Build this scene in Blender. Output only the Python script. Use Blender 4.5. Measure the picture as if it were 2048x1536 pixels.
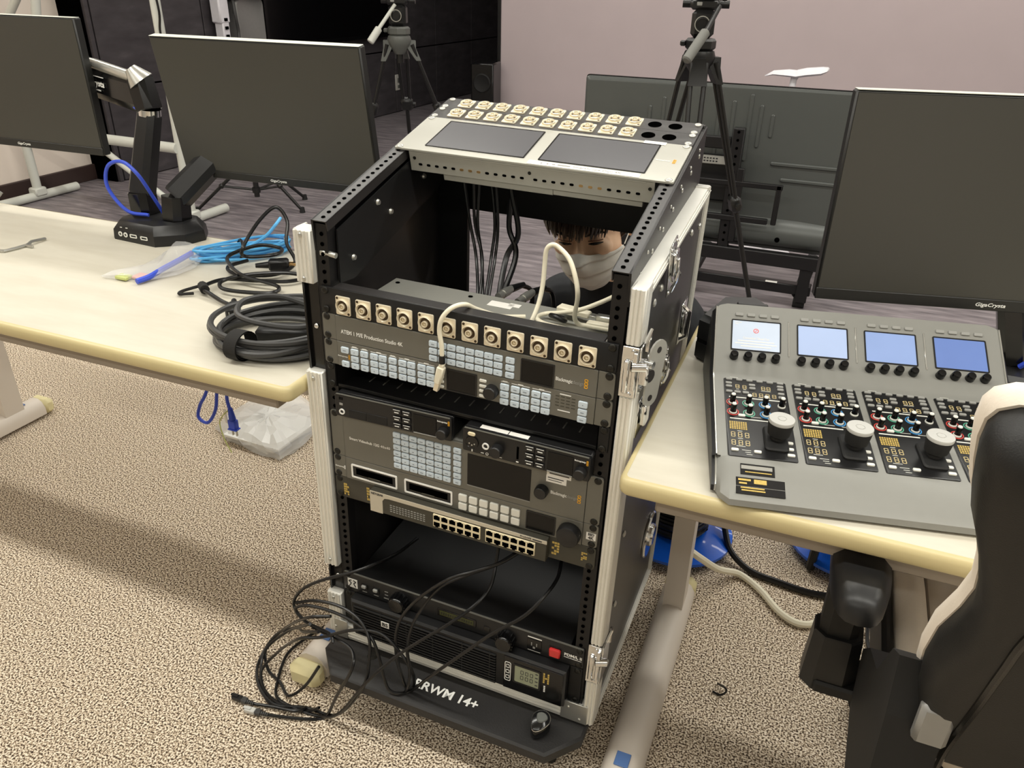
import bpy, bmesh, math, random
from mathutils import Matrix, Vector, Quaternion

random.seed(7)
R = math.radians
scene = bpy.context.scene
for o in list(bpy.data.objects):
    bpy.data.objects.remove(o)
C = bpy.data.collections.new('scene_objects')
scene.collection.children.link(C)

# ------------------------------------------------------------------ camera
cam_d = bpy.data.cameras.new('camera')
cam_d.sensor_width = 36.0
cam_d.lens = 36.0 * 1570.28 / 2048.0
cam_d.clip_start = 0.02
cam = bpy.data.objects.new('camera', cam_d)
C.objects.link(cam)
_r = Vector((0.9249, 0.3797, 0.0189)).normalized()
_f = Vector((-0.3282, 0.8226, -0.4643)).normalized()
_u = _r.cross(_f).normalized()
_r = _f.cross(_u).normalized()
cam.matrix_world = Matrix(((_r.x, _u.x, -_f.x, 0.4675), (_r.y, _u.y, -_f.y, -0.9618),
                           (_r.z, _u.z, -_f.z, 1.3072), (0, 0, 0, 1)))
scene.camera = cam

# ------------------------------------------------------------------ world, lights, exposure
world = bpy.data.worlds.new('world')
scene.world = world
world.use_nodes = True
world.node_tree.nodes['Background'].inputs[0].default_value = (1.0, 0.97, 0.93, 1)
world.node_tree.nodes['Background'].inputs[1].default_value = 0.35
scene.view_settings.view_transform = 'Standard'
scene.view_settings.look = 'None'
scene.view_settings.exposure = -0.85
scene.view_settings.gamma = 1.0
scene.view_settings.use_curve_mapping = False
CEIL = 2.65
LAMPS = []
def ceiling_lamp(x, y, lx, ly, watts):
    d = bpy.data.lights.new('ceiling_tube_light', 'AREA')
    d.shape = 'RECTANGLE'; d.size = lx; d.size_y = ly
    d.energy = watts; d.color = (1.0, 0.975, 0.895)
    o = bpy.data.objects.new('ceiling_tube_light', d)
    o.location = (x, y, CEIL - 0.07)
    C.objects.link(o)
    LAMPS.append((x, y, lx, ly))
for _y in (-2.1, -0.3, 1.5, 3.3, 5.2, 7.2):
    for _x in (-2.7, -1.3, 0.1, 1.5, 2.9):
        ceiling_lamp(_x, _y, 1.2, 0.13, {-2.1: 17.0, -0.3: 30.0, 1.5: 30.0, 3.3: 13.0, 5.2: 15.0, 7.2: 3.0}[_y])

# ------------------------------------------------------------------ materials
def lin(c):
    return tuple(((v / 255.0) / 12.92 if v / 255.0 <= 0.04045 else ((v / 255.0 + 0.055) / 1.055) ** 2.4) for v in c)
MATS = {}
def mat(name, rgb, rough=0.5, metal=0.0, var=0.06, scale=40.0, bump=0.0, bscale=None, emit=0.0, spec=0.5,
        coat=0.0, trans=0.0, alpha=1.0, ior=1.45, stretch=None):
    m = bpy.data.materials.new(name); m.use_nodes = True
    nt = m.node_tree; b = nt.nodes['Principled BSDF']
    c = lin(rgb)
    tc = nt.nodes.new('ShaderNodeTexCoord')
    vec = tc.outputs['Object']
    if stretch:
        mp = nt.nodes.new('ShaderNodeMapping'); mp.inputs['Scale'].default_value = stretch
        nt.links.new(vec, mp.inputs[0]); vec = mp.outputs[0]
    n = nt.nodes.new('ShaderNodeTexNoise'); n.inputs['Scale'].default_value = scale; n.inputs['Detail'].default_value = 3.0
    nt.links.new(vec, n.inputs['Vector'])
    mr = nt.nodes.new('ShaderNodeMix'); mr.data_type = 'RGBA'
    mr.inputs[6].default_value = tuple(min(1, v * (1 - var)) for v in c) + (1,)
    mr.inputs[7].default_value = tuple(min(1, v * (1 + var)) for v in c) + (1,)
    nt.links.new(n.outputs['Fac'], mr.inputs[0])
    nt.links.new(mr.outputs[2], b.inputs['Base Color'])
    b.inputs['Roughness'].default_value = rough
    b.inputs['Metallic'].default_value = metal
    b.inputs['Specular IOR Level'].default_value = spec
    b.inputs['Coat Weight'].default_value = coat
    b.inputs['Transmission Weight'].default_value = trans
    b.inputs['IOR'].default_value = ior
    b.inputs['Alpha'].default_value = alpha
    if emit > 0:
        nt.links.new(mr.outputs[2], b.inputs['Emission Color'])
        b.inputs['Emission Strength'].default_value = emit
    if bump > 0:
        n2 = nt.nodes.new('ShaderNodeTexNoise'); n2.inputs['Scale'].default_value = bscale or scale; n2.inputs['Detail'].default_value = 4.0
        nt.links.new(vec, n2.inputs['Vector'])
        bp = nt.nodes.new('ShaderNodeBump'); bp.inputs['Strength'].default_value = bump; bp.inputs['Distance'].default_value = 0.002
        nt.links.new(n2.outputs['Fac'], bp.inputs['Height'])
        nt.links.new(bp.outputs[0], b.inputs['Normal'])
    MATS[name] = m
    return m

def ramp_mat(name, stops, scale, detail, rough, bump, bdist, stretch=None, noise2=None, spec=0.3):
    m = bpy.data.materials.new(name); m.use_nodes = True
    nt = m.node_tree; b = nt.nodes['Principled BSDF']
    tc = nt.nodes.new('ShaderNodeTexCoord'); vec = tc.outputs['Object']
    if stretch:
        mp = nt.nodes.new('ShaderNodeMapping'); mp.inputs['Scale'].default_value = stretch
        nt.links.new(vec, mp.inputs[0]); vec = mp.outputs[0]
    n = nt.nodes.new('ShaderNodeTexNoise'); n.inputs['Scale'].default_value = scale; n.inputs['Detail'].default_value = detail
    n.inputs['Roughness'].default_value = 0.55
    nt.links.new(vec, n.inputs['Vector'])
    cr = nt.nodes.new('ShaderNodeValToRGB'); el = cr.color_ramp.elements
    while len(el) < len(stops): el.new(0.5)
    for e, (p, c) in zip(el, stops):
        e.position = p; e.color = lin(c) + (1,)
    nt.links.new(n.outputs['Fac'], cr.inputs[0])
    nt.links.new(cr.outputs[0], b.inputs['Base Color'])
    b.inputs['Roughness'].default_value = rough; b.inputs['Specular IOR Level'].default_value = spec
    bp = nt.nodes.new('ShaderNodeBump'); bp.inputs['Strength'].default_value = bump; bp.inputs['Distance'].default_value = bdist
    nt.links.new(n.outputs['Fac'], bp.inputs['Height']); nt.links.new(bp.outputs[0], b.inputs['Normal'])
    MATS[name] = m
    return m

ramp_mat('carpet', [(0.38, (66, 54, 46)), (0.46, (148, 130, 110)), (0.52, (212, 195, 170)), (0.60, (247, 236, 219))], 265.0, 2.0, 0.95, 0.5, 0.004, spec=0.1)
ramp_mat('dark_vinyl', [(0.3, (92, 87, 91)), (0.5, (124, 117, 121)), (0.7, (154, 146, 149))], 5.0, 6.0, 0.42, 0.15, 0.002, stretch=(1.0, 6.0, 1.0), spec=0.5)
ramp_mat('black_wall_wood', [(0.3, (58, 54, 57)), (0.6, (72, 68, 71)), (0.8, (88, 83, 86))], 4.0, 5.0, 0.55, 0.1, 0.002, stretch=(1.0, 1.0, 3.0))
mat('wall_cream', (238, 226, 214), 0.8, var=0.03, scale=6)
mat('wall_mauve', (208, 193, 195), 0.75, var=0.05, scale=3)
mat('wall_white', (190, 187, 180), 0.85, var=0.02, scale=6)
mat('ceiling_white', (225, 225, 222), 0.9, var=0.02, scale=20)
mat('baseboard_brown', (58, 44, 41), 0.5, var=0.2, scale=12)
ramp_mat('desk_top', [(0.3, (200, 194, 178)), (0.6, (207, 202, 187)), (0.8, (203, 197, 182))], 6.0, 4.0, 0.42, 0.03, 0.001, stretch=(1.0, 5.0, 1.0), spec=0.4)
mat('desk_edge', (206, 192, 146), 0.35, var=0.04, scale=8)
mat('desk_metal', (216, 207, 196), 0.42, var=0.03, scale=10)
mat('desk_metal_shaded', (150, 139, 126), 0.45, var=0.03, scale=10)  # desk metal darkened; the shade under the tabletop is in the colour
mat('desk_cap', (226, 216, 170), 0.5)
mat('blue_sticker', (84, 116, 170), 0.4)
mat('device_grey', (112, 111, 104), 0.42, metal=0.25, var=0.04, scale=25)
mat('device_grey_lit', (172, 172, 165), 0.38, metal=0.35, var=0.03, scale=20)  # same grey as the front plates, lightened as if lit from above
mat('scope_grey_lit', (182, 181, 172), 0.38, metal=0.2, var=0.03, scale=20)  # device grey with the strong overhead light mixed into its colour
mat('switch_grey', (66, 64, 56), 0.45, metal=0.2)
mat('button_blue', (206, 220, 232), 0.35, var=0.03, scale=200)
mat('button_white', (226, 226, 218), 0.35, var=0.03, scale=200)
mat('button_black', (26, 26, 27), 0.35, var=0.1, scale=120)
mat('button_grey', (150, 150, 146), 0.35)
mat('legend_dark', (120, 130, 140), 0.6)
mat('print_white', (240, 240, 236), 0.5, var=0.02)
mat('print_orange', (232, 170, 40), 0.5, var=0.02)
mat('print_gold', (200, 172, 92), 0.4, var=0.3, scale=400)
mat('paper_white', (240, 238, 232), 0.7, var=0.03, scale=100)
mat('print_ink', (60, 60, 62), 0.7)
mat('screen_black', (7, 7, 8), 0.22, var=0.3, scale=300, spec=0.35)
mat('screen_grey', (86, 86, 90), 0.22, var=0.05, scale=8, spec=0.6)
mat('black_gloss', (12, 12, 13), 0.18, var=0.2, scale=60)
mat('black_plastic', (24, 24, 25), 0.38, var=0.12, scale=80)
mat('black_matte', (20, 20, 20), 0.62, var=0.15, scale=120, bump=0.1)
mat('black_paint', (30, 29, 30), 0.4, metal=0.3, var=0.08, scale=60)
mat('rack_black', (17, 17, 18), 0.5, metal=0.1, var=0.12, scale=40)
mat('laminate_black', (44, 42, 42), 0.36, var=0.06, scale=150, bump=0.05)
mat('hole_black', (3, 3, 3), 1.0, var=0.0, spec=0.0)
mat('aluminium', (232, 231, 224), 0.38, metal=0.35, var=0.04, scale=30)
mat('chrome', (225, 226, 226), 0.12, metal=1.0, var=0.05, scale=40)
mat('steel', (196, 196, 190), 0.3, metal=0.8, var=0.06, scale=60)
mat('zinc_plate', (190, 190, 184), 0.4, metal=0.5, var=0.08, scale=50)
mat('screw_dark', (44, 43, 40), 0.35, metal=0.6)
mat('nickel', (236, 226, 202), 0.3, metal=0.35, var=0.05, scale=80)
mat('nickel_dark', (74, 60, 44), 0.35, metal=0.6)
mat('brass', (196, 160, 110), 0.3, metal=0.8)
mat('cable_black', (18, 18, 19), 0.32, var=0.1, scale=200)
mat('cable_grey', (62, 62, 62), 0.42, var=0.08, scale=200)
mat('cable_white', (236, 230, 208), 0.42, var=0.03)
mat('cable_lightblue', (92, 176, 232), 0.4, var=0.05)
mat('cable_blue', (58, 84, 206), 0.4, var=0.05)
mat('plug_clear', (200, 200, 196), 0.2, var=0.05)
mat('rubber', (28, 28, 28), 0.75, var=0.1, scale=100)
mat('board_black', (38, 37, 37), 0.5, var=0.3, scale=14, bump=0.2, bscale=300)
mat('beige_box', (196, 188, 170), 0.45)
mat('port_beige', (232, 220, 186), 0.4)
mat('red_switch', (206, 44, 44), 0.25, coat=0.4)
mat('lcd_green', (66, 70, 34), 0.3, var=0.1, scale=60)
mat('lcd_pale', (150, 156, 132), 0.35, var=0.05, scale=60)
mat('console_grey', (136, 136, 131), 0.46, metal=0.1, var=0.03, scale=60)
mat('console_black', (24, 24, 25), 0.28, var=0.15, scale=100)
mat('console_shell', (30, 30, 31), 0.4)
mat('console_trim', (196, 196, 190), 0.25, metal=0.7)
mat('joystick_cap', (186, 186, 182), 0.45, var=0.03)
mat('screen_blue1', (196, 208, 226), 0.2, emit=0.30, var=0.08, scale=12)
mat('screen_blue2', (166, 184, 220), 0.2, emit=0.30, var=0.1, scale=10)
mat('screen_blue3', (136, 158, 206), 0.2, emit=0.30, var=0.1, scale=10)
mat('screen_blue4', (104, 128, 188), 0.2, emit=0.30, var=0.1, scale=10)
mat('segment_amber', (226, 206, 150), 0.4, var=0.05)
mat('ring_red', (206, 74, 66), 0.35)
mat('ring_green', (96, 178, 150), 0.35)
mat('ring_blue', (70, 150, 214), 0.35)
mat('alert_red', (226, 96, 90), 0.4, emit=0.3)
mat('monitor_screen', (42, 41, 35), 0.5, var=0.05, scale=4, spec=1.0)  # base lifted to carry the matte panel's reflection of the room
mat('monitor_bezel', (30, 30, 29), 0.42, var=0.08)
mat('monitor_top', (70, 70, 68), 0.35)
mat('tv_back', (84, 87, 85), 0.33, metal=0.2, var=0.04, scale=8)
mat('tv_pale', (196, 196, 190), 0.4)
mat('pipe_white', (206, 208, 200), 0.4, var=0.03)
mat('tripod_black', (26, 26, 26), 0.32, var=0.15, scale=50)
mat('tripod_grey', (92, 94, 90), 0.42, var=0.08)
mat('foam_grey', (112, 112, 108), 0.7)
mat('silver_box', (150, 150, 148), 0.4, metal=0.4)
mat('speaker_black', (16, 16, 17), 0.22, var=0.2, scale=30)
mat('white_plastic', (236, 234, 240), 0.4)
mat('reel_blue', (24, 96, 214), 0.26, var=0.05, scale=20, coat=0.3)
mat('leather_black', (22, 22, 22), 0.5, var=0.12, scale=200, bump=0.15, bscale=700)
mat('leather_white', (232, 222, 208), 0.5, var=0.04, scale=60, bump=0.1, bscale=500)
mat('velcro', (34, 33, 32), 0.9, var=0.2, scale=300)
mat('skin', (238, 200, 168), 0.5, var=0.05, scale=30)
mat('hair_dark', (54, 43, 36), 0.34, var=0.35, scale=60)
mat('mask_grey', (214, 212, 205), 0.75, var=0.06, scale=25, bump=0.12, bscale=120)
mat('jacket_navy', (22, 25, 30), 0.75, var=0.2, scale=25, bump=0.2, bscale=60)
mat('trousers_dark', (30, 30, 34), 0.8, var=0.2, scale=30)
mat('eye_dark', (22, 16, 14), 0.2)
mat('eyelid_line', (120, 80, 62), 0.6)  # brown line drawn along each upper eyelid
mat('plastic_film', (238, 238, 238), 0.12, var=0.02, alpha=0.26)
mat('plastic_bag', (240, 240, 238), 0.2, var=0.06, scale=12, alpha=0.42)
mat('paper_sheet', (234, 234, 230), 0.6, var=0.04, scale=8)
mat('yellow_green', (198, 206, 130), 0.5)
mat('pink_tint', (226, 170, 160), 0.5)
mat('lamp_tube', (255, 248, 232), 0.5, emit=1.0, var=0.0)

# ------------------------------------------------------------------ mesh builder
def catmull(P, n=6, closed=False):
    P = [Vector(p) for p in P]
    out = []
    m = len(P)
    rng = range(m if closed else m - 1)
    for i in rng:
        p0 = P[(i - 1) % m] if (closed or i > 0) else P[0] * 2 - P[1]
        p1 = P[i]; p2 = P[(i + 1) % m]
        p3 = P[(i + 2) % m] if (closed or i + 2 < m) else P[-1] * 2 - P[-2]
        for k in range(n):
            t = k / n
            out.append(0.5 * ((2 * p1) + (p2 - p0) * t + (2 * p0 - 5 * p1 + 4 * p2 - p3) * t * t + (3 * p1 - p0 - 3 * p2 + p3) * t ** 3))
    if not closed: out.append(P[-1])
    return out

def rrect(w, h, r, n=4, cx=0.0, cy=0.0):
    pts = []
    r = min(r, w / 2 - 1e-5, h / 2 - 1e-5)
    for k, (sx, sy) in enumerate(((1, 1), (-1, 1), (-1, -1), (1, -1))):
        for i in range(n + 1):
            a = (k + i / n) * math.pi / 2
            pts.append((cx + sx * (w / 2 - r) + r * math.cos(a), cy + sy * (h / 2 - r) + r * math.sin(a)))
    return pts

def circ(r, n=20, cx=0.0, cy=0.0):
    return [(cx + r * math.cos(2 * math.pi * i / n), cy + r * math.sin(2 * math.pi * i / n)) for i in range(n)]

# maps (a, b, depth): a right, b up, depth towards viewer
def FRONT(a, b, d): return (a, -d, b)      # plane facing -y
def TOP(a, b, d): return (a, b, d)         # plane facing +z
def SIDE(a, b, d): return (d, a, b)        # a = y, b = z, depth = +x

class MB:
    def __init__(s): s.v = []; s.f = []
    def add(s, V, F, M=None):
        o = len(s.v)
        if M is not None: V = [M @ Vector(p) for p in V]
        s.v.extend(tuple(p) for p in V)
        s.f.extend(tuple(i + o for i in f) for f in F)
        return s
    def box(s, c, d, b=0.0, M=None):
        x, y, z = d[0] / 2, d[1] / 2, d[2] / 2
        cx, cy, cz = c
        if b <= 0:
            V = [(cx + i * x, cy + j * y, cz + k * z) for i in (-1, 1) for j in (-1, 1) for k in (-1, 1)]
            F = [(0, 1, 3, 2), (4, 6, 7, 5), (0, 4, 5, 1), (2, 3, 7, 6), (0, 2, 6, 4), (1, 5, 7, 3)]
        else:
            b = min(b, x * .95, y * .95, z * .95)
            V = []; idx = {}
            for i in (-1, 1):
                for j in (-1, 1):
                    for k in (-1, 1):
                        for ax in range(3):
                            p = [i * (x - b), j * (y - b), k * (z - b)]
                            p[ax] = (i * x, j * y, k * z)[ax]
                            idx[(i, j, k, ax)] = len(V)
                            V.append((cx + p[0], cy + p[1], cz + p[2]))
            F = []
            for sgn in (-1, 1):
                q = [(-1, -1), (1, -1), (1, 1), (-1, 1)]
                if sgn < 0: q = q[::-1]
                F.append([idx[(sgn, a, c_, 0)] for a, c_ in q])
                F.append([idx[(c_, sgn, a, 1)] for a, c_ in q])
                F.append([idx[(a, c_, sgn, 2)] for a, c_ in q])
            for a in (-1, 1):
                for c_ in (-1, 1):
                    F.append([idx[(a, c_, -1, 0)], idx[(a, c_, 1, 0)], idx[(a, c_, 1, 1)], idx[(a, c_, -1, 1)]] if a * c_ < 0 else [idx[(a, c_, -1, 1)], idx[(a, c_, 1, 1)], idx[(a, c_, 1, 0)], idx[(a, c_, -1, 0)]])
                    F.append([idx[(a, -1, c_, 0)], idx[(a, 1, c_, 0)], idx[(a, 1, c_, 2)], idx[(a, -1, c_, 2)]] if a * c_ > 0 else [idx[(a, -1, c_, 2)], idx[(a, 1, c_, 2)], idx[(a, 1, c_, 0)], idx[(a, -1, c_, 0)]])
                    F.append([idx[(-1, a, c_, 1)], idx[(1, a, c_, 1)], idx[(1, a, c_, 2)], idx[(-1, a, c_, 2)]] if a * c_ < 0 else [idx[(-1, a, c_, 2)], idx[(1, a, c_, 2)], idx[(1, a, c_, 1)], idx[(-1, a, c_, 1)]])
            for i in (-1, 1):
                for j in (-1, 1):
                    for k in (-1, 1):
                        t = [idx[(i, j, k, 0)], idx[(i, j, k, 1)], idx[(i, j, k, 2)]]
                        F.append(t if i * j * k > 0 else t[::-1])
        return s.add(V, F, M)
    def prism(s, poly, d0, d1, mp=TOP, b=0.0, M=None):
        n = len(poly)
        rings = [(poly, d0)]
        if b > 0:
            cx = sum(p[0] for p in poly) / n; cy = sum(p[1] for p in poly) / n
            w = max(abs(p[0] - cx) for p in poly); h = max(abs(p[1] - cy) for p in poly)
            small = [(cx + (p[0] - cx) * (w - b) / w, cy + (p[1] - cy) * (h - b) / h) for p in poly]
            rings.append((poly, d1 - b)); rings.append((small, d1))
        else:
            rings.append((poly, d1))
        V = []; F = []
        for pl, d in rings: V += [mp(p[0], p[1], d) for p in pl]
        for k in range(len(rings) - 1):
            for i in range(n):
                j = (i + 1) % n
                F.append((k * n + i, k * n + j, (k + 1) * n + j, (k + 1) * n + i))
        F.append(tuple(reversed(range(n)))); F.append(tuple((len(rings) - 1) * n + i for i in range(n)))
        return s.add(V, F, M)
    def ringprism(s, outer, inner, d0, d1, mp=TOP, M=None):
        n = len(outer)
        V = [mp(*p, d0) for p in outer] + [mp(*p, d1) for p in outer] + [mp(*p, d0) for p in inner] + [mp(*p, d1) for p in inner]
        F = []
        for i in range(n):
            j = (i + 1) % n
            F += [(i, j, n + j, n + i), (2 * n + j, 2 * n + i, 3 * n + i, 3 * n + j), (n + i, n + j, 3 * n + j, 3 * n + i), (j, i, 2 * n + i, 2 * n + j)]
        return s.add(V, F, M)
    def cyl(s, p0, p1, r0, r1=None, n=16, bev=0.0):
        p0 = Vector(p0); p1 = Vector(p1); r1 = r0 if r1 is None else r1
        L = (p1 - p0).length
        prof = [(0, 0), (r0, 0), (r1, L), (0, L)] if bev <= 0 else [(0, 0), (r0 - bev, 0), (r0, bev), (r1, L - bev), (r1 - bev, L), (0, L)]
        q = (p1 - p0).to_track_quat('Z', 'Y').to_matrix().to_4x4()
        return s.lathe(prof, n, Matrix.Translation(p0) @ q)
    def lathe(s, prof, n=20, M=None):
        V = []; F = []; rows = []
        for r, z in prof:
            if r <= 1e-9: rows.append([len(V)]); V.append((0, 0, z))
            else:
                rows.append(list(range(len(V), len(V) + n)))
                V += [(r * math.cos(2 * math.pi * i / n), r * math.sin(2 * math.pi * i / n), z) for i in range(n)]
        for a, c in zip(rows, rows[1:]):
            for i in range(n):
                j = (i + 1) % n
                if len(a) == 1 and len(c) == 1: continue
                if len(a) == 1: F.append((a[0], c[j], c[i]))
                elif len(c) == 1: F.append((a[i], a[j], c[0]))
                else: F.append((a[i], a[j], c[j], c[i]))
        return s.add(V, F, M)
    def tube(s, pts, r, n=8, closed=False, taper=None):
        pts = [Vector(p) for p in pts]
        m = len(pts); V = []; F = []
        up = Vector((0, 0, 1)); prevN = None
        for i, p in enumerate(pts):
            a = pts[(i - 1) % m] if (closed or i > 0) else p
            b = pts[(i + 1) % m] if (closed or i < m - 1) else p
            t = (b - a)
            if t.length < 1e-9: t = Vector((0, 0, 1))
            t.normalize()
            if prevN is None:
                N = t.cross(up)
                if N.length < 1e-3: N = t.cross(Vector((1, 0, 0)))
            else: N = prevN - t * prevN.dot(t)
            if N.length < 1e-6: N = t.cross(Vector((0, 1, 0)))
            N.normalize(); prevN = N; B = t.cross(N)
            rr = r * (taper[i] if taper else 1.0)
            for k in range(n):
                ang = 2 * math.pi * k / n
                V.append(p + N * (rr * math.cos(ang)) + B * (rr * math.sin(ang)))
        for i in range(m if closed else m - 1):
            j = (i + 1) % m
            for k in range(n):
                l = (k + 1) % n
                F.append((i * n + k, i * n + l, j * n + l, j * n + k))
        if not closed:
            F.append(tuple(reversed(range(n)))); F.append(tuple((m - 1) * n + k for k in range(n)))
        return s.add(V, F)
    def cable(s, pts, r, n=8, sub=6, closed=False): return s.tube(catmull(pts, sub, closed), r, n, closed)
    def ball(s, c, rad, M=None, nu=16, nv=10):
        V = []; F = []
        for i in range(nv + 1):
            th = math.pi * i / nv
            for j in range(nu):
                ph = 2 * math.pi * j / nu
                V.append((c[0] + rad[0] * math.sin(th) * math.cos(ph), c[1] + rad[1] * math.sin(th) * math.sin(ph), c[2] + rad[2] * math.cos(th)))
        for i in range(nv):
            for j in range(nu):
                k = (j + 1) % nu
                F.append((i * nu + j, (i + 1) * nu + j, (i + 1) * nu + k, i * nu + k))
        return s.add(V, F, M)
    def loft(s, rings, closed_ring=True, caps=True):
        n = len(rings[0]); V = [p for r in rings for p in r]; F = []
        for i in range(len(rings) - 1):
            for k in range(n if closed_ring else n - 1):
                l = (k + 1) % n
                F.append((i * n + k, i * n + l, (i + 1) * n + l, (i + 1) * n + k))
        if caps and closed_ring:
            F.append(tuple(reversed(range(n)))); F.append(tuple((len(rings) - 1) * n + k for k in range(n)))
        return s.add(V, F)
    def text(s, txt, size, mp_M, ext=0.0002, align='LEFT', bold=0.0, shear=0.0, width=None):
        me = text_mesh(txt, size, ext, align, bold, shear)
        V = [v.co.copy() for v in me.vertices]
        if width and V:
            x0 = min(v.x for v in V); x1 = max(v.x for v in V); k = width / max(1e-6, x1 - x0)
            for v in V: v.x *= k
        s.add(V, [tuple(p.vertices) for p in me.polygons], mp_M)
        bpy.data.meshes.remove(me)
        return s
    def mesh(s, name, off=None, smooth=True, ang=38):
        me = bpy.data.meshes.new(name)
        V = s.v if off is None else [(p[0] - off[0], p[1] - off[1], p[2] - off[2]) for p in s.v]
        me.from_pydata(V, [], s.f); me.update()
        bm = bmesh.new(); bm.from_mesh(me); bmesh.ops.recalc_face_normals(bm, faces=bm.faces); bm.to_mesh(me); bm.free()
        if smooth:
            me.shade_smooth(); me.set_sharp_from_angle(angle=R(ang))
        return me

_tc = {}
def text_mesh(txt, size, ext, align, bold, shear):
    cu = bpy.data.curves.new('lettering', 'FONT'); cu.body = txt; cu.size = size; cu.extrude = ext
    cu.align_x = align; cu.align_y = 'CENTER'; cu.offset = bold; cu.shear = shear; cu.resolution_u = 2
    ob = bpy.data.objects.new('lettering', cu); scene.collection.objects.link(ob)
    bpy.context.view_layer.update()
    me = bpy.data.meshes.new_from_object(ob.evaluated_get(bpy.context.evaluated_depsgraph_get()))
    bpy.data.objects.remove(ob); bpy.data.curves.remove(cu)
    return me

def TM(x, y, z, rx=90.0, ry=0, rz=0):   # text standing in the xz plane facing -y
    return Matrix.Translation((x, y, z)) @ Matrix.Rotation(R(rz), 4, 'Z') @ Matrix.Rotation(R(ry), 4, 'Y') @ Matrix.Rotation(R(rx), 4, 'X')

ID = Matrix.Identity(4)
def _m(m): return MATS[m] if isinstance(m, str) else m

class T:
    """A top-level thing: an Empty at its base, parts as children, everything given in the frame's coordinates."""
    def __init__(s, name, label, cat, loc=(0, 0, 0), frame=ID, group=None, kind=None):
        s.loc = Vector(loc)
        s.o = bpy.data.objects.new(name, None); s.o.empty_display_size = 0.05
        C.objects.link(s.o)
        s.o.matrix_world = frame @ Matrix.Translation(s.loc)
        if kind: s.o['kind'] = kind
        if label: s.o['label'] = label
        if cat: s.o['category'] = cat
        if group: s.o['group'] = group
    def part(s, name, mb, m, parent=None, label=None, smooth=True, ang=38, kind=None):
        me = mb.mesh(name, s.loc, smooth, ang); me.materials.append(_m(m))
        o = bpy.data.objects.new(name, me); C.objects.link(o); o.parent = parent or s.o
        if label: o['label'] = label
        if kind: o['kind'] = kind
        return o
    def piece(s, name, me, pos, parent=None, rot=None, scl=None):
        o = bpy.data.objects.new(name, me); C.objects.link(o); o.parent = parent or s.o
        base = Vector((0, 0, 0)) if parent is None else Vector(parent.location)
        o.location = Vector(pos) - s.loc - base
        if rot: o.rotation_euler = rot
        if scl: o.scale = scl
        return o

def shared(mb, name, m, smooth=True, ang=38):
    me = mb.mesh(name, None, smooth, ang); me.materials.append(_m(m)); return me

def solo(name, label, cat, mb, m, loc=(0, 0, 0), frame=ID, group=None, smooth=True, ang=38, kind=None):
    loc = Vector(loc)
    me = mb.mesh(name, loc, smooth, ang); me.materials.append(_m(m))
    o = bpy.data.objects.new(name, me); C.objects.link(o); o.matrix_world = frame @ Matrix.Translation(loc)
    if label: o['label'] = label
    if cat: o['category'] = cat
    if group: o['group'] = group
    if kind: o['kind'] = kind
    return o

def child(name, mb, m, parent, smooth=True, ang=38, label=None, kind=None):
    me = mb.mesh(name, None, smooth, ang); me.materials.append(_m(m))
    o = bpy.data.objects.new(name, me); C.objects.link(o); o.parent = parent
    o.matrix_parent_inverse = Matrix.Identity(4)
    # mesh is given in world coordinates: bring it into the parent's space
    inv = parent.matrix_world.inverted() if parent.parent is None else (parent.parent.matrix_world @ parent.matrix_basis).inverted()
    me.transform(inv)
    if label: o['label'] = label
    if kind: o['kind'] = kind
    return o

RACK = Matrix.Translation((0, 0, 0.865)) @ Matrix.Rotation(R(1.14), 4, 'Y')
SLANT = RACK @ Matrix.Translation((0, 0.239, 0.166)) @ Matrix.Rotation(R(-(90 - 14.13)), 4, 'X')
U = 0.04445
# ================================================================== the setting
def struct(name, mb, m, loc=(0, 0, 0), frame=ID, smooth=False):
    return solo(name, None, None, mb, m, loc, frame, smooth=smooth, kind='structure')

CARPET_END = 1.25
struct('floor', MB().box((-0.0, (CARPET_END - 3.4) / 2, -0.02), (9.0, CARPET_END + 3.4, 0.04)), 'carpet')
struct('floor_stage', MB().box((0.0, (CARPET_END + 9.4) / 2, -0.0195), (9.0, 9.4 - CARPET_END, 0.039)), 'dark_vinyl')
struct('trim_1', MB().box((0.0, CARPET_END, 0.002), (9.0, 0.035, 0.006), 0.002), 'black_plastic')
struct('ceiling', MB().box((0.0, 3.0, CEIL + 0.02), (9.0, 12.8, 0.04)), 'ceiling_white')
struct('wall_left', MB().box((-4.27, 0.05, CEIL / 2), (0.10, 6.9, CEIL)), 'wall_cream')
struct('wall_right', MB().box((4.45, 3.0, CEIL / 2), (0.10, 12.8, CEIL)), 'wall_white')
struct('wall_front', MB().box((0.0, -3.45, CEIL / 2), (9.0, 0.10, CEIL)), 'wall_white')
struct('wall_back', MB().box((0.985, 6.05, CEIL / 2), (6.95, 0.10, CEIL)), 'wall_mauve')
struct('trim_2', MB().box((-2.50, 6.05, CEIL / 2), (0.03, 0.13, CEIL), 0.003), 'black_plastic')
struct('wall_far', MB().box((0.35, 9.05, CEIL / 2), (8.3, 0.10, CEIL)), 'black_wall_wood')
struct('baseboard_left', MB().box((-4.208, 0.05, 0.05), (0.026, 6.9, 0.10), 0.004), 'baseboard_brown')
struct('baseboard_back', MB().box((0.985, 5.99, 0.04), (6.9, 0.02, 0.08), 0.003), 'baseboard_brown')

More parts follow.
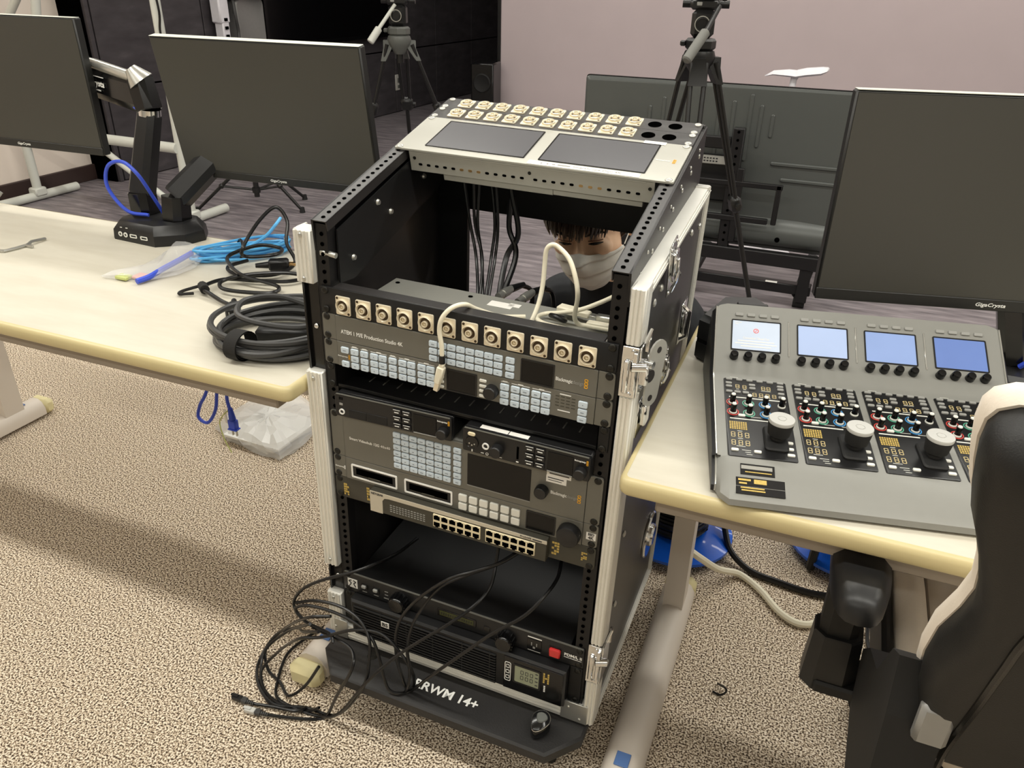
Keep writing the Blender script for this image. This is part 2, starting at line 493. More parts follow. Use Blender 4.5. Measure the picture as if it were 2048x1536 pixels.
# the panelled dark wall: separate panels with open joints
dw = T('wall_stage', None, None, (-4.0, 3.0, 0), ID, kind='structure')
ang = math.atan2(0.25, 6.0)
DWF = Matrix.Translation((-4.0, 3.0, 0)) @ Matrix.Rotation(-ang, 4, 'Z')
DWF_Y = Matrix.Rotation(-ang, 4, 'Z')
dw.o.matrix_world = DWF
dw.loc = Vector((0, 0, 0))
dw.part('backing', MB().box((-0.13, 3.0, CEIL / 2), (0.24, 6.05, CEIL)), 'hole_black', smooth=False)
ys = [0.02, 0.95, 1.80, 2.63, 3.47, 4.30, 5.14, 5.98]
zs = [0.0, 0.59, 1.55, CEIL]
for y0, y1 in zip(ys, ys[1:]):
    for z0, z1 in zip(zs, zs[1:]):
        mb = MB().box((0.0, (y0 + y1) / 2, (z0 + z1) / 2), (0.03, y1 - y0 - 0.012, z1 - z0 - 0.012), 0.003)
        dw.part('panel', mb, 'black_wall_wood', smooth=False)
dw.part('end_board', MB().box((-0.11, 0.0, CEIL / 2), (0.25, 0.03, CEIL), 0.003), 'black_wall_wood', smooth=False)

# ceiling lamps: long white fittings with tubes, the light itself sits just below each one
for i, (lx, ly, sx, sy) in enumerate(LAMPS):
    tag = 'white recessed ceiling light fitting with two fluorescent tubes'
    t = T('ceiling_light', tag, 'ceiling light', (lx, ly, CEIL), group='ceiling lights in rows')
    t.part('housing', MB().box((lx, ly, CEIL - 0.02), (sx + 0.06, sy + 0.08, 0.04), 0.004), 'wall_white')
    for s in (-1, 1):
        t.part('tube', MB().cyl((lx - sx / 2, ly + s * 0.04, CEIL - 0.052), (lx + sx / 2, ly + s * 0.04, CEIL - 0.052), 0.012, n=10), 'lamp_tube')

# ================================================================== desks
def desk(label, x0, x1, y0, y1, legs, rot=0.0):
    zt = 0.70
    t = T('desk', label, 'desk', ((x0 + x1) / 2, (y0 + y1) / 2, 0), ID)
    w, d = x1 - x0, y1 - y0
    cx, cy = (x0 + x1) / 2, (y0 + y1) / 2
    E_ = 0.009
    t.part('tabletop', MB().prism(rrect(w - 2 * E_, d - 2 * E_, 0.008, 4, cx, cy), zt - 0.026, zt), 'desk_top')
    rings = []
    for e, z in ((0.0, -0.0268), (0.005, -0.0262), (0.0078, -0.0235), (0.009, -0.019), (0.009, -0.009), (0.0078, -0.0042), (0.005, -0.0012), (0.0, 0.0003)):
        rings.append([(p[0], p[1], zt + z) for p in rrect(w - 2 * E_ + 2 * e, d - 2 * E_ + 2 * e, 0.008 + e, 4, cx, cy)])
    t.part('edge_band', MB().loft(rings, caps=False), 'desk_edge', ang=60)
    t.part('apron_rail', MB().box((cx, y0 + 0.045, zt - 0.044), (w - 0.10, 0.03, 0.036), 0.003), 'desk_metal_shaded')
    t.part('apron_rail', MB().box((cx, y1 - 0.06, zt - 0.044), (w - 0.10, 0.03, 0.036), 0.003), 'desk_metal_shaded')
    for lx, post_y, ya, yb in legs:
        foot = t.part('foot', foot_mb(lx, ya, yb), 'desk_metal')
        for yy, s in ((ya, -1), (yb, 1)):
            t.part('end_cap', MB().box((lx, yy + s * 0.018, 0.03), (0.072, 0.04, 0.05), 0.012), 'desk_cap', foot)
            t.part('sticker', MB().box((lx, yy - s * 0.06, 0.063), (0.026, 0.03, 0.003), 0.001), 'blue_sticker', foot)
        t.part('leg', MB().loft([[(lx + a * 0.022, post_y + b * wd, z) for a, b in ((-1, -1), (1, -1), (1, 1), (-1, 1))]
                                 for z, wd in ((0.05, 0.032), (0.35, 0.03), (zt - 0.03, 0.03))]), 'desk_metal', smooth=False)
        t.part('top_bracket', MB().box((lx, cy, zt - 0.045), (0.045, d * 0.72, 0.03), 0.004), 'desk_metal')
    return t

def foot_mb(lx, ya, yb):
    prof = [(-0.036, 0.012), (0.036, 0.012), (0.036, 0.034), (0.026, 0.052), (0.012, 0.061), (-0.012, 0.061), (-0.026, 0.052), (-0.036, 0.034)]
    return MB().loft([[(lx + a, y, b) for a, b in prof] for y in (ya, yb)])

deskR = desk('beige desk holding the camera control panel, with cream rounded edge', 0.2745, 1.78, -0.083, 0.517,
             [(0.318, 0.44, -0.075, 0.50), (1.70, 0.44, -0.075, 0.50)])
deskL = desk('beige desk with tangled cables and a twin monitor arm on it', -1.985, -0.284, -0.058, 0.545,
             [(-0.335, 0.43, -0.03, 0.52), (-1.78, 0.43, -0.03, 0.52)])
# ================================================================== the flight case rack
case = T('flight_case', 'open black flight case rack with aluminium edges and slanted top', 'rack case', (0, 0.22, -0.748), RACK)
BOT = -0.748
YB = 0.445
def ztop(y): return 0.082 + (y / 0.44) * 0.042
for s in (-1, 1):
    poly = [(0.012, BOT + 0.01), (YB - 0.01, BOT + 0.01), (YB - 0.01, ztop(YB) - 0.008), (0.012, ztop(0.012) - 0.008)]
    case.part('side_panel', MB().prism(poly, s * 0.2505, s * 0.265, SIDE), 'laminate_black', smooth=False)
    # aluminium edging, stepped profile
    def edge(p, q, w=0.020):
        p = Vector(p); q = Vector(q)
        mb = MB()
        dv = (q - p); L = dv.length; dv.normalize()
        nin = Vector((-dv.y, dv.x))
        for (a0, a1, o) in ((0.0, w, 0.2685), (0.004, w - 0.004, 0.2705), (0.009, w - 0.012, 0.2718)):
            pl = [p + nin * a0, q + nin * a0, q + nin * a1, p + nin * a1]
            mb.prism([(v.x, v.y) for v in pl], s * 0.2455, s * o, SIDE)
        return mb
    case.part('edge_extrusion', edge((YB, ztop(YB)), (0.0, ztop(0))), 'aluminium', smooth=False)
    case.part('edge_extrusion', edge((YB, BOT), (YB, ztop(YB))), 'aluminium', smooth=False)
    case.part('edge_extrusion', edge((0.0, BOT), (YB, BOT)), 'aluminium', smooth=False)
# front vertical extrusions, broken by the latch recesses
def front_ext(s, z0, z1):
    mb = MB()
    c_, w_, fl, lip = (0.2625, 0.031, (0.2515, 0.2590, 0.2665, 0.2740), 0.2765) if s < 0 else (0.2612, 0.0205, (0.2545, 0.2605, 0.2665), 0.2700)
    mb.box((s * c_, 0.004, (z0 + z1) / 2), (w_, 0.030, z1 - z0), 0.002)
    for xx in fl: mb.cyl((s * xx, -0.0105, z0 + 0.002), (s * xx, -0.0105, z1 - 0.002), 0.0026, n=8)
    mb.box((s * lip, 0.012, (z0 + z1) / 2), (0.004, 0.026, z1 - z0), 0.001)
    return mb
for z0, z1 in ((0.002, 0.088), (-0.566, -0.153), (-0.735, -0.635)):
    case.part('corner_extrusion', front_ext(-1, z0, z1), 'aluminium')
for z0, z1 in ((0.005, 0.088), (-0.55, -0.072), (-0.745, -0.635)):
    case.part('corner_extrusion', front_ext(1, z0, z1), 'aluminium')
rv = MB()
for z0, z1 in ((0.01, 0.08), (-0.55, -0.165), (-0.72, -0.645)):
    for z in (z0, z1):
        rv.ball((-0.262, -0.014, z), (0.004, 0.002, 0.004), nu=8, nv=4)
for z in (-0.02, 0.05, -0.2, -0.35, -0.5, -0.64):
    rv.ball((0.2725, 0.045, z), (0.003, 0.006, 0.006), nu=10, nv=6)
for y, z in ((0.12, 0.045), (0.22, 0.055), (0.33, 0.07), (0.41, 0.06), (0.09, -0.055), (0.10, -0.09)):
    rv.ball((0.2655, y, z), (0.004, 0.006, 0.006), nu=10, nv=6)
case.part('rivets', rv, 'steel', kind='stuff')
for z0, z1 in ((-0.153, 0.002), (-0.635, -0.566)):
    mb = MB().box((-0.262, 0.010, (z0 + z1) / 2), (0.026, 0.012, z1 - z0), 0.001).box((-0.2735, 0.012, (z0 + z1) / 2), (0.004, 0.03, z1 - z0), 0.001)
    lr = case.part('latch_recess', mb, 'black_gloss')
    case.part('rivet', MB().ball((-0.259, 0.003, (z0 + z1) / 2), (0.005, 0.003, 0.005), nu=10, nv=6), 'chrome', lr)
# bottom board, front bottom edging
case.part('bottom_panel', MB().box((0, YB / 2, BOT + 0.006), (0.50, YB - 0.01, 0.012)), 'laminate_black', smooth=False)
mb = MB().box((0, 0.002, -0.7295), (0.508, 0.026, 0.037), 0.002)
for zz in (-0.737, -0.729, -0.721): mb.cyl((-0.252, -0.011, zz), (0.252, -0.011, zz), 0.0028, n=8)
case.part('bottom_extrusion', mb, 'aluminium')
case.part('corner_plate', MB().box((0.236, -0.013, -0.722), (0.05, 0.003, 0.045), 0.001).ball((0.225, -0.015, -0.712), (0.003, 0.002, 0.003), nu=8, nv=4).ball((0.247, -0.015, -0.735), (0.003, 0.002, 0.003), nu=8, nv=4), 'steel')
case.part('corner_plate', MB().box((-0.250, -0.013, -0.722), (0.03, 0.003, 0.045), 0.001), 'steel')
case.part('back_panel', MB().box((0, YB - 0.006, (-0.742 - 0.30) / 2), (0.49, 0.012, 0.742 - 0.30)), 'rack_black', smooth=False)
# vertical rack rails with holes
def rail_holes(s, zs):
    mb = MB()
    for z in zs: mb.prism(circ(0.0033, 10, s * 0.2326, z), 0.0005, 0.0012, FRONT)
    return mb
for s in (-1, 1):
    mb = MB().box((s * 0.2335, 0.0008, (0.098 + BOT + 0.02) / 2), (0.0205, 0.0016, 0.098 - BOT - 0.02))
    mb.box((s * 0.2445, 0.022, (0.098 + BOT + 0.02) / 2), (0.002, 0.045, 0.098 - BOT - 0.02))
    mb.box((s * 0.2245, 0.012, (0.098 + BOT + 0.02) / 2), (0.0016, 0.022, 0.098 - BOT - 0.02))
    rail = case.part('front_rail', mb, 'black_paint', smooth=False)
    zs = []
    for u in range(-2, 16):
        for h in (0.00635, 0.022225, 0.0381): zs.append(-(u * U + h))
    case.part('rail_holes', rail_holes(s, zs), 'hole_black', rail, smooth=False)
    # slanted frame: side cheek, top rail
    y0, z0 = -0.004, 0.1035
    y1, z1 = 0.456, 0.2195
    poly = [(y0, z0), (y1, z1), (y1, 0.095), (0.0, 0.055)]
    case.part('slant_cheek', MB().prism(poly, s * 0.2440, s * 0.2475, SIDE), 'black_paint', smooth=False)
    sl = Matrix.Translation((0, y0, z0)) @ Matrix.Rotation(math.atan2(z1 - z0, y1 - y0), 4, 'X')
    L = math.hypot(y1 - y0, z1 - z0)
    srail = case.part('slant_rail', MB().box((s * 0.2335, L / 2, -0.0008), (0.026, L, 0.0016), 0, sl).box((s * 0.2213, L / 2, -0.008), (0.0016, L, 0.016), 0, sl), 'laminate_black', smooth=False)
    hm = MB()
    k = 0
    while True:
        p = 0.012 + (k // 3) * U + (0, 0.015875, 0.03175)[k % 3]
        if p > L - 0.006: break
        hm.prism(circ(0.0033, 10, s * 0.2326, p), 0.0002, 0.0008, TOP, 0, sl); k += 1
    case.part('rail_holes', hm, 'hole_black', srail, smooth=False)
    # inner mounting plate under the slanted rail
    poly = [(0.02, 0.085), (0.40, 0.185), (0.40, 0.09), (0.06, -0.005), (0.02, 0.0)]
    pl = case.part('inner_plate', MB().prism(poly, s * 0.2180, s * 0.2205, SIDE), 'black_plastic', smooth=False)
    bm_ = MB()
    for (yy, zz) in ((0.06, 0.03), (0.18, 0.075), (0.30, 0.11), (0.14, 0.10)):
        bm_.cyl((s * 0.2182, yy, zz), (s * 0.2145, yy, zz), 0.0055, 0.004, 10)
    case.part('bolts', bm_, 'steel', pl)
    case.part('rear_rail', MB().box((s * 0.218, YB - 0.02, -0.30), (0.064, 0.012, 0.84)), 'rack_black', smooth=False)
    if s < 0:
        case.part('rail_clip', MB().cyl((-0.232, 0.004, 0.052), (-0.212, 0.004, 0.050), 0.0045, n=10).box((-0.234, 0.002, 0.052), (0.01, 0.006, 0.008), 0.001), 'steel')
case.part('rear_cross_panel', MB().box((0, YB - 0.004, 0.118), (0.488, 0.008, 0.195)), 'rack_black', smooth=False)
case.part('top_back_rail', MB().box((0, 0.452, 0.212), (0.488, 0.012, 0.02), 0.001), 'black_paint')
bl = MB()
for k in range(7): bl.ball((0.2478, 0.05 + 0.06 * k, 0.085 + 0.0155 * k), (0.002, 0.004, 0.004), nu=8, nv=5)
for k in range(6): bl.ball((0.2478, 0.08 + 0.065 * k, 0.108 + 0.0162 * k), (0.002, 0.003, 0.003), nu=8, nv=5)
case.part('cheek_bolts', bl, 'steel', kind='stuff')

# chrome latches and handle on the right side
def latch(py, pz, ry=0.0, scl=1.0):
    M = Matrix.Translation((0.2725, py, pz)) @ Matrix.Rotation(R(ry), 4, 'X') @ Matrix.Scale(scl, 4)
    mb = MB()
    mb.box((0.001, 0, 0), (0.003, 0.058, 0.11), 0.001, M)
    mb.box((0.006, 0, 0.012), (0.010, 0.034, 0.05), 0.003, M)
    mb.box((0.013, 0, 0.0), (0.006, 0.012, 0.044), 0.002, M)
    mb.tube([M @ Vector(p) for p in ((0.006, -0.018, -0.045), (0.014, -0.016, -0.02), (0.015, 0, -0.008), (0.014, 0.016, -0.02), (0.006, 0.018, -0.045))], 0.0028, 6)
    for a in (-1, 1):
        for b in (-1, 1): mb.ball((0.003, a * 0.021, b * 0.047), (0.003, 0.004, 0.004), M, 8, 5)
    return mb
case.part('butterfly_latch', latch(0.140, 0.072, 12, 0.75), 'chrome')
case.part('butterfly_latch', latch(0.200, -0.118, 8, 0.55), 'chrome')
def corner_latch(z0, z1):
    mb = MB()
    zc_ = (z0 + z1) / 2
    mb.box((0.2605, -0.0125, zc_), (0.023, 0.003, z1 - z0), 0.001)
    mb.box((0.2735, 0.010, zc_), (0.003, 0.044, z1 - z0), 0.001)
    mb.box((0.2575, -0.016, zc_ - 0.006), (0.008, 0.006, (z1 - z0) * 0.66), 0.002)
    mb.box((0.2685, -0.016, zc_ + 0.004), (0.006, 0.006, (z1 - z0) * 0.75), 0.001)
    mb.cyl((0.2640, -0.018, zc_ + 0.012), (0.2820, -0.010, zc_ + 0.012), 0.0075, n=12)
    mb.tube([(0.276, 0.0, z1 + 0.004), (0.280, 0.012, z1 + 0.020), (0.277, 0.024, z1 + 0.016), (0.276, 0.026, z1 - 0.02)], 0.0024, 6)
    for z in (z0 + 0.006, z1 - 0.006): mb.ball((0.2640, -0.0145, z), (0.0035, 0.002, 0.0035), nu=8, nv=4)
    return mb
case.part('corner_latch', corner_latch(-0.072, 0.005), 'chrome')
case.part('corner_latch', corner_latch(-0.635, -0.55), 'chrome')
pl = []
for k in range(9): a = math.pi * k / 8; pl.append((0.019 * math.cos(a), 0.034 + 0.019 * math.sin(a)))
for k in range(9): a = math.pi + math.pi * k / 8; pl.append((0.016 * math.cos(a) + 0.002, -0.034 + 0.016 * math.sin(a)))
PLM = Matrix.Translation((0.2860, 0.030, -0.050)) @ Matrix.Rotation(R(-24), 4, 'Z') @ Matrix.Rotation(R(-6), 4, 'X')
hp = case.part('hasp_plate', MB().prism(pl, 0, 0.003, SIDE, 0, PLM), 'zinc_plate')
case.part('plate_holes', MB().prism(circ(0.005, 12, 0, 0.038), 0.003, 0.0034, SIDE, 0, PLM).prism(circ(0.005, 12, 0, -0.036), 0.003, 0.0034, SIDE, 0, PLM).prism(circ(0.010, 14, -0.010, 0.0), 0.003, 0.0034, SIDE, 0, PLM), 'laminate_black', hp)
case.part('hasp_bracket', MB().box((0.278, 0.012, -0.045), (0.012, 0.016, 0.030), 0.003).cyl((0.272, 0.02, -0.03), (0.288, 0.016, -0.03), 0.006, n=12), 'chrome')
hm = MB()
hm.box((0.2725, 0.325, -0.085), (0.003, 0.045, 0.075), 0.001).box((0.278, 0.325, -0.085), (0.008, 0.026, 0.045), 0.003)
hm.tube([(0.273, 0.308, -0.115), (0.286, 0.308, -0.105), (0.286, 0.308, -0.06), (0.273, 0.308, -0.05)], 0.0035, 6)
case.part('side_handle', hm, 'chrome')
mb = MB().box((0.2725, 0.045, -0.128), (0.003, 0.040, 0.060), 0.001).box((0.279, 0.045, -0.122), (0.010, 0.026, 0.036), 0.003).cyl((0.277, 0.052, -0.092), (0.289, 0.052, -0.088), 0.009, n=12)
case.part('side_latch', mb, 'chrome')
case.part('recessed_dish', MB().prism(circ(0.050, 24, 0.345, -0.572), 0.266, 0.272, SIDE, 0.003).prism(circ(0.024, 18, 0.345, -0.572), 0.272, 0.279, SIDE, 0.004), 'chrome')

# ---- the caster board the case stands on
dol = T('caster_board', 'black chamfered wheel board lettered in white under the flight case', 'caster board', (0, 0.2, -0.865), RACK)
xa = 0.262
poly = [(-0.222, -0.098), (0.213, -0.098), (xa, -0.040), (xa, 0.455), (0.222, 0.505), (-0.222, 0.505), (-xa - 0.006, 0.455), (-xa - 0.006, -0.046)]
bd = dol.part('board', MB().prism(poly, -0.7705, -0.7485, TOP, 0.004), 'board_black')
dol.part('lettering', MB().text('RRWM 14+', 0.027, Matrix.Translation((-0.066, -0.052, -0.7483)), 0.0002, 'LEFT', 0.0006), 'print_white', bd, smooth=False)
dol.part('bolt', MB().cyl((-0.171, -0.028, -0.7486), (-0.171, -0.028, -0.744), 0.011, 0.008, 14), 'screw_dark', bd)
for cx_, cy_ in ((-0.20, -0.02), (0.20, -0.02), (-0.20, 0.43), (0.20, 0.43)):
    zg = -0.865 - cx_ * math.tan(R(1.14))
    w = dol.part('caster_fork', MB().box((cx_, cy_, -0.775), (0.06, 0.06, 0.008), 0.002).box((cx_ - 0.017, cy_ + 0.01, -0.805), (0.004, 0.03, 0.055), 0.001).box((cx_ + 0.017, cy_ + 0.01, -0.805), (0.004, 0.03, 0.055), 0.001), 'steel')
    hh = -0.772 - zg
    rr = 0.034
    dol.part('wheel', MB().cyl((cx_ - 0.013, cy_ + 0.015, zg + rr + 0.0), (cx_ + 0.013, cy_ + 0.015, zg + rr + 0.0), rr, n=20, bev=0.004), 'rubber', w)

# ================================================================== rack devices
screw_me = None
def screw_mesh(m):
    mb = MB().lathe([(0, 0), (0.0060, 0), (0.0060, 0.0006), (0.0052, 0.0016), (0.0030, 0.0023), (0, 0.0025)], 14, Matrix.Rotation(R(90), 4, 'X'))
    mb.box((0, -0.0024, 0), (0.0052, 0.0006, 0.0012)).box((0, -0.0024, 0), (0.0012, 0.0006, 0.0052))
    return shared(mb, 'screw', m)
SCREW_D = screw_mesh('screw_dark'); SCREW_S = screw_mesh('steel')

def panel(name, label, cat, zt, units, depth, face_m='device_grey', body_m='device_grey_lit', frame=RACK, ears=True, screws=SCREW_D, bodyw=0.43, proud=0.0, group=None, corner=0.005, bodyd=None):
    h = units * U - 0.0008
    zb = zt - units * U + 0.0004
    t = T(name, label, cat, (0, 0, zb), frame, group)
    zc = zb + h / 2
    if ears:
        t.part('face', MB().prism(rrect(0.4325, h, 0.0006, 1, 0, zc), 0.0, 0.0048 + proud, FRONT, 0.0006), face_m, smooth=False)
        for s in (-1, 1):
            w = 0.2413 - 0.2168
            x0 = s * (0.2168 + w / 2)
            pts = [(p[0], p[1]) for p in rrect(w, h, corner, 4, x0, zc)]
            pts = [((s * 0.2168) if (p[0] * s < 0.2168 + w / 2) else p[0], p[1] if p[0] * s >= 0.2168 + w / 2 else (zc + math.copysign(h / 2, p[1] - zc))) for p in pts]
            t.part('ear', MB().prism(pts, 0.0, 0.0035, FRONT, 0.0004), face_m)
    else:
        t.part('face', MB().prism(rrect(0.4826, h, corner, 4, 0, zc), 0.0, 0.0035, FRONT, 0.0005), face_m)
    t.part('body', MB().box((0, depth / 2 + 0.001, zc), (bodyw, depth, h - 0.002), 0.001), body_m)
    for s in (-1, 1):
        for z in (zt - 0.00635, zb + 0.006):
            t.piece('screw', screws, (s * 0.2326, -0.0034, z))
    t.zt = zt; t.zb = zb; t.zc = zc; t.h = h
    return t

def button_mesh(w, h, m, d=0.0026):
    return shared(MB().prism(rrect(w, h, 0.0018, 3), 0, d, FRONT, 0.0006), 'button', m)
B_BLUE = button_mesh(0.0138, 0.0096, 'button_blue')
B_BLUE_V = button_mesh(0.0138, 0.0102, 'button_blue')
B_WHITE = button_mesh(0.0148, 0.0135, 'button_white', 0.0035)
B_BLACK = button_mesh(0.0150, 0.0105, 'button_black', 0.0028)
B_PILL = button_mesh(0.0118, 0.0046, 'button_white', 0.002)

def buttons(t, me, grid, y=-0.0048, legend=True, lm='legend_dark'):
    lg = MB()
    for x, z in grid:
        b = t.piece('button', me, (x, y, z))
        if legend:
            w = random.choice((0.0016, 0.003, 0.005, 0.0056))
            lg.box((x, y - 0.00275, z - 0.0004), (w, 0.0003, 0.0011))
    if legend and lg.v: t.part('button_lettering', lg, lm, smooth=False)

def knob_mb(x, z, r, d, y=-0.0048):
    M = Matrix.Translation((x, y, z)) @ Matrix.Rotation(R(90), 4, 'X')
    return MB().lathe([(0, 0), (r * 1.02, 0), (r, d * 0.7), (r * 0.93, d * 0.94), (r * 0.85, d), (r * 0.3, d * 0.97), (0, d * 0.97)], 28, M)

def screen(t, x0, x1, z0, z1, m='screen_black', y=-0.0048, frame_m=None, name='screen'):
    o = t.part(name, MB().box(((x0 + x1) / 2, y, (z0 + z1) / 2), (x1 - x0, 0.0012, z1 - z0), 0.0003), m, smooth=False)
    if frame_m:
        t.part('screen_bezel', MB().ringprism(rrect(x1 - x0 + 0.004, z1 - z0 + 0.004, 0.001, 1, (x0 + x1) / 2, (z0 + z1) / 2), rrect(x1 - x0, z1 - z0, 0.0005, 1, (x0 + x1) / 2, (z0 + z1) / 2), -y - 0.0005, -y + 0.0012, FRONT), frame_m, o, smooth=False)
    return o

def bm_logo(t, xl, xr, z, y=-0.0051, light=True, size=None, split=True):
    w = xr - xl
    s = size or w * 0.19
    t.part('maker_name', MB().text('Blackmagic', s, TM(xl, y, z), 0.0001, 'LEFT', s * 0.015, width=w * 0.60), 'print_white', smooth=False)
    t.part('maker_name', MB().text('design', s, TM(xl + w * 0.615, y, z), 0.0001, 'LEFT', 0, width=w * 0.385), 'button_grey', smooth=False)

def bm_mark(t, x, z, y=-0.0051, k=1.0, m='print_orange'):
    mb = MB()
    for i in (-1, 0, 1):
        mb.ringprism(rrect(0.0056 * k, 0.0045 * k, 0.0013 * k, 2, x, z + i * 0.0051 * k), rrect(0.0036 * k, 0.0025 * k, 0.0007 * k, 2, x, z + i * 0.0051 * k), -y - 0.0003, -y + 0.0002, FRONT)
    t.part('maker_mark', mb, m, smooth=False)

# connector sockets
def conn_meshes():
    pl = MB().prism(rrect(0.026, 0.031, 0.0022, 3), 0, 0.0022, FRONT, 0.0004)
    ring = [(0.0104, 0.0), (0.0118, 0.0), (0.0118, 0.0036), (0.0108, 0.0044), (0.0098, 0.0030), (0.0088, 0.0006), (0.0086, 0.0)]
    M = Matrix.Translation((0, -0.0016, 0)) @ Matrix.Rotation(R(90), 4, 'X')
    pl.lathe(ring, 24, M)
    rec = MB().prism(circ(0.0088, 20), 0.0020, 0.0027, FRONT)
    for s in (-1, 1): rec.prism(circ(0.0021, 10, s * -0.0098, s * 0.0122), 0.002, 0.0026, FRONT)
    M2 = Matrix.Translation((0, -0.0022, 0)) @ Matrix.Rotation(R(90), 4, 'X')
    bar = MB().lathe([(0.0044, 0.0), (0.0050, 0.0), (0.0050, 0.0052), (0.0038, 0.0052), (0.0036, 0.001), (0.0014, 0.001), (0.0013, 0.0042), (0.0, 0.0044)], 16, M2)
    return shared(pl, 'connector', 'nickel'), shared(rec, 'recess', 'nickel_dark'), shared(bar, 'socket', 'nickel')
CONN, CREC, CBAR = conn_meshes()
def connector(t, x, z, y=-0.0035):
    p = t.piece('connector', CONN, (x, y, z))
    for nm, me in (('recess', CREC), ('socket', CBAR)):
        o = bpy.data.objects.new(nm, me); C.objects.link(o); o.parent = p

# U1: patch panel with twelve sockets
t = panel('patch_panel', 'black patch panel with twelve silver coaxial sockets above the video switcher', 'patch panel', 0.0, 1, 0.02, 'rack_black', 'rack_black', ears=False, corner=0.001)
t.part('top_flange', MB().box((0, 0.010, -0.0015), (0.44, 0.024, 0.003), 0.001), 'laminate_black')
for i in range(12): connector(t, -0.1996 + i * 0.0362, -0.0268)

# U2: video switcher
t = panel('video_switcher', 'grey production switcher panel lettered in white with three button rows', 'switcher', -U, 1, 0.185)
z = -U
grid = [(-0.0424 + 0.0153 * c, zz) for c in range(8) for zz in (-0.0577, -0.0698, -0.0820)] + [(0.0836, zz) for zz in (-0.0577, -0.0698, -0.0820)]
buttons(t, B_BLUE, grid)
screen(t, 0.1023, 0.1503, -0.0858, -0.0524, 'screen_black', frame_m='black_plastic')
t.part('lettering', MB().text('ATEM 1 M/E Production Studio 4K', 0.0095, TM(-0.2069, -0.0051, -0.0714), 0.0001, 'LEFT', 0.00012, width=0.1115), 'print_white', smooth=False)
bm_logo(t, 0.1545, 0.1965, -0.0710); bm_mark(t, 0.2005, -0.0695)
t.part('label_sticker', MB().box((0.0, 0.155, -0.0452), (0.042, 0.022, 0.0004)).box((0.022, 0.162, -0.0452), (0.02, 0.014, 0.0004)), 'paper_white', smooth=False)
for xx in (-0.20, -0.06, 0.09): t.part('case_screw', MB().prism(circ(0.004, 12, xx, 0.165), -0.0452, -0.0446, TOP), 'hole_black')

# U3: broadcast panel
t = panel('switcher_control_panel', 'grey rack control panel with many pale buttons and one black knob', 'control panel', -2 * U, 1, 0.12)
g = []
zz3 = (-0.1028, -0.1153, -0.1275)
g += [(-0.2013, -0.1028), (-0.2013, -0.1275)]
for x in (-0.1833, -0.1655, -0.1475, -0.1319, -0.1140, -0.0965, -0.0809, -0.0628, -0.0474): g += [(x, zz) for zz in zz3]
for x in (0.0764, 0.0937, 0.1093, 0.1264, 0.1421): g += [(x, zz - 0.0008) for zz in zz3]
g += [(0.1989, zz - 0.0005) for zz in zz3]
buttons(t, B_BLUE_V, g)
for zz in (-0.1015, -0.1105, -0.1190, -0.1275): t.piece('soft_key', B_PILL, (0.0409, -0.0048, zz)); t.piece('soft_key', B_PILL, (-0.0305, -0.0048, zz))
screen(t, -0.0183, 0.0288, -0.1302, -0.0962, 'screen_black', frame_m='black_plastic')
t.part('knob', knob_mb(0.0563, -0.1150, 0.0108, 0.014), 'button_black')
lg = MB()
for r_ in range(4):
    for c_ in range(4): lg.box((0.1595 + c_ * 0.0082, -0.0050, -0.0985 - r_ * 0.0052), (0.0058, 0.0004, 0.0012))
t.part('led_lettering', lg, 'switch_grey', smooth=False)
lg = MB().box((0.1714, -0.0050, -0.0945), (0.017, 0.0004, 0.0014)).box((0.1704, -0.0050, -0.1215), (0.019, 0.0004, 0.0014))
for xa_, xb_ in ((-0.190, -0.177), (-0.172, -0.159), (-0.154, -0.125), (-0.120, -0.108), (-0.103, -0.075), (-0.069, -0.041), (0.070, 0.083), (0.087, 0.116), (0.120, 0.149)):
    lg.box(((xa_ + xb_) / 2, -0.0050, -0.0955), (xb_ - xa_, 0.0004, 0.0007)).box(((xa_ + xb_) / 2, -0.0050, -0.0944), (0.008, 0.0004, 0.0012))
t.part('group_lettering', lg, 'print_white', smooth=False, kind='stuff')
t.part('maker_name', MB().text('Blackmagicdesign', 0.0035, TM(-0.2155, -0.0051, -0.1150), 0.0001, 'LEFT', 0.00006, width=0.018), 'print_white', smooth=False)
bm_mark(t, -0.1945, -0.1150, k=0.55)

# U4: vented shelf
sh = T('vented_shelf', 'black vented rack shelf with slots above the two small recorders', 'shelf', (0, 0, -4 * U), RACK)
for s in (-1, 1): 
    e_ = sh.part('ear', MB().box((s * 0.2335, -0.0012, -3.5 * U), (0.0155, 0.0024, U - 0.001), 0.0005), 'rack_black')
    for zz in (-3 * U - 0.00635, -4 * U + 0.00635): sh.piece('screw', SCREW_D, (s * 0.2326, -0.0024, zz))
    sh.part('side_lip', MB().box((s * 0.224, 0.12, -3.5 * U), (0.0016, 0.24, U - 0.002)), 'rack_black', smooth=False)
sh.part('floor_plate', MB().box((0, 0.125, -4 * U + 0.0008), (0.446, 0.25, 0.0016)), 'rack_black', smooth=False)
sh.part('front_lip', MB().box((0, 0.001, -4 * U + 0.003), (0.446, 0.002, 0.008), 0.0005), 'rack_black')
for k in range(15): sh.part('vent_slot', MB().box((-0.185 + k * 0.0265, 0.045, -4 * U + 0.0019), (0.0022, 0.02, 0.0006)), 'device_grey', smooth=False)

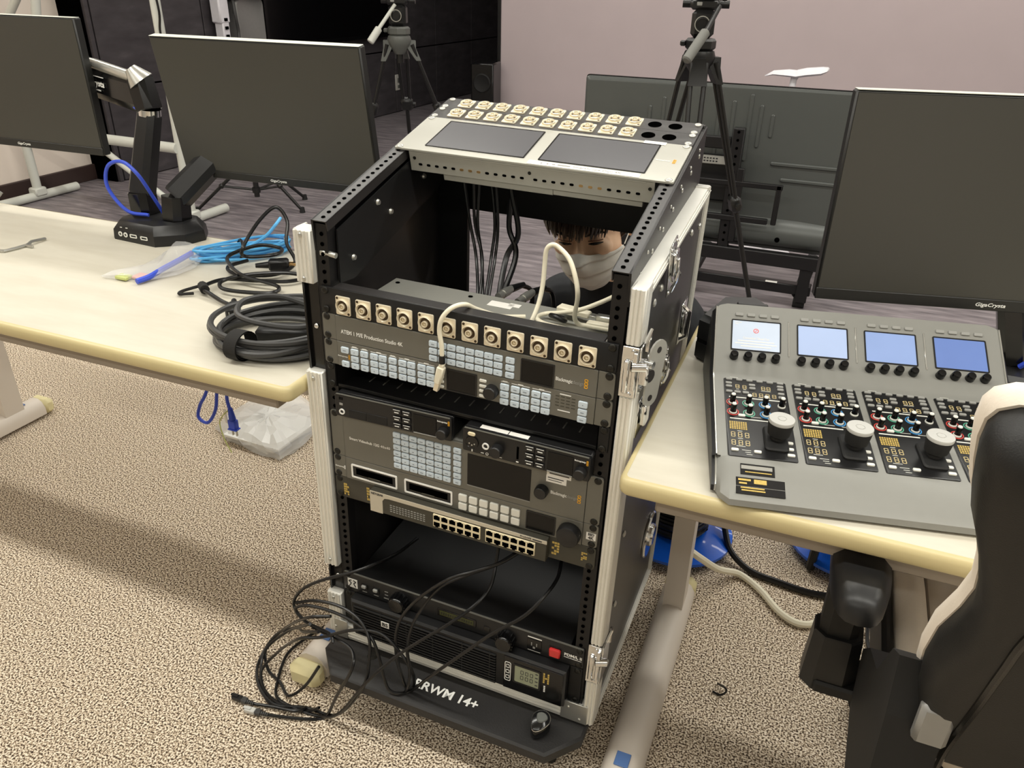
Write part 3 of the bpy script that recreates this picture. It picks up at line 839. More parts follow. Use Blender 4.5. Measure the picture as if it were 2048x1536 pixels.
# U5: two small recorders standing on the router
def small_device(label, x0, x1, y0, rot, kind):
    w = x1 - x0; h = U - 0.003
    M = Matrix.Translation((x0, y0, -5 * U)) @ Matrix.Rotation(R(rot), 4, 'Z')
    t = T('compact_recorder' if kind == 0 else 'compact_recorder', label, 'recorder', (0, 0, 0), RACK @ M)
    zc = h / 2 + 0.001
    t.part('body', MB().box((w / 2, 0.095, zc), (w, 0.185, h), 0.003), 'black_plastic')
    t.part('face', MB().prism(rrect(w, h, 0.003, 3, w / 2, zc), -0.004, 0.004, FRONT, 0.0008), 'black_plastic')
    t.part('top_edge', MB().box((w / 2, -0.003, h + 0.0012), (w - 0.006, 0.003, 0.0008)), 'device_grey', smooth=False)
    return t, w, h, zc
t, w, h, zc = small_device('small black recorder with square display, beside the device with microphone socket', -0.2195, -0.0095, -0.014, 2.2, 0)
def small_common(t, w, h, zc):
    bx = [w - 0.083, w - 0.066]
    lg = MB()
    for x in bx:
        for r_ in range(3):
            t.piece('button', B_BLACK, (x - 0.012, -0.004, zc + 0.0125 - r_ * 0.0128))
            lg.box((x - 0.012, -0.0070, zc + 0.012 - r_ * 0.0128), (0.008, 0.0003, 0.0014)); lg.box((x - 0.012, -0.0070, zc + 0.0166 - r_ * 0.0128), (0.012, 0.0003, 0.0007))
    t.part('button_lettering', lg, 'print_white', smooth=False)
    so = screen(t, w - 0.066, w - 0.026, zc - 0.016, zc + 0.016, 'screen_black', -0.0045)
    t.part('screen_trim', MB().box((w - 0.046, -0.0052, zc - 0.0178), (0.04, 0.0008, 0.0016)), 'button_grey', so, smooth=False)
    k = t.part('knob', knob_mb(w - 0.0135, zc - 0.006, 0.0095, 0.012, -0.004), 'button_black')
    t.part('maker_name', MB().text('Blackmagicdesign', 0.0035, TM(w - 0.0245, -0.0046, zc + 0.0125), 0.0001, 'LEFT', 0.00008, width=0.0175), 'print_white', smooth=False)
    bm_mark(t, w - 0.0045, zc + 0.0115, -0.0046, 0.55)
small_common(t, w, h, zc)
t.part('jack', MB().lathe([(0.0052, 0), (0.0052, 0.0016), (0.0032, 0.0016), (0.003, 0)], 18, Matrix.Translation((0.0125, -0.004, zc - 0.011)) @ Matrix.Rotation(R(90), 4, 'X')), 'print_white')
mb = MB()
for k in range(3): mb.box((0.009 + k * 0.0026, -0.0042, zc + 0.0135), (0.0011, 0.0006, 0.005))
t.part('vent_slots', mb, 'hole_black', smooth=False)
t.part('port', MB().box((0.0115, -0.0042, zc + 0.003), (0.006, 0.0006, 0.004)), 'button_grey', smooth=False)
t.part('media_cover', MB().box((0.0415, -0.0043, zc - 0.011), (0.032, 0.0012, 0.015), 0.0005).box((0.0775, -0.0043, zc - 0.011), (0.037, 0.0012, 0.015), 0.0005), 'black_matte')
t, w, h, zc = small_device('small black recorder with round microphone socket and two knobs', 0.0160, 0.2230, -0.0185, 0.0, 1)
small_common(t, w, h, zc)
t.part('microphone_socket', MB().prism(circ(0.0102, 22, 0.0165, zc - 0.002), 0.004, 0.0052, FRONT).lathe([(0.0102, 0), (0.0112, 0), (0.0108, 0.002), (0.0098, 0.001)], 22, Matrix.Translation((0.0165, -0.004, zc - 0.002)) @ Matrix.Rotation(R(90), 4, 'X')), 'black_gloss')
mb = MB()
for a in (210, 330, 270): mb.cyl((0.0165 + 0.005 * math.cos(R(a)), -0.005, zc - 0.002 + 0.005 * math.sin(R(a))), (0.0165 + 0.005 * math.cos(R(a)), -0.0058, zc - 0.002 + 0.005 * math.sin(R(a))), 0.0012, n=8)
t.part('socket_pins', mb, 'steel')
t.part('release_tab', MB().prism([(p[0], p[1]) for p in rrect(0.0125, 0.0062, 0.003, 4, 0.0155, zc + 0.0125)], 0.004, 0.0062, FRONT, 0.0008), 'port_beige')
t.part('jack', MB().lathe([(0.0058, 0), (0.0058, 0.0016), (0.0036, 0.0016), (0.0034, 0)], 18, Matrix.Translation((0.0395, -0.004, zc - 0.0035)) @ Matrix.Rotation(R(90), 4, 'X')), 'print_white')
t.part('volume_knob', knob_mb(0.0595, zc - 0.004, 0.0100, 0.013, -0.004), 'button_black')
t.part('card_slot', MB().box((0.0925, -0.0042, zc - 0.001), (0.0034, 0.0006, 0.022)), 'hole_black', smooth=False)
t.part('icon_lettering', MB().box((0.0165, -0.0042, zc - 0.0172), (0.002, 0.0004, 0.004)).box((0.034, -0.0042, zc - 0.0172), (0.005, 0.0004, 0.0012)).ringprism(circ(0.0025, 10, 0.042, zc - 0.017), circ(0.0017, 10, 0.042, zc - 0.017), 0.004, 0.0044, FRONT).box((0.0645, -0.0042, zc - 0.0172), (0.005, 0.0004, 0.001)).box((0.0925, -0.0042, zc - 0.0172), (0.004, 0.0004, 0.002)), 'print_white', smooth=False)
t.part('label_strip', MB().box((0.048, 0.010, h + 0.0014), (0.046, 0.010, 0.0004)).box((0.0885, 0.010, h + 0.0014), (0.032, 0.010, 0.0004)), 'paper_white', smooth=False)

# U6-7: router
zt = -5 * U
t = panel('video_router', 'grey two-unit video router with a block of pale keys and wide dark display', 'router', zt, 2, 0.20)
grid = [(-0.1117 + 0.01535 * c, -0.2384 - 0.01206 * r_) for c in range(7) for r_ in range(6)] + [(-0.0009, -0.2384 - 0.01206 * r_) for r_ in range(6)]
buttons(t, B_BLUE, grid)
screen(t, 0.0168, 0.1262, -0.2980, -0.2380, 'screen_black')
t.part('screen_trim', MB().box((0.0715, -0.0054, -0.2987), (0.1094, 0.0008, 0.0014)), 'button_grey', smooth=False)
t.part('knob', knob_mb(0.1459, -0.2700, 0.0108, 0.013), 'button_black')
t.part('lettering', MB().text('Smart Videohub 12G', 0.0072, TM(-0.2054, -0.0051, -0.2702), 0.0001, 'LEFT', 0.00015, width=0.0585), 'print_white', smooth=False)
t.part('lettering', MB().text('40x40', 0.0072, TM(-0.1445, -0.0051, -0.2702), 0.0001, 'LEFT', 0, width=0.0185), 'print_white', smooth=False)
bm_logo(t, 0.1594, 0.2030, -0.2695); bm_mark(t, 0.2063, -0.2695)
lb = t.part('label_sticker', MB().box((0.1712, -0.0051, -0.2345), (0.0395, 0.0005, 0.0098)).box((0.1675, -0.0051, -0.2452), (0.033, 0.0005, 0.0118)), 'paper_white', smooth=False)
t.part('label_print', MB().box((0.1718, -0.0055, -0.2345), (0.032, 0.0002, 0.0018)).box((0.1665, -0.0055, -0.2428), (0.026, 0.0002, 0.0016)).box((0.1655, -0.0055, -0.2470), (0.022, 0.0002, 0.001)), 'print_ink', lb, smooth=False)

# U8: disk recorder
zt = -7 * U
t = panel('disk_recorder', 'grey disk recorder with two white-framed drive slots and large jog wheel', 'recorder', zt, 1, 0.17)
for xc in (-0.1597, -0.0550):
    zc = -0.3358
    fr = t.part('drive_slot', MB().ringprism(rrect(0.0905, 0.0275, 0.002, 2, xc, zc), rrect(0.0845, 0.0215, 0.001, 2, xc, zc), 0.0046, 0.0062, FRONT), 'print_white')
    t.part('slot_opening', MB().box((xc, -0.0049, zc), (0.0845, 0.0006, 0.0215)), 'black_plastic', fr, smooth=False)
    t.part('slot_door', MB().box((xc, -0.0053, zc + 0.0005), (0.072, 0.0006, 0.0125)), 'hole_black', fr, smooth=False)
    t.part('eject_lever', MB().box((xc, -0.0060, zc - 0.0066), (0.024, 0.0016, 0.0032), 0.0006).box((xc, -0.0056, zc - 0.0064), (0.068, 0.0005, 0.0007)), 'switch_grey', fr)
buttons(t, B_WHITE, [(0.0097 + 0.01885 * c, zz) for c in range(6) for zz in (-0.3270, -0.3440)], lm='print_ink')
screen(t, 0.1237, 0.1697, -0.3500, -0.3180, 'screen_black', frame_m='black_plastic')
t.part('jog_wheel', knob_mb(0.1962, -0.3372, 0.0192, 0.016), 'button_black')
st = t.part('badge', MB().box((0.2307, -0.0038, -0.3340), (0.0158, 0.0006, 0.0138)), 'paper_white', smooth=False)
t.part('lettering', MB().text('SSD', 0.0062, TM(0.2307, -0.0043, -0.3305), 0.0001, 'CENTER', 0.0003).text('4K', 0.0078, TM(0.2307, -0.0043, -0.3372), 0.0001, 'CENTER', 0.0003), 'print_ink', st, smooth=False)
t.part('maker_name', MB().text('Blackmagicdesign', 0.0038, TM(-0.2385, -0.0040, -0.3350), 0.0001, 'LEFT', 0.00006, width=0.0175), 'print_white', smooth=False)
bm_mark(t, -0.2195, -0.3350, -0.0040, 0.5, 'print_white')

# U9: network switch
zt = -8 * U
t = panel('network_switch', 'dark network switch with a row of beige cable ports and gold stickers', 'network switch', zt, 1, 0.16, 'switch_grey', 'rack_black', ears=False, bodyw=0.33)
zc = t.zc
t.part('front_unit', MB().box((0.0005, -0.010, zc), (0.326, 0.016, U - 0.002), 0.001), 'switch_grey')
mb = MB().prism([(-0.1620, zt - 0.001), (-0.1620, -0.3995), (-0.1375, -0.3995), (-0.1375, -0.372), (-0.133, -0.366), (-0.125, -0.3645), (0.1640, -0.3630), (0.1640, -0.3567)], 0.0178, 0.0186, FRONT)
t.part('beige_trim', mb, 'beige_box', smooth=False)
for x0, n in ((-0.0389, 6), (0.0577, 6)):
    W_ = 0.0870
    blk = t.part('port_block', MB().box((x0 + W_ / 2, -0.0190, -0.3789), (W_, 0.003, 0.0255), 0.0006), 'port_beige')
    for c_ in range(n):
        for r_ in (0, 1):
            px = x0 + W_ / n * (c_ + 0.5); pz = -0.3727 - r_ * 0.0126
            zz = 1 if r_ == 0 else -1
            mb = MB().box((px, -0.0206, pz), (0.0112, 0.0006, 0.0078)).box((px, -0.0206, pz + zz * 0.0046), (0.0055, 0.0006, 0.002))
            t.part('port', mb, 'hole_black', blk, smooth=False)
lg = MB()
for r_ in range(4):
    for c_ in range(12): lg.box((-0.121 + c_ * 0.0058, -0.0182, -0.3765 - r_ * 0.0042), (0.0038, 0.0006, 0.0015))
t.part('led_marks', lg, 'button_grey', smooth=False, kind='stuff')
t.part('lettering', MB().text('NETGEAR', 0.0058, TM(-0.1595, -0.0188, -0.3610), 0.0001, 'LEFT', 0.0002, width=0.024), 'print_ink', smooth=False)
t.part('lettering', MB().text('ProSAFE', 0.0045, TM(0.118, -0.0188, -0.3600), 0.0001, 'LEFT', 0.0001, width=0.019).box((0.1475, -0.0188, -0.3600), (0.016, 0.0002, 0.0022)), 'print_ink', smooth=False)
for (xa_, xb_, za_, zb_) in ((-0.2246, -0.2142, -0.3944, -0.3689), (-0.1777, -0.1689, -0.3930, -0.3641), (0.1679, 0.1811, -0.3909, -0.3637), (0.2179, 0.2280, -0.3861, -0.3687)):
    mb = MB()
    n = 5
    for i in range(n):
        for j in range(3):
            if random.random() < 0.75: mb.box((xa_ + (xb_ - xa_) * (j + 0.5) / 3, -0.0039, za_ + (zb_ - za_) * (i + 0.5) / n), ((xb_ - xa_) / 3.6, 0.0006, (zb_ - za_) / n * 0.7))
    t.part('gold_sticker', mb, 'print_gold', smooth=False)

# U14: power sequencer
zt = -13 * U
t = panel('power_sequencer', 'black power distribution unit with red rocker switch and two knobs', 'power unit', zt, 1, 0.30, 'black_plastic', 'rack_black', ears=False, corner=0.001)
t.part('top_edge', MB().box((0, -0.002, zt - 0.0006), (0.478, 0.0035, 0.0009)), 'device_grey', smooth=False)
lb = t.part('emblem', MB().box((-0.2219, -0.0038, -0.6020), (0.021, 0.0006, 0.021)), 'print_white', smooth=False)
mb = MB()
for s in (-1, 1):
    mb.tube(catmull([(-0.2219 + s * 0.002, -0.0043, -0.5945), (-0.2219 + s * 0.0075, -0.0043, -0.5975), (-0.2219 + s * 0.003, -0.0043, -0.6020), (-0.2219 + s * 0.007, -0.0043, -0.6095)], 5), 0.0011, 6)
t.part('emblem_mark', mb, 'black_plastic', lb)
for x in (-0.1957, -0.1706):
    sw = t.part('toggle_frame', MB().box((x, -0.0042, -0.6010), (0.014, 0.0014, 0.013), 0.0005), 'black_gloss')
    t.part('toggle', MB().box((x, -0.0065, -0.5995), (0.009, 0.005, 0.006), 0.001), 'button_grey', sw)
t.part('lettering', MB().box((-0.1957, -0.0038, -0.6135), (0.010, 0.0004, 0.0014)).box((-0.1706, -0.0038, -0.6135), (0.010, 0.0004, 0.0014)).box((-0.148, -0.0038, -0.596), (0.007, 0.0004, 0.0012)).box((-0.148, -0.0038, -0.604), (0.007, 0.0004, 0.0012)).box((-0.146, -0.0038, -0.6125), (0.016, 0.0004, 0.0014)), 'button_grey', smooth=False)
def fluted(x, z, r, d):
    mb = knob_mb(x, z, r, d, -0.0035)
    for k in range(14):
        a = 2 * math.pi * k / 14
        mb.cyl((x + r * math.cos(a), -0.005, z + r * math.sin(a)), (x + r * 0.96 * math.cos(a), -0.0035 - d * 0.85, z + r * 0.96 * math.sin(a)), r * 0.12, n=6)
    return mb
t.part('selector_knob', fluted(-0.1170, -0.6015, 0.0165, 0.022), 'black_gloss')
t.part('selector_knob', fluted(0.0985, -0.6065, 0.0165, 0.022), 'black_gloss')
d_ = t.part('meter_frame', MB().box((-0.0015, -0.0042, -0.6000), (0.078, 0.0016, 0.0175), 0.0005), 'black_gloss')
t.part('meter_display', MB().box((-0.0015, -0.0052, -0.6000), (0.068, 0.0006, 0.0105)), 'lcd_green', d_, smooth=False)
mb = MB()
for k in range(14): mb.box((-0.031 + k * 0.0046, -0.0057, -0.6000), (0.0022, 0.0004, 0.005))
t.part('meter_digits', mb, 'console_black', d_, smooth=False)
t.part('data_port', MB().box((0.0590, -0.0042, -0.6030), (0.012, 0.0014, 0.0105), 0.0005), 'black_gloss')
o_ = t.part('outlet', MB().prism(rrect(0.027, 0.026, 0.002, 2, 0.1503, -0.6025), 0.0035, 0.0052, FRONT, 0.0005), 'black_gloss')
t.part('outlet_slots', MB().box((0.1455, -0.0054, -0.6010), (0.0016, 0.0006, 0.007)).box((0.1550, -0.0054, -0.6010), (0.0016, 0.0006, 0.007)).box((0.1503, -0.0054, -0.6085), (0.004, 0.0006, 0.004)), 'button_grey', o_, smooth=False)
t.part('outlet_lettering', MB().box((0.1503, -0.0038, -0.5872), (0.026, 0.0004, 0.0024)).box((0.1503, -0.0038, -0.6180), (0.024, 0.0004, 0.0008)), 'print_white', smooth=False)
r_ = t.part('rocker_frame', MB().box((0.1895, -0.0042, -0.6020), (0.0235, 0.0016, 0.0215), 0.0006), 'black_gloss')
t.part('rocker_switch', MB().box((0.1895, -0.0075, -0.6020), (0.0205, 0.007, 0.0185), 0.002, None), 'red_switch', r_)
t.part('lettering', MB().text('PDM/L II', 0.0085, TM(0.2055, -0.0038, -0.6005), 0.0001, 'LEFT', 0.0003, width=0.032).box((0.2215, -0.0038, -0.6065), (0.032, 0.0004, 0.0007)), 'print_white', smooth=False)

# U15-16: uninterruptible power supply
zt = -14 * U
t = T('power_supply', 'black rack power supply with slatted grille and small lit display', 'power supply', (0, 0, -16 * U), RACK)
h = 2 * U - 0.003; zc = -15 * U
t.part('body', MB().box((0, 0.17, zc), (0.432, 0.34, h)), 'rack_black', smooth=False)
yf = -0.024
t.part('front_shell', MB().prism([(-0.217, zc - h / 2), (0.2175, zc - h / 2), (0.2175, zc + h / 2), (-0.217, zc + h / 2)], -0.002, -yf, FRONT, 0.004), 'black_plastic')
for k in range(11):
    zz = zc + h / 2 - 0.0125 - k * 0.0066
    t.part('grille_slat', MB().box((-0.061, yf - 0.0012, zz), (0.296, 0.004, 0.0030), 0.0008), 'black_matte')
mb = MB()
for k in range(11): mb.box((-0.061, yf - 0.0002, zc + h / 2 - 0.0158 - k * 0.0066), (0.296, 0.0008, 0.0032))
t.part('grille_gaps', mb, 'hole_black', smooth=False)
for xx in (-0.15, -0.095, -0.04, 0.02, 0.075): t.part('grille_rib', MB().box((xx, yf - 0.001, zc - 0.002), (0.0018, 0.0035, 0.072), 0.0004), 'black_matte')
bs = t.part('emblem', MB().box((-0.1395, yf - 0.0035, zc + 0.012), (0.017, 0.001, 0.014), 0.0004), 'print_white')
t.part('emblem_mark', MB().text('BS', 0.0125, TM(-0.1395, yf - 0.0042, zc + 0.012), 0.0001, 'CENTER', 0.0004, width=None), 'black_plastic', bs, smooth=False)
t.part('display_panel', MB().box((0.1585, yf - 0.001, zc), (0.112, 0.003, h - 0.008), 0.001), 'black_gloss')
d_ = t.part('display_frame', MB().ringprism(rrect(0.053, 0.046, 0.003, 3, 0.1475, zc + 0.006), rrect(0.046, 0.039, 0.002, 3, 0.1475, zc + 0.006), -yf + 0.002, -yf + 0.0036, FRONT), 'black_plastic')
t.part('display', MB().box((0.1475, yf - 0.0027, zc + 0.006), (0.046, 0.0008, 0.039)), 'lcd_pale', d_, smooth=False)
mb = MB()
for r_ in range(2):
    for c_ in range(3):
        xx, zz = 0.1385 + c_ * 0.009, zc + 0.013 - r_ * 0.013
        mb.ringprism(rrect(0.0058, 0.0092, 0.001, 1, xx, zz), rrect(0.0038, 0.0072, 0.0006, 1, xx, zz), -yf + 0.0028, -yf + 0.0034, FRONT)
for k in range(4): mb.box((0.166, yf - 0.0033, zc + 0.02 - k * 0.009), (0.005, 0.0004, 0.002))
t.part('display_digits', mb, 'print_ink', d_, smooth=False)
mb = MB()
mb.ringprism(rrect(0.012, 0.046, 0.003, 2, 0.111, zc + 0.004), rrect(0.0095, 0.0435, 0.002, 2, 0.111, zc + 0.004), -yf + 0.0024, -yf + 0.003, FRONT)
for k in (-1, 0, 1): mb.ringprism(rrect(0.007, 0.008, 0.001, 1, 0.111, zc + 0.004 + k * 0.013), rrect(0.0052, 0.0062, 0.0006, 1, 0.111, zc + 0.004 + k * 0.013), -yf + 0.0024, -yf + 0.0031, FRONT)
t.part('keypad_outline', mb, 'print_white', smooth=False)
mb = MB()
for i in range(5):
    for j in range(3):
        if random.random() < 0.75: mb.box((0.1795 + j * 0.004, yf - 0.0028, zc + 0.008 + i * 0.005), (0.003, 0.0006, 0.0036))
t.part('gold_sticker', mb, 'print_gold', smooth=False)
mb = MB()
for k in range(4): mb.box((0.1815, yf - 0.0028, zc - 0.002 - k * 0.004), (0.003, 0.0006, 0.0024))
t.part('side_lettering', mb, 'print_white', smooth=False)
for s in (-1, 1):
    e_ = t.part('ear', MB().box((s * 0.2298, -0.002, zc), (0.0225, 0.003, h), 0.0005), 'rack_black')
    for zz in (zc + 0.036, zc - 0.036): t.piece('screw', SCREW_D, (s * 0.2326, -0.0034, zz))

# ---- slanted top: dual-screen monitor and two patch panels
t = panel('scope_monitor', 'grey twin-screen rack monitor on the slanted top, with slotted front lip', 'rack monitor', 3 * U, 3, 0.004, 'scope_grey_lit', 'scope_grey_lit', SLANT, False, SCREW_S, 0.40, corner=0.004)
for (xa_, xb_) in ((-0.1895, -0.0115), (0.0165, 0.1907)):
    so = screen(t, xa_, xb_, 0.0195, 0.1205, 'screen_grey', -0.0036)
    t.part('screen_bezel', MB().ringprism(rrect(xb_ - xa_ + 0.004, 0.105, 0.0015, 1, (xa_ + xb_) / 2, 0.070), rrect(xb_ - xa_ - 0.001, 0.100, 0.0005, 1, (xa_ + xb_) / 2, 0.070), 0.0032, 0.0044, FRONT), 'black_gloss', so, smooth=False)
t.part('label_strip', MB().box((0.0945, -0.0040, 0.0078), (0.186, 0.0004, 0.0130)), 'paper_white', smooth=False)
lp = MB().text('SmartScope Duo 4K', 0.009, TM(0.078, -0.0043, 0.0078), 0.0001, 'LEFT', 0.0001, width=0.080)
for k, w in enumerate((0.003, 0.003, 0.005, 0.008, 0.014)): lp.box((0.025 + k * 0.0105, -0.0043, 0.0078), (w, 0.0002, 0.0042))
t.part('label_print', lp, 'button_grey', smooth=False)
t.part('label_sticker', MB().box((0.1805, -0.0040, 0.1280), (0.037, 0.0004, 0.010)), 'paper_white', smooth=False)
t.part('maker_name', MB().text('Blackmagicdesign', 0.0045, TM(0.1965, -0.0038, 0.0690), 0.0001, 'LEFT', 0.0001, width=0.024), 'print_white', smooth=False)
bm_mark(t, 0.2265, 0.0690, -0.0038, 0.9)
lip = t.part('front_lip', MB().box((-0.001, 0.019, 0.0035), (0.428, 0.036, 0.003), 0.0008), 'scope_grey_lit')
mb = MB(); mo = MB()
for k in range(25):
    xx = -0.195 + k * 0.0156 + (0.008 if k > 12 else 0)
    (mo if k in (5, 6, 7, 18, 19, 20) else mb).prism(rrect(0.0072, 0.0042, 0.0018, 2, xx, 0.0235), -0.0018, -0.0014, lambda a, b, d: (a, b, -d))
t.part('lip_slots', mb, 'hole_black', lip, smooth=False)
t.part('lip_lights', mo, 'brass', lip, smooth=False)
t.part('lip_screws', MB().prism(circ(0.003, 10, -0.205, 0.013), -0.0018, -0.0012, lambda a, b, d: (a, b, -d)).prism(circ(0.003, 10, 0.006, 0.013), -0.0018, -0.0012, lambda a, b, d: (a, b, -d)).prism(circ(0.003, 10, 0.206, 0.013), -0.0018, -0.0012, lambda a, b, d: (a, b, -d)), 'screw_dark', lip)
t.part('rear_connectors', MB().box((-0.055, 0.043, 0.012), (0.20, 0.012, 0.014), 0.001).box((0.12, 0.043, 0.010), (0.15, 0.010, 0.010), 0.001), 'scope_grey_lit')
for row, (z0, lab) in enumerate(((3 * U, 'dark patch panel of ten gold-centred sockets next to the twin screens'), (4 * U, 'dark patch panel of ten gold-centred sockets at the rear edge of slanted top'))):
    t = panel('patch_panel', lab, 'patch panel', z0 + U, 1, 0.012, 'laminate_black', 'rack_black', SLANT, False, SCREW_S, 0.40, corner=0.001)
    for k in range(10): connector(t, -0.1955 + k * 0.0357, z0 + 0.0222)
    mb = MB()
    for k in (10, 11): mb.prism(circ(0.0118, 22, -0.1955 + k * 0.0357, z0 + 0.0222), 0.0033, 0.0038, FRONT)
    t.part('empty_holes', mb, 'hole_black', smooth=False)
# ================================================================== camera control console on the right desk
CF = Matrix.Translation((0.4261, -0.0877, 0.70)) @ Matrix.Rotation(0.2028, 4, 'Z')
UA, UB = -0.019, 0.4063
t = T('camera_control_panel', 'grey four-channel camera control console with joysticks and small screens', 'control console', (0.19, 0.2, 0.0), CF)
W_ = UB - UA
prof = [(0.0, 0.004), (0.002, 0.012), (0.020, 0.022), (0.055, 0.0332), (0.069, 0.0353), (0.255, 0.0579), (0.263, 0.0595), (0.272, 0.0625), (0.380, 0.1344)]
# smooth profile and taper the front corners
def console_ring(u):
    ring = [(u, v, h) for v, h in prof] + [(u, 0.386, 0.132), (u, 0.398, 0.10), (u, 0.400, 0.012), (u, 0.395, 0.004)]
    return ring
def inset(u, e):
    r = []
    for (uu, v, h) in console_ring(u):
        vv = v
        if v < 0.06: vv = v + e * 1.3
        if v > 0.3 and h > 0.08: vv = v - e * 0.35; h = h - e * 0.2
        r.append((uu, vv, h))
    return r
rings = [inset(UA, 0.022), inset(UA + 0.005, 0.010), inset(UA + 0.016, 0.0), inset(UB - 0.016, 0.0), inset(UB - 0.005, 0.010), inset(UB, 0.022)]
t.part('housing', MB().loft(rings), 'console_grey', ang=25)
# dark underside shell and bright edge line at both ends
for u, s in ((UA, -1), (UB, 1)):
    ring = inset(u, 0.022)
    a = [(u + s * 0.0002, v, h) for _, v, h in ring]
    b = [(u + s * 0.006, v + (0.004 if v < 0.02 else 0), h * 0.93 + 0.001) for _, v, h in ring]
    t.part('end_cheek', MB().loft([a, b]), 'console_shell')
    t.part('edge_trim', MB().tube([(u + s * 0.0005, v, h + 0.0008) for _, v, h in ring[:10]], 0.0014, 6), 'console_trim')
t.part('rear_connector', MB().box((0.04, 0.402, 0.125), (0.05, 0.012, 0.008), 0.002), 'console_shell')

def plane(v0, h0, v1, h1):
    a = math.atan2(h1 - h0, v1 - v0)
    return Matrix.Translation((0, v0, h0)) @ Matrix.Rotation(a, 4, 'X')
LOW = plane(0.069, 0.0353, 0.263, 0.0590)
UP = plane(0.268, 0.0595, 0.380, 0.1344)
k86 = 0.86
def uu(x): return x * k86 / 1000.0 - 0.019
def ss(x): return x * k86 / 1000.0
PC = 0.1177 * k86
def P3(M, u, s, d=0.0): return M @ Vector((u, s, d))
def key_mesh(w, h, m, d=0.0022): return shared(MB().prism(rrect(w, h, 0.0014, 2), 0, d, TOP, 0.0005), 'key', m)
K_DARK = key_mesh(0.0095, 0.0048, 'button_grey'); K_WHITE = key_mesh(0.0098, 0.0052, 'button_white'); K_TOP = key_mesh(0.0125, 0.0058, 'button_grey', 0.0026)
SMALLKNOB = shared(MB().lathe([(0, 0), (0.0068, 0), (0.0064, 0.006), (0.0058, 0.0105), (0.0048, 0.0115), (0, 0.0118)], 18), 'knob', 'black_gloss')
COLKNOB = shared(MB().lathe([(0, 0.0), (0.0052, 0.0), (0.0050, 0.002), (0.0042, 0.0022), (0.0042, 0.013), (0.0036, 0.0146), (0, 0.0146)], 14), 'knob', 'black_gloss')
COLKNOB_CAP = shared(MB().lathe([(0, 0.0146), (0.0034, 0.0146), (0.003, 0.0158), (0, 0.0158)], 12), 'knob_cap', 'button_white')
COLLAR = shared(MB().lathe([(0.0052, 0.0004), (0.0058, 0.0004), (0.0054, 0.0022), (0.0046, 0.0024)], 16), 'collar', 'button_white')
RING = {c: shared(MB().lathe([(0.0072, 0.0), (0.0086, 0.0), (0.0086, 0.0008), (0.0072, 0.0008), (0.0072, 0.0)], 24), 'colour_ring', 'ring_' + c) for c in ('red', 'green', 'blue')}
rx_low = LOW.to_euler(); rx_up = UP.to_euler()
def seg_digit(mb, M, u, s, w, h):
    b = w * 0.16
    for (cu, cs, lw, lh) in ((0, h / 2, w, b), (0, 0, w, b), (0, -h / 2, w, b), (-w / 2, h / 4, b, h / 2), (w / 2, h / 4, b, h / 2), (-w / 2, -h / 4, b, h / 2), (w / 2, -h / 4, b, h / 2)):
        mb.box((u + cu, s + cs, 0.0014), (lw * 0.92 if lw > lh else lw, lh * 0.86 if lh > lw else lh, 0.0002), 0, M)
scr_m = ['screen_blue1', 'screen_blue2', 'screen_blue3', 'screen_blue4']
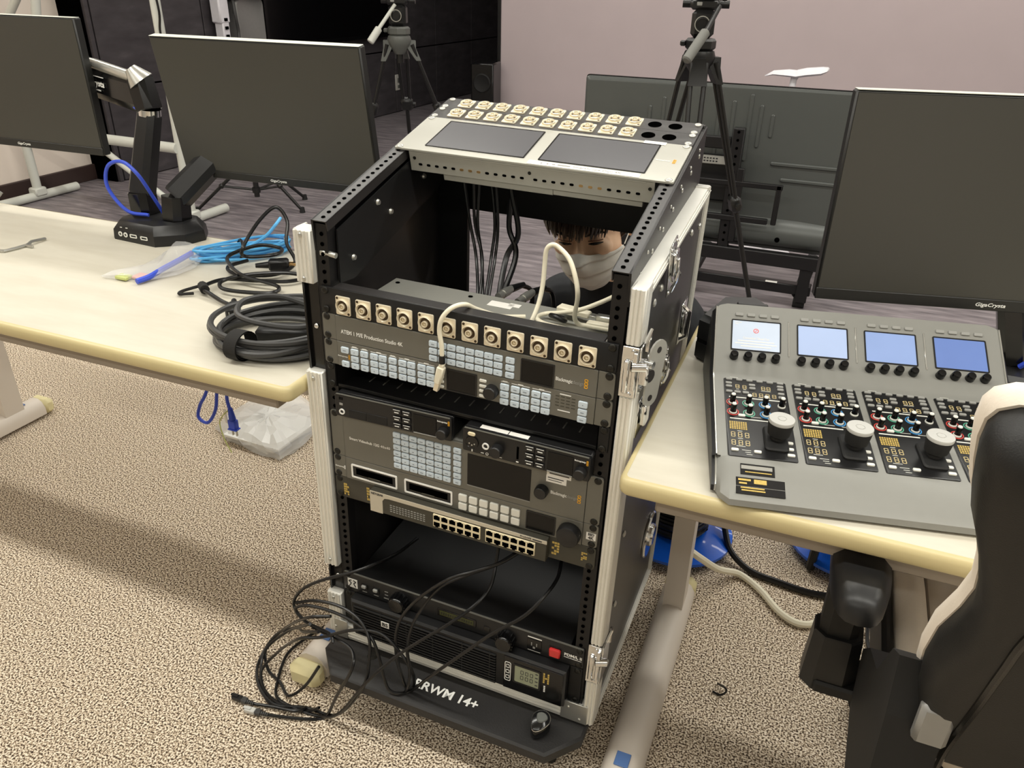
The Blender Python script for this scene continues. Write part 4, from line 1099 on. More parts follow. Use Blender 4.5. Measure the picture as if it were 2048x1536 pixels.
for c in range(4):
    ox = c * PC
    u0 = uu(16.9); wp = 0.1068 * k86; s0, s1 = 0.0005, 0.1905
    pn = t.part('channel_plate', MB().prism(rrect(wp, s1 - s0, 0.003, 3, u0 + wp / 2 + ox, (s0 + s1) / 2), 0.0, 0.0012, TOP, 0.0004, LOW), 'console_black')
    def put(nm, me, u, s, d=0.0012, M=LOW, e=rx_low, par=None):
        return t.piece(nm, me, P3(M, uu(u) + ox, ss(s), d), par, e)
    for i in range(6): put('key', K_DARK, 26 + i * 17.6, 217)
    for (u, s) in ((25, 204), (25, 194), (65, 203), (65, 193), (113, 206), (113, 197), (113, 184), (113, 173)): put('key', K_DARK, u, s)
    for i in range(3): put('key', K_DARK, 25 + i * 14, 178)
    for (u, s) in ((28, 15), (63, 15), (114, 46), (113.5, 30), (114, 15)): put('key', K_WHITE, u, s)
    put('key', K_WHITE, 43, 109)
    for (col, u) in (('red', 29), ('green', 55.5), ('blue', 83)):
        for s in (146, 118):
            kb = put('knob', COLKNOB, u, s)
            for nm, me in (('colour_ring', RING[col]), ('collar', COLLAR), ('knob_cap', COLKNOB_CAP)):
                o = bpy.data.objects.new(nm, me); C.objects.link(o); o.parent = kb
    kb = put('knob', COLKNOB, 110.6, 147)
    for nm, me in (('collar', COLLAR), ('knob_cap', COLKNOB_CAP)):
        o = bpy.data.objects.new(nm, me); C.objects.link(o); o.parent = kb
    mb = MB()
    for (u, s, h) in ((40, 197, 10), (52, 196, 10), (84, 197, 10), (93, 197, 10), (68, 175, 10), (79, 175, 10), (90, 175, 10), (101, 175, 10), (27, 56, 12), (38, 56, 12), (49, 56, 12), (27, 35, 12), (38, 35, 12), (49, 35, 12)):
        seg_digit(mb, LOW, uu(u) + ox, ss(s), 0.0048, h * k86 / 1000)
    t.part('digits', mb, 'segment_amber', pn, smooth=False, kind='stuff')
    mb = MB()
    for i in range(8):
        for j in range(5): mb.box((uu(23.5 + i * 3.6) + ox, ss(72 + j * 4.4), 0.0014), (0.0022, 0.0026, 0.0003), 0, LOW)
    t.part('light_grid', mb, 'print_gold', pn, smooth=False)
    mb = MB()
    mb.box((uu(72) + ox, ss(162.5), 0.0014), (0.082, 0.0022, 0.0003), 0, LOW).box((uu(55) + ox, ss(100), 0.0014), (0.054, 0.0022, 0.0003), 0, LOW)
    for (u, s, w) in ((40, 188, 5), (52, 188, 5), (88, 189, 16), (84, 168, 20), (38, 66, 8), (38, 46, 8), (38, 26, 14), (46, 17, 14), (48, 12, 9), (50, 7, 9), (66, 108, 16), (92, 107, 14), (35, 224, 14), (104, 112, 10)):
        mb.box((uu(u) + ox, ss(s), 0.0014), (w * k86 / 1000, 0.0008, 0.0003), 0, LOW)
    t.part('channel_lettering', mb, 'button_white', pn, smooth=False)
    # joystick
    ju, js = 0.0665 + ox - 0.0035, ss(52)
    base = t.part('joystick_well', MB().prism(rrect(0.032, 0.054, 0.006, 3, ju - 0.002, js), 0.001, 0.006, TOP, 0.002, LOW), 'black_matte')
    p0 = P3(LOW, ju, js, 0.004); p1 = P3(LOW, ju + 0.001, js + 0.004, 0.052)
    dirv = (p1 - p0).normalized(); q = dirv.to_track_quat('Z', 'Y').to_matrix().to_4x4()
    JM = Matrix.Translation(p0) @ q
    st = t.part('joystick', MB().lathe([(0, 0), (0.010, 0.0), (0.0095, 0.005), (0.0150, 0.009), (0.0170, 0.024), (0.0170, 0.028), (0, 0.028)], 28, JM), 'rubber')
    t.part('joystick_cap', MB().lathe([(0, 0.027), (0.0172, 0.028), (0.0176, 0.0315), (0.0170, 0.0330), (0.0064, 0.0330), (0.0060, 0.0323), (0.0053, 0.0323), (0.0049, 0.0332), (0, 0.0332)], 32, JM), 'joystick_cap', st)
    # upper section
    su0, su1 = uu(30) + ox, uu(115) + ox
    scn = t.part('screen', MB().prism(rrect(su1 - su0, ss(119.4 - 56.8), 0.001, 2, (su0 + su1) / 2, ss(88.1)), 0.0, 0.0008, TOP, 0, UP), scr_m[c], smooth=False)
    t.part('screen_bezel', MB().ringprism(rrect(su1 - su0 + 0.004, ss(62.6) + 0.004, 0.002, 2, (su0 + su1) / 2, ss(88.1)), rrect(su1 - su0, ss(62.6), 0.001, 2, (su0 + su1) / 2, ss(88.1)), 0.0, 0.0014, TOP, UP), 'console_black', scn, smooth=False)
    for i in range(4):
        put('soft_key', K_TOP, 41.5 + i * 21.5, 133, 0.0002, UP, rx_up)
        put('knob', SMALLKNOB, 34 + i * 24.4, 40, 0.0002, UP, rx_up)
    if c < 3:
        mb = MB().box((uu(131) + ox, ss(88), 0.0006), (0.0022, 0.066, 0.0012), 0.0005, UP)
        t.part('divider', mb, 'console_trim')
    if c == 0:
        mb = MB().ringprism(circ(0.0042, 18, (su0 + su1) / 2, ss(99)), circ(0.0031, 18, (su0 + su1) / 2, ss(99)), 0.0008, 0.0011, TOP, UP).box(((su0 + su1) / 2, ss(99), 0.001), (0.0042, 0.0010, 0.0003), 0, UP @ Matrix.Translation(((su0 + su1) / 2, ss(99), 0)) @ Matrix.Rotation(R(45), 4, 'Z') @ Matrix.Translation((-(su0 + su1) / 2, -ss(99), 0)))
        t.part('alert_mark', mb, 'alert_red', scn, smooth=False)
        mb = MB().text('Connection Timed Out', 0.0058, UP @ Matrix.Translation(((su0 + su1) / 2, ss(82), 0.0010)), 0.0001, 'CENTER', 0.0001, width=0.040)
        for sy, w in ((75.5, 0.056), (69.8, 0.064), (64.2, 0.046)): mb.box(((su0 + su1) / 2, ss(sy), 0.0010), (w, 0.0018, 0.0002), 0, UP)
        mb.box((uu(40), ss(115.5), 0.0010), (0.010, 0.0009, 0.0002), 0, UP).box((uu(37), ss(112), 0.0010), (0.006, 0.0008, 0.0002), 0, UP)
        t.part('screen_lettering', mb, 'print_white', scn, smooth=False)
# asset stickers on the front slope
FS = plane(0.004, 0.0150, 0.055, 0.0332)
ST1 = t.part('asset_sticker', MB().box((0.033, 0.046, 0.0008), (0.044, 0.018, 0.0008), 0, FS).box((0.036, 0.019, 0.0008), (0.062, 0.026, 0.0008), 0, FS), 'console_black', smooth=False)
mb = MB().box((0.032, 0.049, 0.0014), (0.040, 0.0060, 0.0004), 0, FS)
t.part('sticker_strip', mb, 'steel', ST1, smooth=False)
mb = MB()
for (u, s, w, h) in ((0.034, 0.0415, 0.034, 0.0014), (0.016, 0.028, 0.016, 0.0030), (0.014, 0.0225, 0.010, 0.0026), (0.036, 0.0265, 0.016, 0.0070), (0.026, 0.0155, 0.030, 0.0020), (0.027, 0.0115, 0.030, 0.0020)):
    mb.box((u, s, 0.0014), (w, h, 0.0004), 0, FS)
t.part('sticker_print', mb, 'print_gold', ST1, smooth=False)

# ================================================================== monitors and arms
def monitor(label, pos, yaw, pitch, W=0.54, H=0.325, group='desk monitors'):
    M = Matrix.Translation(pos) @ Matrix.Rotation(yaw, 4, 'Z') @ Matrix.Rotation(pitch, 4, 'X')
    # local: front face at y=0 looking to -y, origin at centre; root at the foot of the panel
    t = T('monitor', label, 'monitor', (0, 0.02, -H / 2), M, group)
    t.part('shell', MB().box((0, 0.013, 0), (W, 0.024, H), 0.003).box((0, 0.032, -0.01), (W * 0.62, 0.024, H * 0.66), 0.010), 'monitor_bezel')
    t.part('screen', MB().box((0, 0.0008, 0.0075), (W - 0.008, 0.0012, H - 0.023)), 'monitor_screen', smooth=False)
    ch = t.part('chin', MB().box((0, -0.0005, -H / 2 + 0.0098), (W - 0.002, 0.003, 0.0190), 0.001), 'monitor_bezel')
    t.part('lettering', MB().text('GigaCrysta', 0.0085, TM(0, -0.0022, -H / 2 + 0.0098), 0.0001, 'CENTER', 0.00012, 0.2, width=0.045), 'print_white', ch, smooth=False)
    t.part('top_edge', MB().box((0, 0.011, H / 2 + 0.0004), (W - 0.004, 0.021, 0.0012), 0.0004), 'pipe_white')  # casing is dark here too; the pale colour stands for light from above
    t.part('mount_plate', MB().box((0, 0.048, 0), (0.115, 0.008, 0.115), 0.003), 'black_plastic')
    mb = MB()
    for k in range(4): mb.cyl((W * 0.32 + k * 0.012, 0.012, -H / 2 - 0.002), (W * 0.32 + k * 0.012, 0.012, -H / 2 + 0.002), 0.003, n=8)
    t.part('control_keys', mb, 'black_gloss')
    return t
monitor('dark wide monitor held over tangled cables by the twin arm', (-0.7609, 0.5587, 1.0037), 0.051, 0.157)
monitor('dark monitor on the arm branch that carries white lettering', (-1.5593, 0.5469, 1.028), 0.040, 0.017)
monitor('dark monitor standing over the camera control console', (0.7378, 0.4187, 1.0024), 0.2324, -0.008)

# twin gas-spring arm on the left desk
t = T('twin_monitor_stand', 'black twin monitor arm with a socketed base clamped to the desk edge', 'monitor arm', (-1.08, 0.49, 0.70))
z0 = 0.70
b0 = [(-1.185, 0.415), (-1.155, 0.395), (-1.035, 0.385), (-0.985, 0.440), (-0.975, 0.500), (-0.995, 0.545), (-1.150, 0.560), (-1.185, 0.500)]
b0 = [(-1.178, 0.452), (-1.160, 0.425), (-1.020, 0.415), (-0.965, 0.462), (-0.952, 0.515), (-0.985, 0.56), (-1.13, 0.57), (-1.178, 0.53)]
cx = sum(p[0] for p in b0) / 8; cy = sum(p[1] for p in b0) / 8
rings = [[(cx + (p[0] - cx) * k, cy + (p[1] - cy) * k, z) for p in b0] for k, z in ((0.99, z0), (1.0, z0 + 0.004), (0.98, z0 + 0.026), (0.82, z0 + 0.047), (0.80, z0 + 0.048))]
bs = t.part('base', MB().loft(rings), 'black_plastic', ang=30)
mb = MB()
fx, fy = -1.15, 0.4235
for k, dx in enumerate((0.018, 0.036)): mb.lathe([(0.0032, 0), (0.0062, 0), (0.0062, 0.0015), (0.003, 0.0015)], 14, Matrix.Translation((fx + dx, fy - 0.0005 - dx * 0.07, z0 + 0.018)) @ Matrix.Rotation(R(90), 4, 'X'))
for dx in (0.062, 0.098): mb.ringprism(rrect(0.022, 0.009, 0.002, 2, fx + dx, z0 + 0.018), rrect(0.017, 0.0045, 0.001, 2, fx + dx, z0 + 0.018), -(fy - dx * 0.07), -(fy - 0.0012 - dx * 0.07), FRONT)
for dx, w in ((0.018, 0.006), (0.036, 0.006), (0.062, 0.012), (0.098, 0.012)): mb.box((fx + dx, fy + 0.003, z0 + 0.033), (w, 0.001, 0.0018))
t.part('sockets', mb, 'button_white', bs)
def limb(p, q, w0, d0, w1, d1):
    p = Vector(p); q = Vector(q); dv = (q - p).normalized()
    side = dv.cross(Vector((0, -1, 0))); side.normalize(); fw = side.cross(dv).normalized()
    rings = []
    for f_, (w, d) in ((0, (w0 * 0.94, d0 * 0.94)), (0.03, (w0, d0)), (0.97, (w1, d1)), (1.0, (w1 * 0.94, d1 * 0.94))):
        c_ = p.lerp(q, f_)
        rings.append([c_ + side * a * w / 2 + fw * b * d / 2 for a, b in ((-1, -0.55), (-0.55, -1), (0.55, -1), (1, -0.55), (1, 0.55), (0.55, 1), (-0.55, 1), (-1, 0.55))])
    return MB().loft(rings)
# left branch: upright column, elbow, spring arm out behind the left monitor
j1 = (-1.135, 0.515, z0 + 0.046)
t.part('column', limb(j1, (-1.138, 0.517, z0 + 0.10), 0.062, 0.062, 0.060, 0.060), 'black_gloss', ang=25)
t.part('column', limb((-1.138, 0.517, z0 + 0.095), (-1.108, 0.56, z0 + 0.285), 0.062, 0.050, 0.054, 0.046), 'black_plastic', ang=25)
t.part('joint', MB().cyl((-1.108, 0.56, z0 + 0.281), (-1.106, 0.56, z0 + 0.296), 0.027, n=20), 'chrome')
t.part('elbow', limb((-1.106, 0.56, z0 + 0.293), (-1.125, 0.565, z0 + 0.365), 0.056, 0.056, 0.06, 0.05), 'black_gloss', ang=25)
t.part('elbow_cap', MB().cyl((-1.118, 0.562, z0 + 0.358), (-1.135, 0.552, z0 + 0.388), 0.032, 0.014, 18), 'steel')
sa = t.part('spring_arm', limb((-1.135, 0.575, z0 + 0.325), (-1.50, 0.660, z0 + 0.355), 0.085, 0.044, 0.07, 0.042), 'black_gloss', ang=25)
t.part('arm_cover', MB().tube([(-1.14, 0.562, z0 + 0.366), (-1.30, 0.600, z0 + 0.384), (-1.48, 0.642, z0 + 0.392)], 0.013, 10), 'steel', sa)
AM = Matrix.Translation((-1.312, 0.5905, z0 + 0.342)) @ Matrix.Rotation(math.atan2(-0.085, 0.365), 4, 'Z') @ Matrix.Rotation(R(4), 4, 'Y') @ Matrix.Rotation(R(90), 4, 'X')
t.part('lettering', MB().text('GigaCrysta', 0.021, AM, 0.0005, 'CENTER', 0.0003, 0.2, width=0.105).box((0.01, -0.016, 0.0), (0.05, 0.003, 0.001), 0, AM).box((0.0, 0.017, 0.0), (0.11, 0.0018, 0.001), 0, AM), 'print_white', sa, smooth=False)
t.part('tilt_head', MB().cyl((-1.50, 0.66, z0 + 0.35), (-1.53, 0.645, z0 + 0.33), 0.028, n=16).box((-1.550, 0.620, z0 + 0.328), (0.06, 0.045, 0.06), 0.006), 'black_plastic')
# right branch: leaning column and arm to the centre monitor
t.part('column', limb((-1.025, 0.505, z0 + 0.046), (-1.022, 0.510, z0 + 0.105), 0.062, 0.062, 0.060, 0.06), 'black_gloss', ang=25)
t.part('column', limb((-1.022, 0.512, z0 + 0.098), (-0.925, 0.645, z0 + 0.235), 0.066, 0.052, 0.06, 0.05), 'black_plastic', ang=25)
t.part('elbow', limb((-0.928, 0.645, z0 + 0.225), (-0.915, 0.670, z0 + 0.325), 0.056, 0.056, 0.05, 0.05), 'black_gloss', ang=25)
t.part('spring_arm', limb((-0.915, 0.685, z0 + 0.30), (-0.775, 0.660, z0 + 0.305), 0.06, 0.040, 0.055, 0.04), 'black_gloss', ang=25)
t.part('tilt_head', MB().box((-0.764, 0.632, z0 + 0.303), (0.06, 0.05, 0.06), 0.006), 'black_plastic')
t.part('cable', MB().cable([(-1.17, 0.57, z0 + 0.30), (-1.13, 0.555, z0 + 0.285), (-1.10, 0.56, z0 + 0.25)], 0.0042, 8), 'cable_blue', label='blue cable along the arm')
t.part('cable', MB().cable([(-1.090, 0.48, z0 + 0.055), (-1.140, 0.462, z0 + 0.065), (-1.180, 0.455, z0 + 0.12), (-1.165, 0.455, z0 + 0.172), (-1.115, 0.455, z0 + 0.188), (-1.078, 0.46, z0 + 0.16), (-1.075, 0.49, z0 + 0.10), (-1.072, 0.51, z0 + 0.055)], 0.0045, 8), 'cable_blue', label='blue cable looped around the column')

# arm of the right monitor
t = T('monitor_stand', 'black monitor arm behind the camera control console', 'monitor arm', (0.80, 0.51, 0.70))
t.part('base', MB().prism(rrect(0.12, 0.10, 0.02, 4, 0.815, 0.46), 0.70, 0.735, TOP, 0.008), 'black_plastic')
t.part('column', limb((0.81, 0.475, 0.735), (0.772, 0.49, 0.87), 0.045, 0.04, 0.042, 0.04), 'black_gloss', ang=25)
t.part('column', limb((0.772, 0.490, 0.86), (0.735, 0.505, 0.98), 0.042, 0.04, 0.042, 0.04), 'black_plastic', ang=25)
t.part('tilt_head', MB().box((0.728, 0.487, 0.995), (0.06, 0.045, 0.06), 0.006), 'black_plastic')
t.part('cable', MB().cable([(0.815, 0.45, 0.74), (0.86, 0.43, 0.80), (0.90, 0.44, 0.82), (0.94, 0.46, 0.79), (0.95, 0.48, 0.73)], 0.0045, 8), 'cable_blue', label='blue cable beside the column')

# faceted black speaker-like box beside the console
t = T('hexagonal_speaker', 'black faceted desktop box with a ribbed seam beside the grey console', 'speaker', (0.318, 0.28, 0.70))
hx = [(0.298, 0.338), (0.330, 0.318), (0.365, 0.326), (0.405, 0.336), (0.42, 0.42), (0.38, 0.475), (0.322, 0.452)]
cx = sum(p[0] for p in hx) / 7; cy = sum(p[1] for p in hx) / 7
def hr(k, z): return [(cx + (p[0] - cx) * k, cy + (p[1] - cy) * k, z) for p in hx]
t.part('lower_shell', MB().loft([hr(0.92, 0.70), hr(1.0, 0.708), hr(1.0, 0.735)]), 'console_shell', ang=20)
t.part('ribbed_band', MB().loft([hr(0.985, 0.735), hr(0.985, 0.743)]), 'black_gloss', ang=20)
t.part('upper_shell', MB().loft([hr(1.0, 0.743), hr(0.99, 0.776), hr(0.88, 0.786)]), 'black_plastic', ang=20)

# ================================================================== gaming chair
t = T('gaming_chair', 'black gaming chair with white side bolsters pulled up to the desk', 'chair', (0.93, 0.05, 0))
SB = Vector((0, -0.17, 0.49)); ST = Vector((0, -0.42, 1.045))
sdir = (ST - SB).normalized()
nrm = Vector((0, -sdir.z, sdir.y)).normalized()     # towards the camera side (rear of the backrest)
if nrm.y > 0: nrm = -nrm
def BK(x, s, d): return SB + sdir * s + nrm * d + Vector((x, 0, 0))
XC = 0.905
half = [(0.02, 0.672), (0.10, 0.664), (0.155, 0.656), (0.202, 0.650), (0.263, 0.648), (0.316, 0.654), (0.356, 0.655), (0.398, 0.648), (0.445, 0.635), (0.480, 0.623), (0.512, 0.611), (0.544, 0.603), (0.571, 0.598), (0.592, 0.597), (0.604, 0.601), (0.612, 0.612), (0.616, 0.640), (0.618, 0.70)]
outl = [(XC - x, s) for s, x in half]            # half-width, s
left = [(-w, s) for w, s in outl]; right = [(w, s) for w, s in reversed(outl)]
top_mid = [(-0.10, 0.640), (0.0, 0.648), (0.10, 0.640)]
poly = left + top_mid + right
def shell(d_list):
    rings = []
    for d, k in d_list:
        rings.append([BK(XC + a * k, 0.33 + (b - 0.33) * k, d) for a, b in poly])
    return MB().loft(rings)
bk = t.part('backrest', shell([(-0.035, 0.955), (-0.022, 0.99), (0.0, 1.0), (0.018, 0.985), (0.030, 0.95), (0.034, 0.90)]), 'leather_black', ang=50)
t.part('white_bolster', shell([(-0.050, 0.92), (-0.047, 0.975), (-0.038, 1.006), (-0.028, 1.008), (-0.020, 0.998)]), 'leather_white', ang=50)
for s in (-1, 1):
    pts = [BK(XC + s * a, b, 0.034) for a, b in ((0.178, 0.60), (0.205, 0.50), (0.218, 0.40), (0.215, 0.32), (0.209, 0.22), (0.203, 0.10), (0.195, 0.02))]
    t.part('piping', MB().cable(pts, 0.0045, 8), 'black_gloss', bk)
# hinge covers with silver trim
for s in (-1, 1):
    sg = -s
    def hx_(x, y, z): return (XC - s * (XC - x), y, z)
    cov = [(-0.060, 0.40), (-0.215, 0.36), (-0.285, 0.46), (-0.255, 0.60), (-0.232, 0.665), (-0.195, 0.64), (-0.150, 0.56), (-0.075, 0.525), (-0.03, 0.48)]
    m_ = lambda a, b, d: (XC + (-1 if s > 0 else 1) * (XC - d) * 1.0, a, b)
    hc = t.part('hinge_cover', MB().prism(cov, 0.632, 0.690, m_, 0), 'black_matte', smooth=False)
    tr = [(-0.263, 0.640), (-0.235, 0.655), (-0.215, 0.605), (-0.248, 0.582)]
    t.part('silver_trim', MB().box((XC + (-1 if s > 0 else 1) * (XC - 0.676), -0.262, 0.612), (0.034, 0.018, 0.055), 0.005, None), 'silver_box', hc)
# seat
seat_z = 0.50
st = t.part('seat', MB().box((XC, 0.085, 0.455), (0.36, 0.50, 0.10), 0.03), 'leather_white')
for s in (-1, 1):
    pts = []
    mb = MB()
    prof_ = [(-0.022, -0.055), (0.020, -0.055), (0.024, 0.0), (0.018, 0.040), (0.0, 0.052), (-0.018, 0.045), (-0.026, 0.0)]
    rings = []
    for y, k, dz in ((-0.17, 0.7, -0.012), (-0.14, 1.0, 0.0), (0.10, 1.0, 0.0), (0.26, 0.95, -0.006), (0.32, 0.85, -0.02), (0.335, 0.5, -0.035)):
        rings.append([(XC + s * 0.212 + a * k * s, y, 0.462 + dz + b * k) for a, b in prof_])
    t.part('seat_bolster', MB().loft(rings), 'leather_white', ang=60)
    t.part('bolster_side', MB().box((XC + s * 0.243, 0.08, 0.452), (0.016, 0.50, 0.085), 0.006), 'leather_black')
t.part('seat_pan', MB().box((XC, 0.085, 0.395), (0.46, 0.46, 0.022), 0.006), 'black_matte')
# armrests
for s in (-1, 1):
    ax = XC + s * 0.308
    pad = []
    for k in range(24):
        a = 2 * math.pi * k / 24
        pad.append((ax + 0.036 * math.copysign(abs(math.cos(a)) ** 0.7, math.cos(a)), -0.02 + 0.135 * math.copysign(abs(math.sin(a)) ** 0.6, math.sin(a))))
    t.part('armrest_pad', MB().prism(pad, 0.622, 0.655, TOP, 0.012), 'black_plastic', ang=60)
    t.part('armrest_post', limb((ax + s * 0.004, -0.045, 0.625), (ax - s * 0.002, 0.0, 0.47), 0.052, 0.04, 0.052, 0.042), 'black_matte', ang=25)
    t.part('armrest_sleeve', limb((ax - s * 0.002, -0.005, 0.485), (ax - s * 0.004, 0.005, 0.375), 0.066, 0.055, 0.075, 0.062), 'black_plastic', ang=25)
    t.part('armrest_bracket', MB().box((ax - s * 0.085, 0.005, 0.385), (0.20, 0.075, 0.022), 0.004), 'black_matte')
t.part('mechanism', MB().box((XC, 0.08, 0.36), (0.17, 0.26, 0.05), 0.01), 'black_matte')
t.part('gas_lift', MB().cyl((XC, 0.08, 0.10), (XC, 0.08, 0.345), 0.026, n=18), 'black_gloss')
for k in range(5):
    a = R(54 + 72 * k)
    e_ = (XC + 0.30 * math.cos(a), 0.08 + 0.30 * math.sin(a))
    lg_ = t.part('base_leg', limb((XC, 0.08, 0.105), (e_[0], e_[1], 0.085), 0.05, 0.035, 0.036, 0.028), 'black_plastic', ang=25)
    t.part('caster', MB().cyl((e_[0] - 0.02 * math.sin(a), e_[1] + 0.02 * math.cos(a), 0.030), (e_[0] + 0.02 * math.sin(a), e_[1] - 0.02 * math.cos(a), 0.030), 0.030, n=18).cyl((e_[0], e_[1], 0.05), (e_[0], e_[1], 0.085), 0.007, n=8), 'rubber', lg_)
# ================================================================== background
# large television seen from behind, on a low steel stand
TY = 2.64
t = T('television', 'large dark television seen from behind on a steel stand', 'television', (0.0, TY, 0.22))
tx0, tx1, tz0, tz1 = -0.645, 0.615, 0.225, 0.905
sh_ = t.part('back_shell', MB().prism(rrect(tx1 - tx0, tz1 - tz0, 0.012, 3, (tx0 + tx1) / 2, (tz0 + tz1) / 2), -TY - 0.035, -TY, FRONT, 0.010), 'tv_back')
t.part('screen_frame', MB().ringprism(rrect(tx1 - tx0 + 0.008, tz1 - tz0 + 0.008, 0.012, 3, (tx0 + tx1) / 2, (tz0 + tz1) / 2), rrect(tx1 - tx0 - 0.004, tz1 - tz0 - 0.004, 0.012, 3, (tx0 + tx1) / 2, (tz0 + tz1) / 2), -TY - 0.045, -TY - 0.028, FRONT), 'black_gloss')
t.part('screen', MB().box(((tx0 + tx1) / 2, TY + 0.042, (tz0 + tz1) / 2), (tx1 - tx0 - 0.01, 0.006, tz1 - tz0 - 0.01)), 'screen_black', smooth=False)
# lower bulge of the shell
rings = []
for x, k in ((-0.60, 0.3), (-0.56, 0.85), (-0.40, 1.0), (0.0, 1.0), (0.36, 1.0), (0.50, 0.85), (0.57, 0.30)):
    rings.append([(x, TY, 0.250), (x, TY - 0.030 * k, 0.254), (x, TY - 0.045 * k, 0.275), (x, TY - 0.040 * k, 0.30 + 0.03 * k), (x, TY, 0.315 + 0.05 * k)])
t.part('speaker_bulge', MB().loft(rings), 'tv_back', ang=60)
mb = MB()
for x in (-0.30, 0.05, 0.29): mb.prism(circ(0.011, 14, x, 0.285), -TY + 0.044, -TY + 0.0475, FRONT)
t.part('screw_holes', mb, 'hole_black')
for (x0, x1, z) in ((0.205, 0.60, 0.600), (0.255, 0.60, 0.535)):
    t.part('shell_rib', MB().prism(rrect(x1 - x0, 0.016, 0.007, 3, (x0 + x1) / 2, z), -TY - 0.004, -TY + 0.008, FRONT, 0.004), 'tv_back')
for k, (x, za, zb) in enumerate(((-0.34, 0.70, 0.80), (-0.28, 0.66, 0.84), (-0.20, 0.62, 0.84), (-0.12, 0.60, 0.87), (-0.04, 0.60, 0.875), (0.02, 0.62, 0.845), (0.09, 0.60, 0.875), (0.135, 0.66, 0.835), (0.185, 0.705, 0.80))):
    t.part('shell_rib', MB().prism(rrect(0.016, zb - za, 0.007, 3, x, (za + zb) / 2), -TY - 0.004, -TY + 0.006, FRONT, 0.003), 'tv_back')
pan = t.part('connector_bay', MB().box((-0.21, TY - 0.012, 0.52), (0.58, 0.03, 0.20), 0.008), 'black_plastic')
t.part('bay_label', MB().box((-0.20, TY - 0.034, 0.600), (0.50, 0.016, 0.036), 0.004), 'tv_pale', pan)
mb = MB()
for i in range(12):
    for j in range(2): mb.box((-0.16 + i * 0.013, TY - 0.0424, 0.607 - j * 0.012), (0.008, 0.001, 0.006))
t.part('bay_print', mb, 'print_ink', pan, smooth=False)
# stand
t = T('television_stand', 'black steel floor stand with uprights and mounting frame behind the television', 'stand', (0.0, TY - 0.1, 0))
SY = TY - 0.085
for x in (0.055, -0.48):
    t.part('upright', MB().box((x + 0.012, SY, 0.47), (0.05, 0.04, 0.56), 0.004), 'black_paint')
    mb = MB()
    for k in range(16): mb.prism(circ(0.006, 10, x + 0.012, 0.24 + k * 0.033), -SY + 0.020, -SY + 0.0215, FRONT)
    t.part('slots', mb, 'hole_black')
t.part('cross_rail', MB().box((-0.21, SY, 0.685), (0.50, 0.03, 0.05), 0.004), 'black_paint')
t.part('cross_rail', MB().box((-0.10, SY - 0.02, 0.525), (0.76, 0.02, 0.022), 0.003), 'black_paint')
t.part('cross_rail', MB().box((-0.12, SY - 0.02, 0.375), (0.72, 0.02, 0.024), 0.003), 'black_paint')
t.part('cross_rail', MB().box((0.0, SY - 0.01, 0.215), (1.10, 0.04, 0.06), 0.004), 'black_paint')
t.part('frame_side', MB().box((0.265, SY - 0.02, 0.45), (0.022, 0.02, 0.17), 0.003), 'black_paint')
t.part('frame_side', MB().box((0.10, SY - 0.02, 0.43), (0.03, 0.018, 0.32), 0.003), 'black_paint')
for x in (-0.07, 0.42):
    t.part('foot_post', limb((x + 0.03, SY + 0.30, 0.15), (x, SY + 0.03, 0.05), 0.05, 0.04, 0.05, 0.04), 'black_paint', ang=25)
    t.part('foot_post', MB().box((x + 0.015, SY + 0.0, 0.12), (0.05, 0.05, 0.17), 0.004), 'black_paint')
    t.part('caster', MB().cyl((x - 0.015, SY + 0.02, 0.028), (x + 0.035, SY + 0.02, 0.028), 0.028, n=18), 'rubber')
bm_ = t.part('foot_beam', MB().box((0.16, SY + 0.02, 0.085), (0.62, 0.055, 0.045), 0.004), 'black_paint')
t.part('label_sticker', MB().box((0.30, SY - 0.004, 0.1085), (0.05, 0.022, 0.001)), 'paper_white', bm_, smooth=False)
t.part('equipment_box', MB().box((-0.29, SY - 0.002, 0.33), (0.34, 0.05, 0.30), 0.006), 'black_plastic')

# round dark bin or stool wheel behind the stand
solo('round_bin', 'small round dark bin on the floor behind the television stand', 'bin', MB().lathe([(0, 0), (0.085, 0), (0.10, 0.02), (0.105, 0.20), (0.095, 0.215), (0.085, 0.205), (0, 0.205)], 26, Matrix.Translation((0.60, 3.02, 0))), 'black_plastic', (0.60, 3.02, 0))

# white lamp-like curved thing above the television
t = T('curved_lamp', 'white lamp with a curved head on a thin stem behind the television', 'lamp', (0.20, 3.3, 0))
def wring(x, hw, z, th): return [(x, 3.30 - hw, z), (x, 3.30 - hw * 0.5, z + th), (x, 3.30 + hw * 0.5, z + th), (x, 3.30 + hw, z), (x, 3.30 + hw * 0.5, z - th * 0.4), (x, 3.30 - hw * 0.5, z - th * 0.4)]
hd = t.part('lamp_head', MB().loft([wring(0.062, 0.006, 0.882, 0.003), wring(0.10, 0.03, 0.895, 0.014), (wring(0.17, 0.05, 0.895, 0.022)), wring(0.21, 0.055, 0.893, 0.022)]), 'white_plastic', ang=60)
t.part('lamp_head', MB().loft([wring(0.208, 0.055, 0.893, 0.024), wring(0.25, 0.058, 0.902, 0.026), wring(0.32, 0.056, 0.912, 0.024), wring(0.345, 0.05, 0.922, 0.014), wring(0.352, 0.02, 0.926, 0.006)]), 'white_plastic', ang=60)
t.part('stem', MB().cable([(0.20, 3.30, 0.02), (0.20, 3.30, 0.5), (0.198, 3.30, 0.84), (0.205, 3.30, 0.888)], 0.016, 10), 'white_plastic')
t.part('base', MB().lathe([(0, 0), (0.13, 0), (0.13, 0.015), (0.02, 0.03), (0, 0.03)], 26, Matrix.Translation((0.20, 3.30, 0))), 'white_plastic')

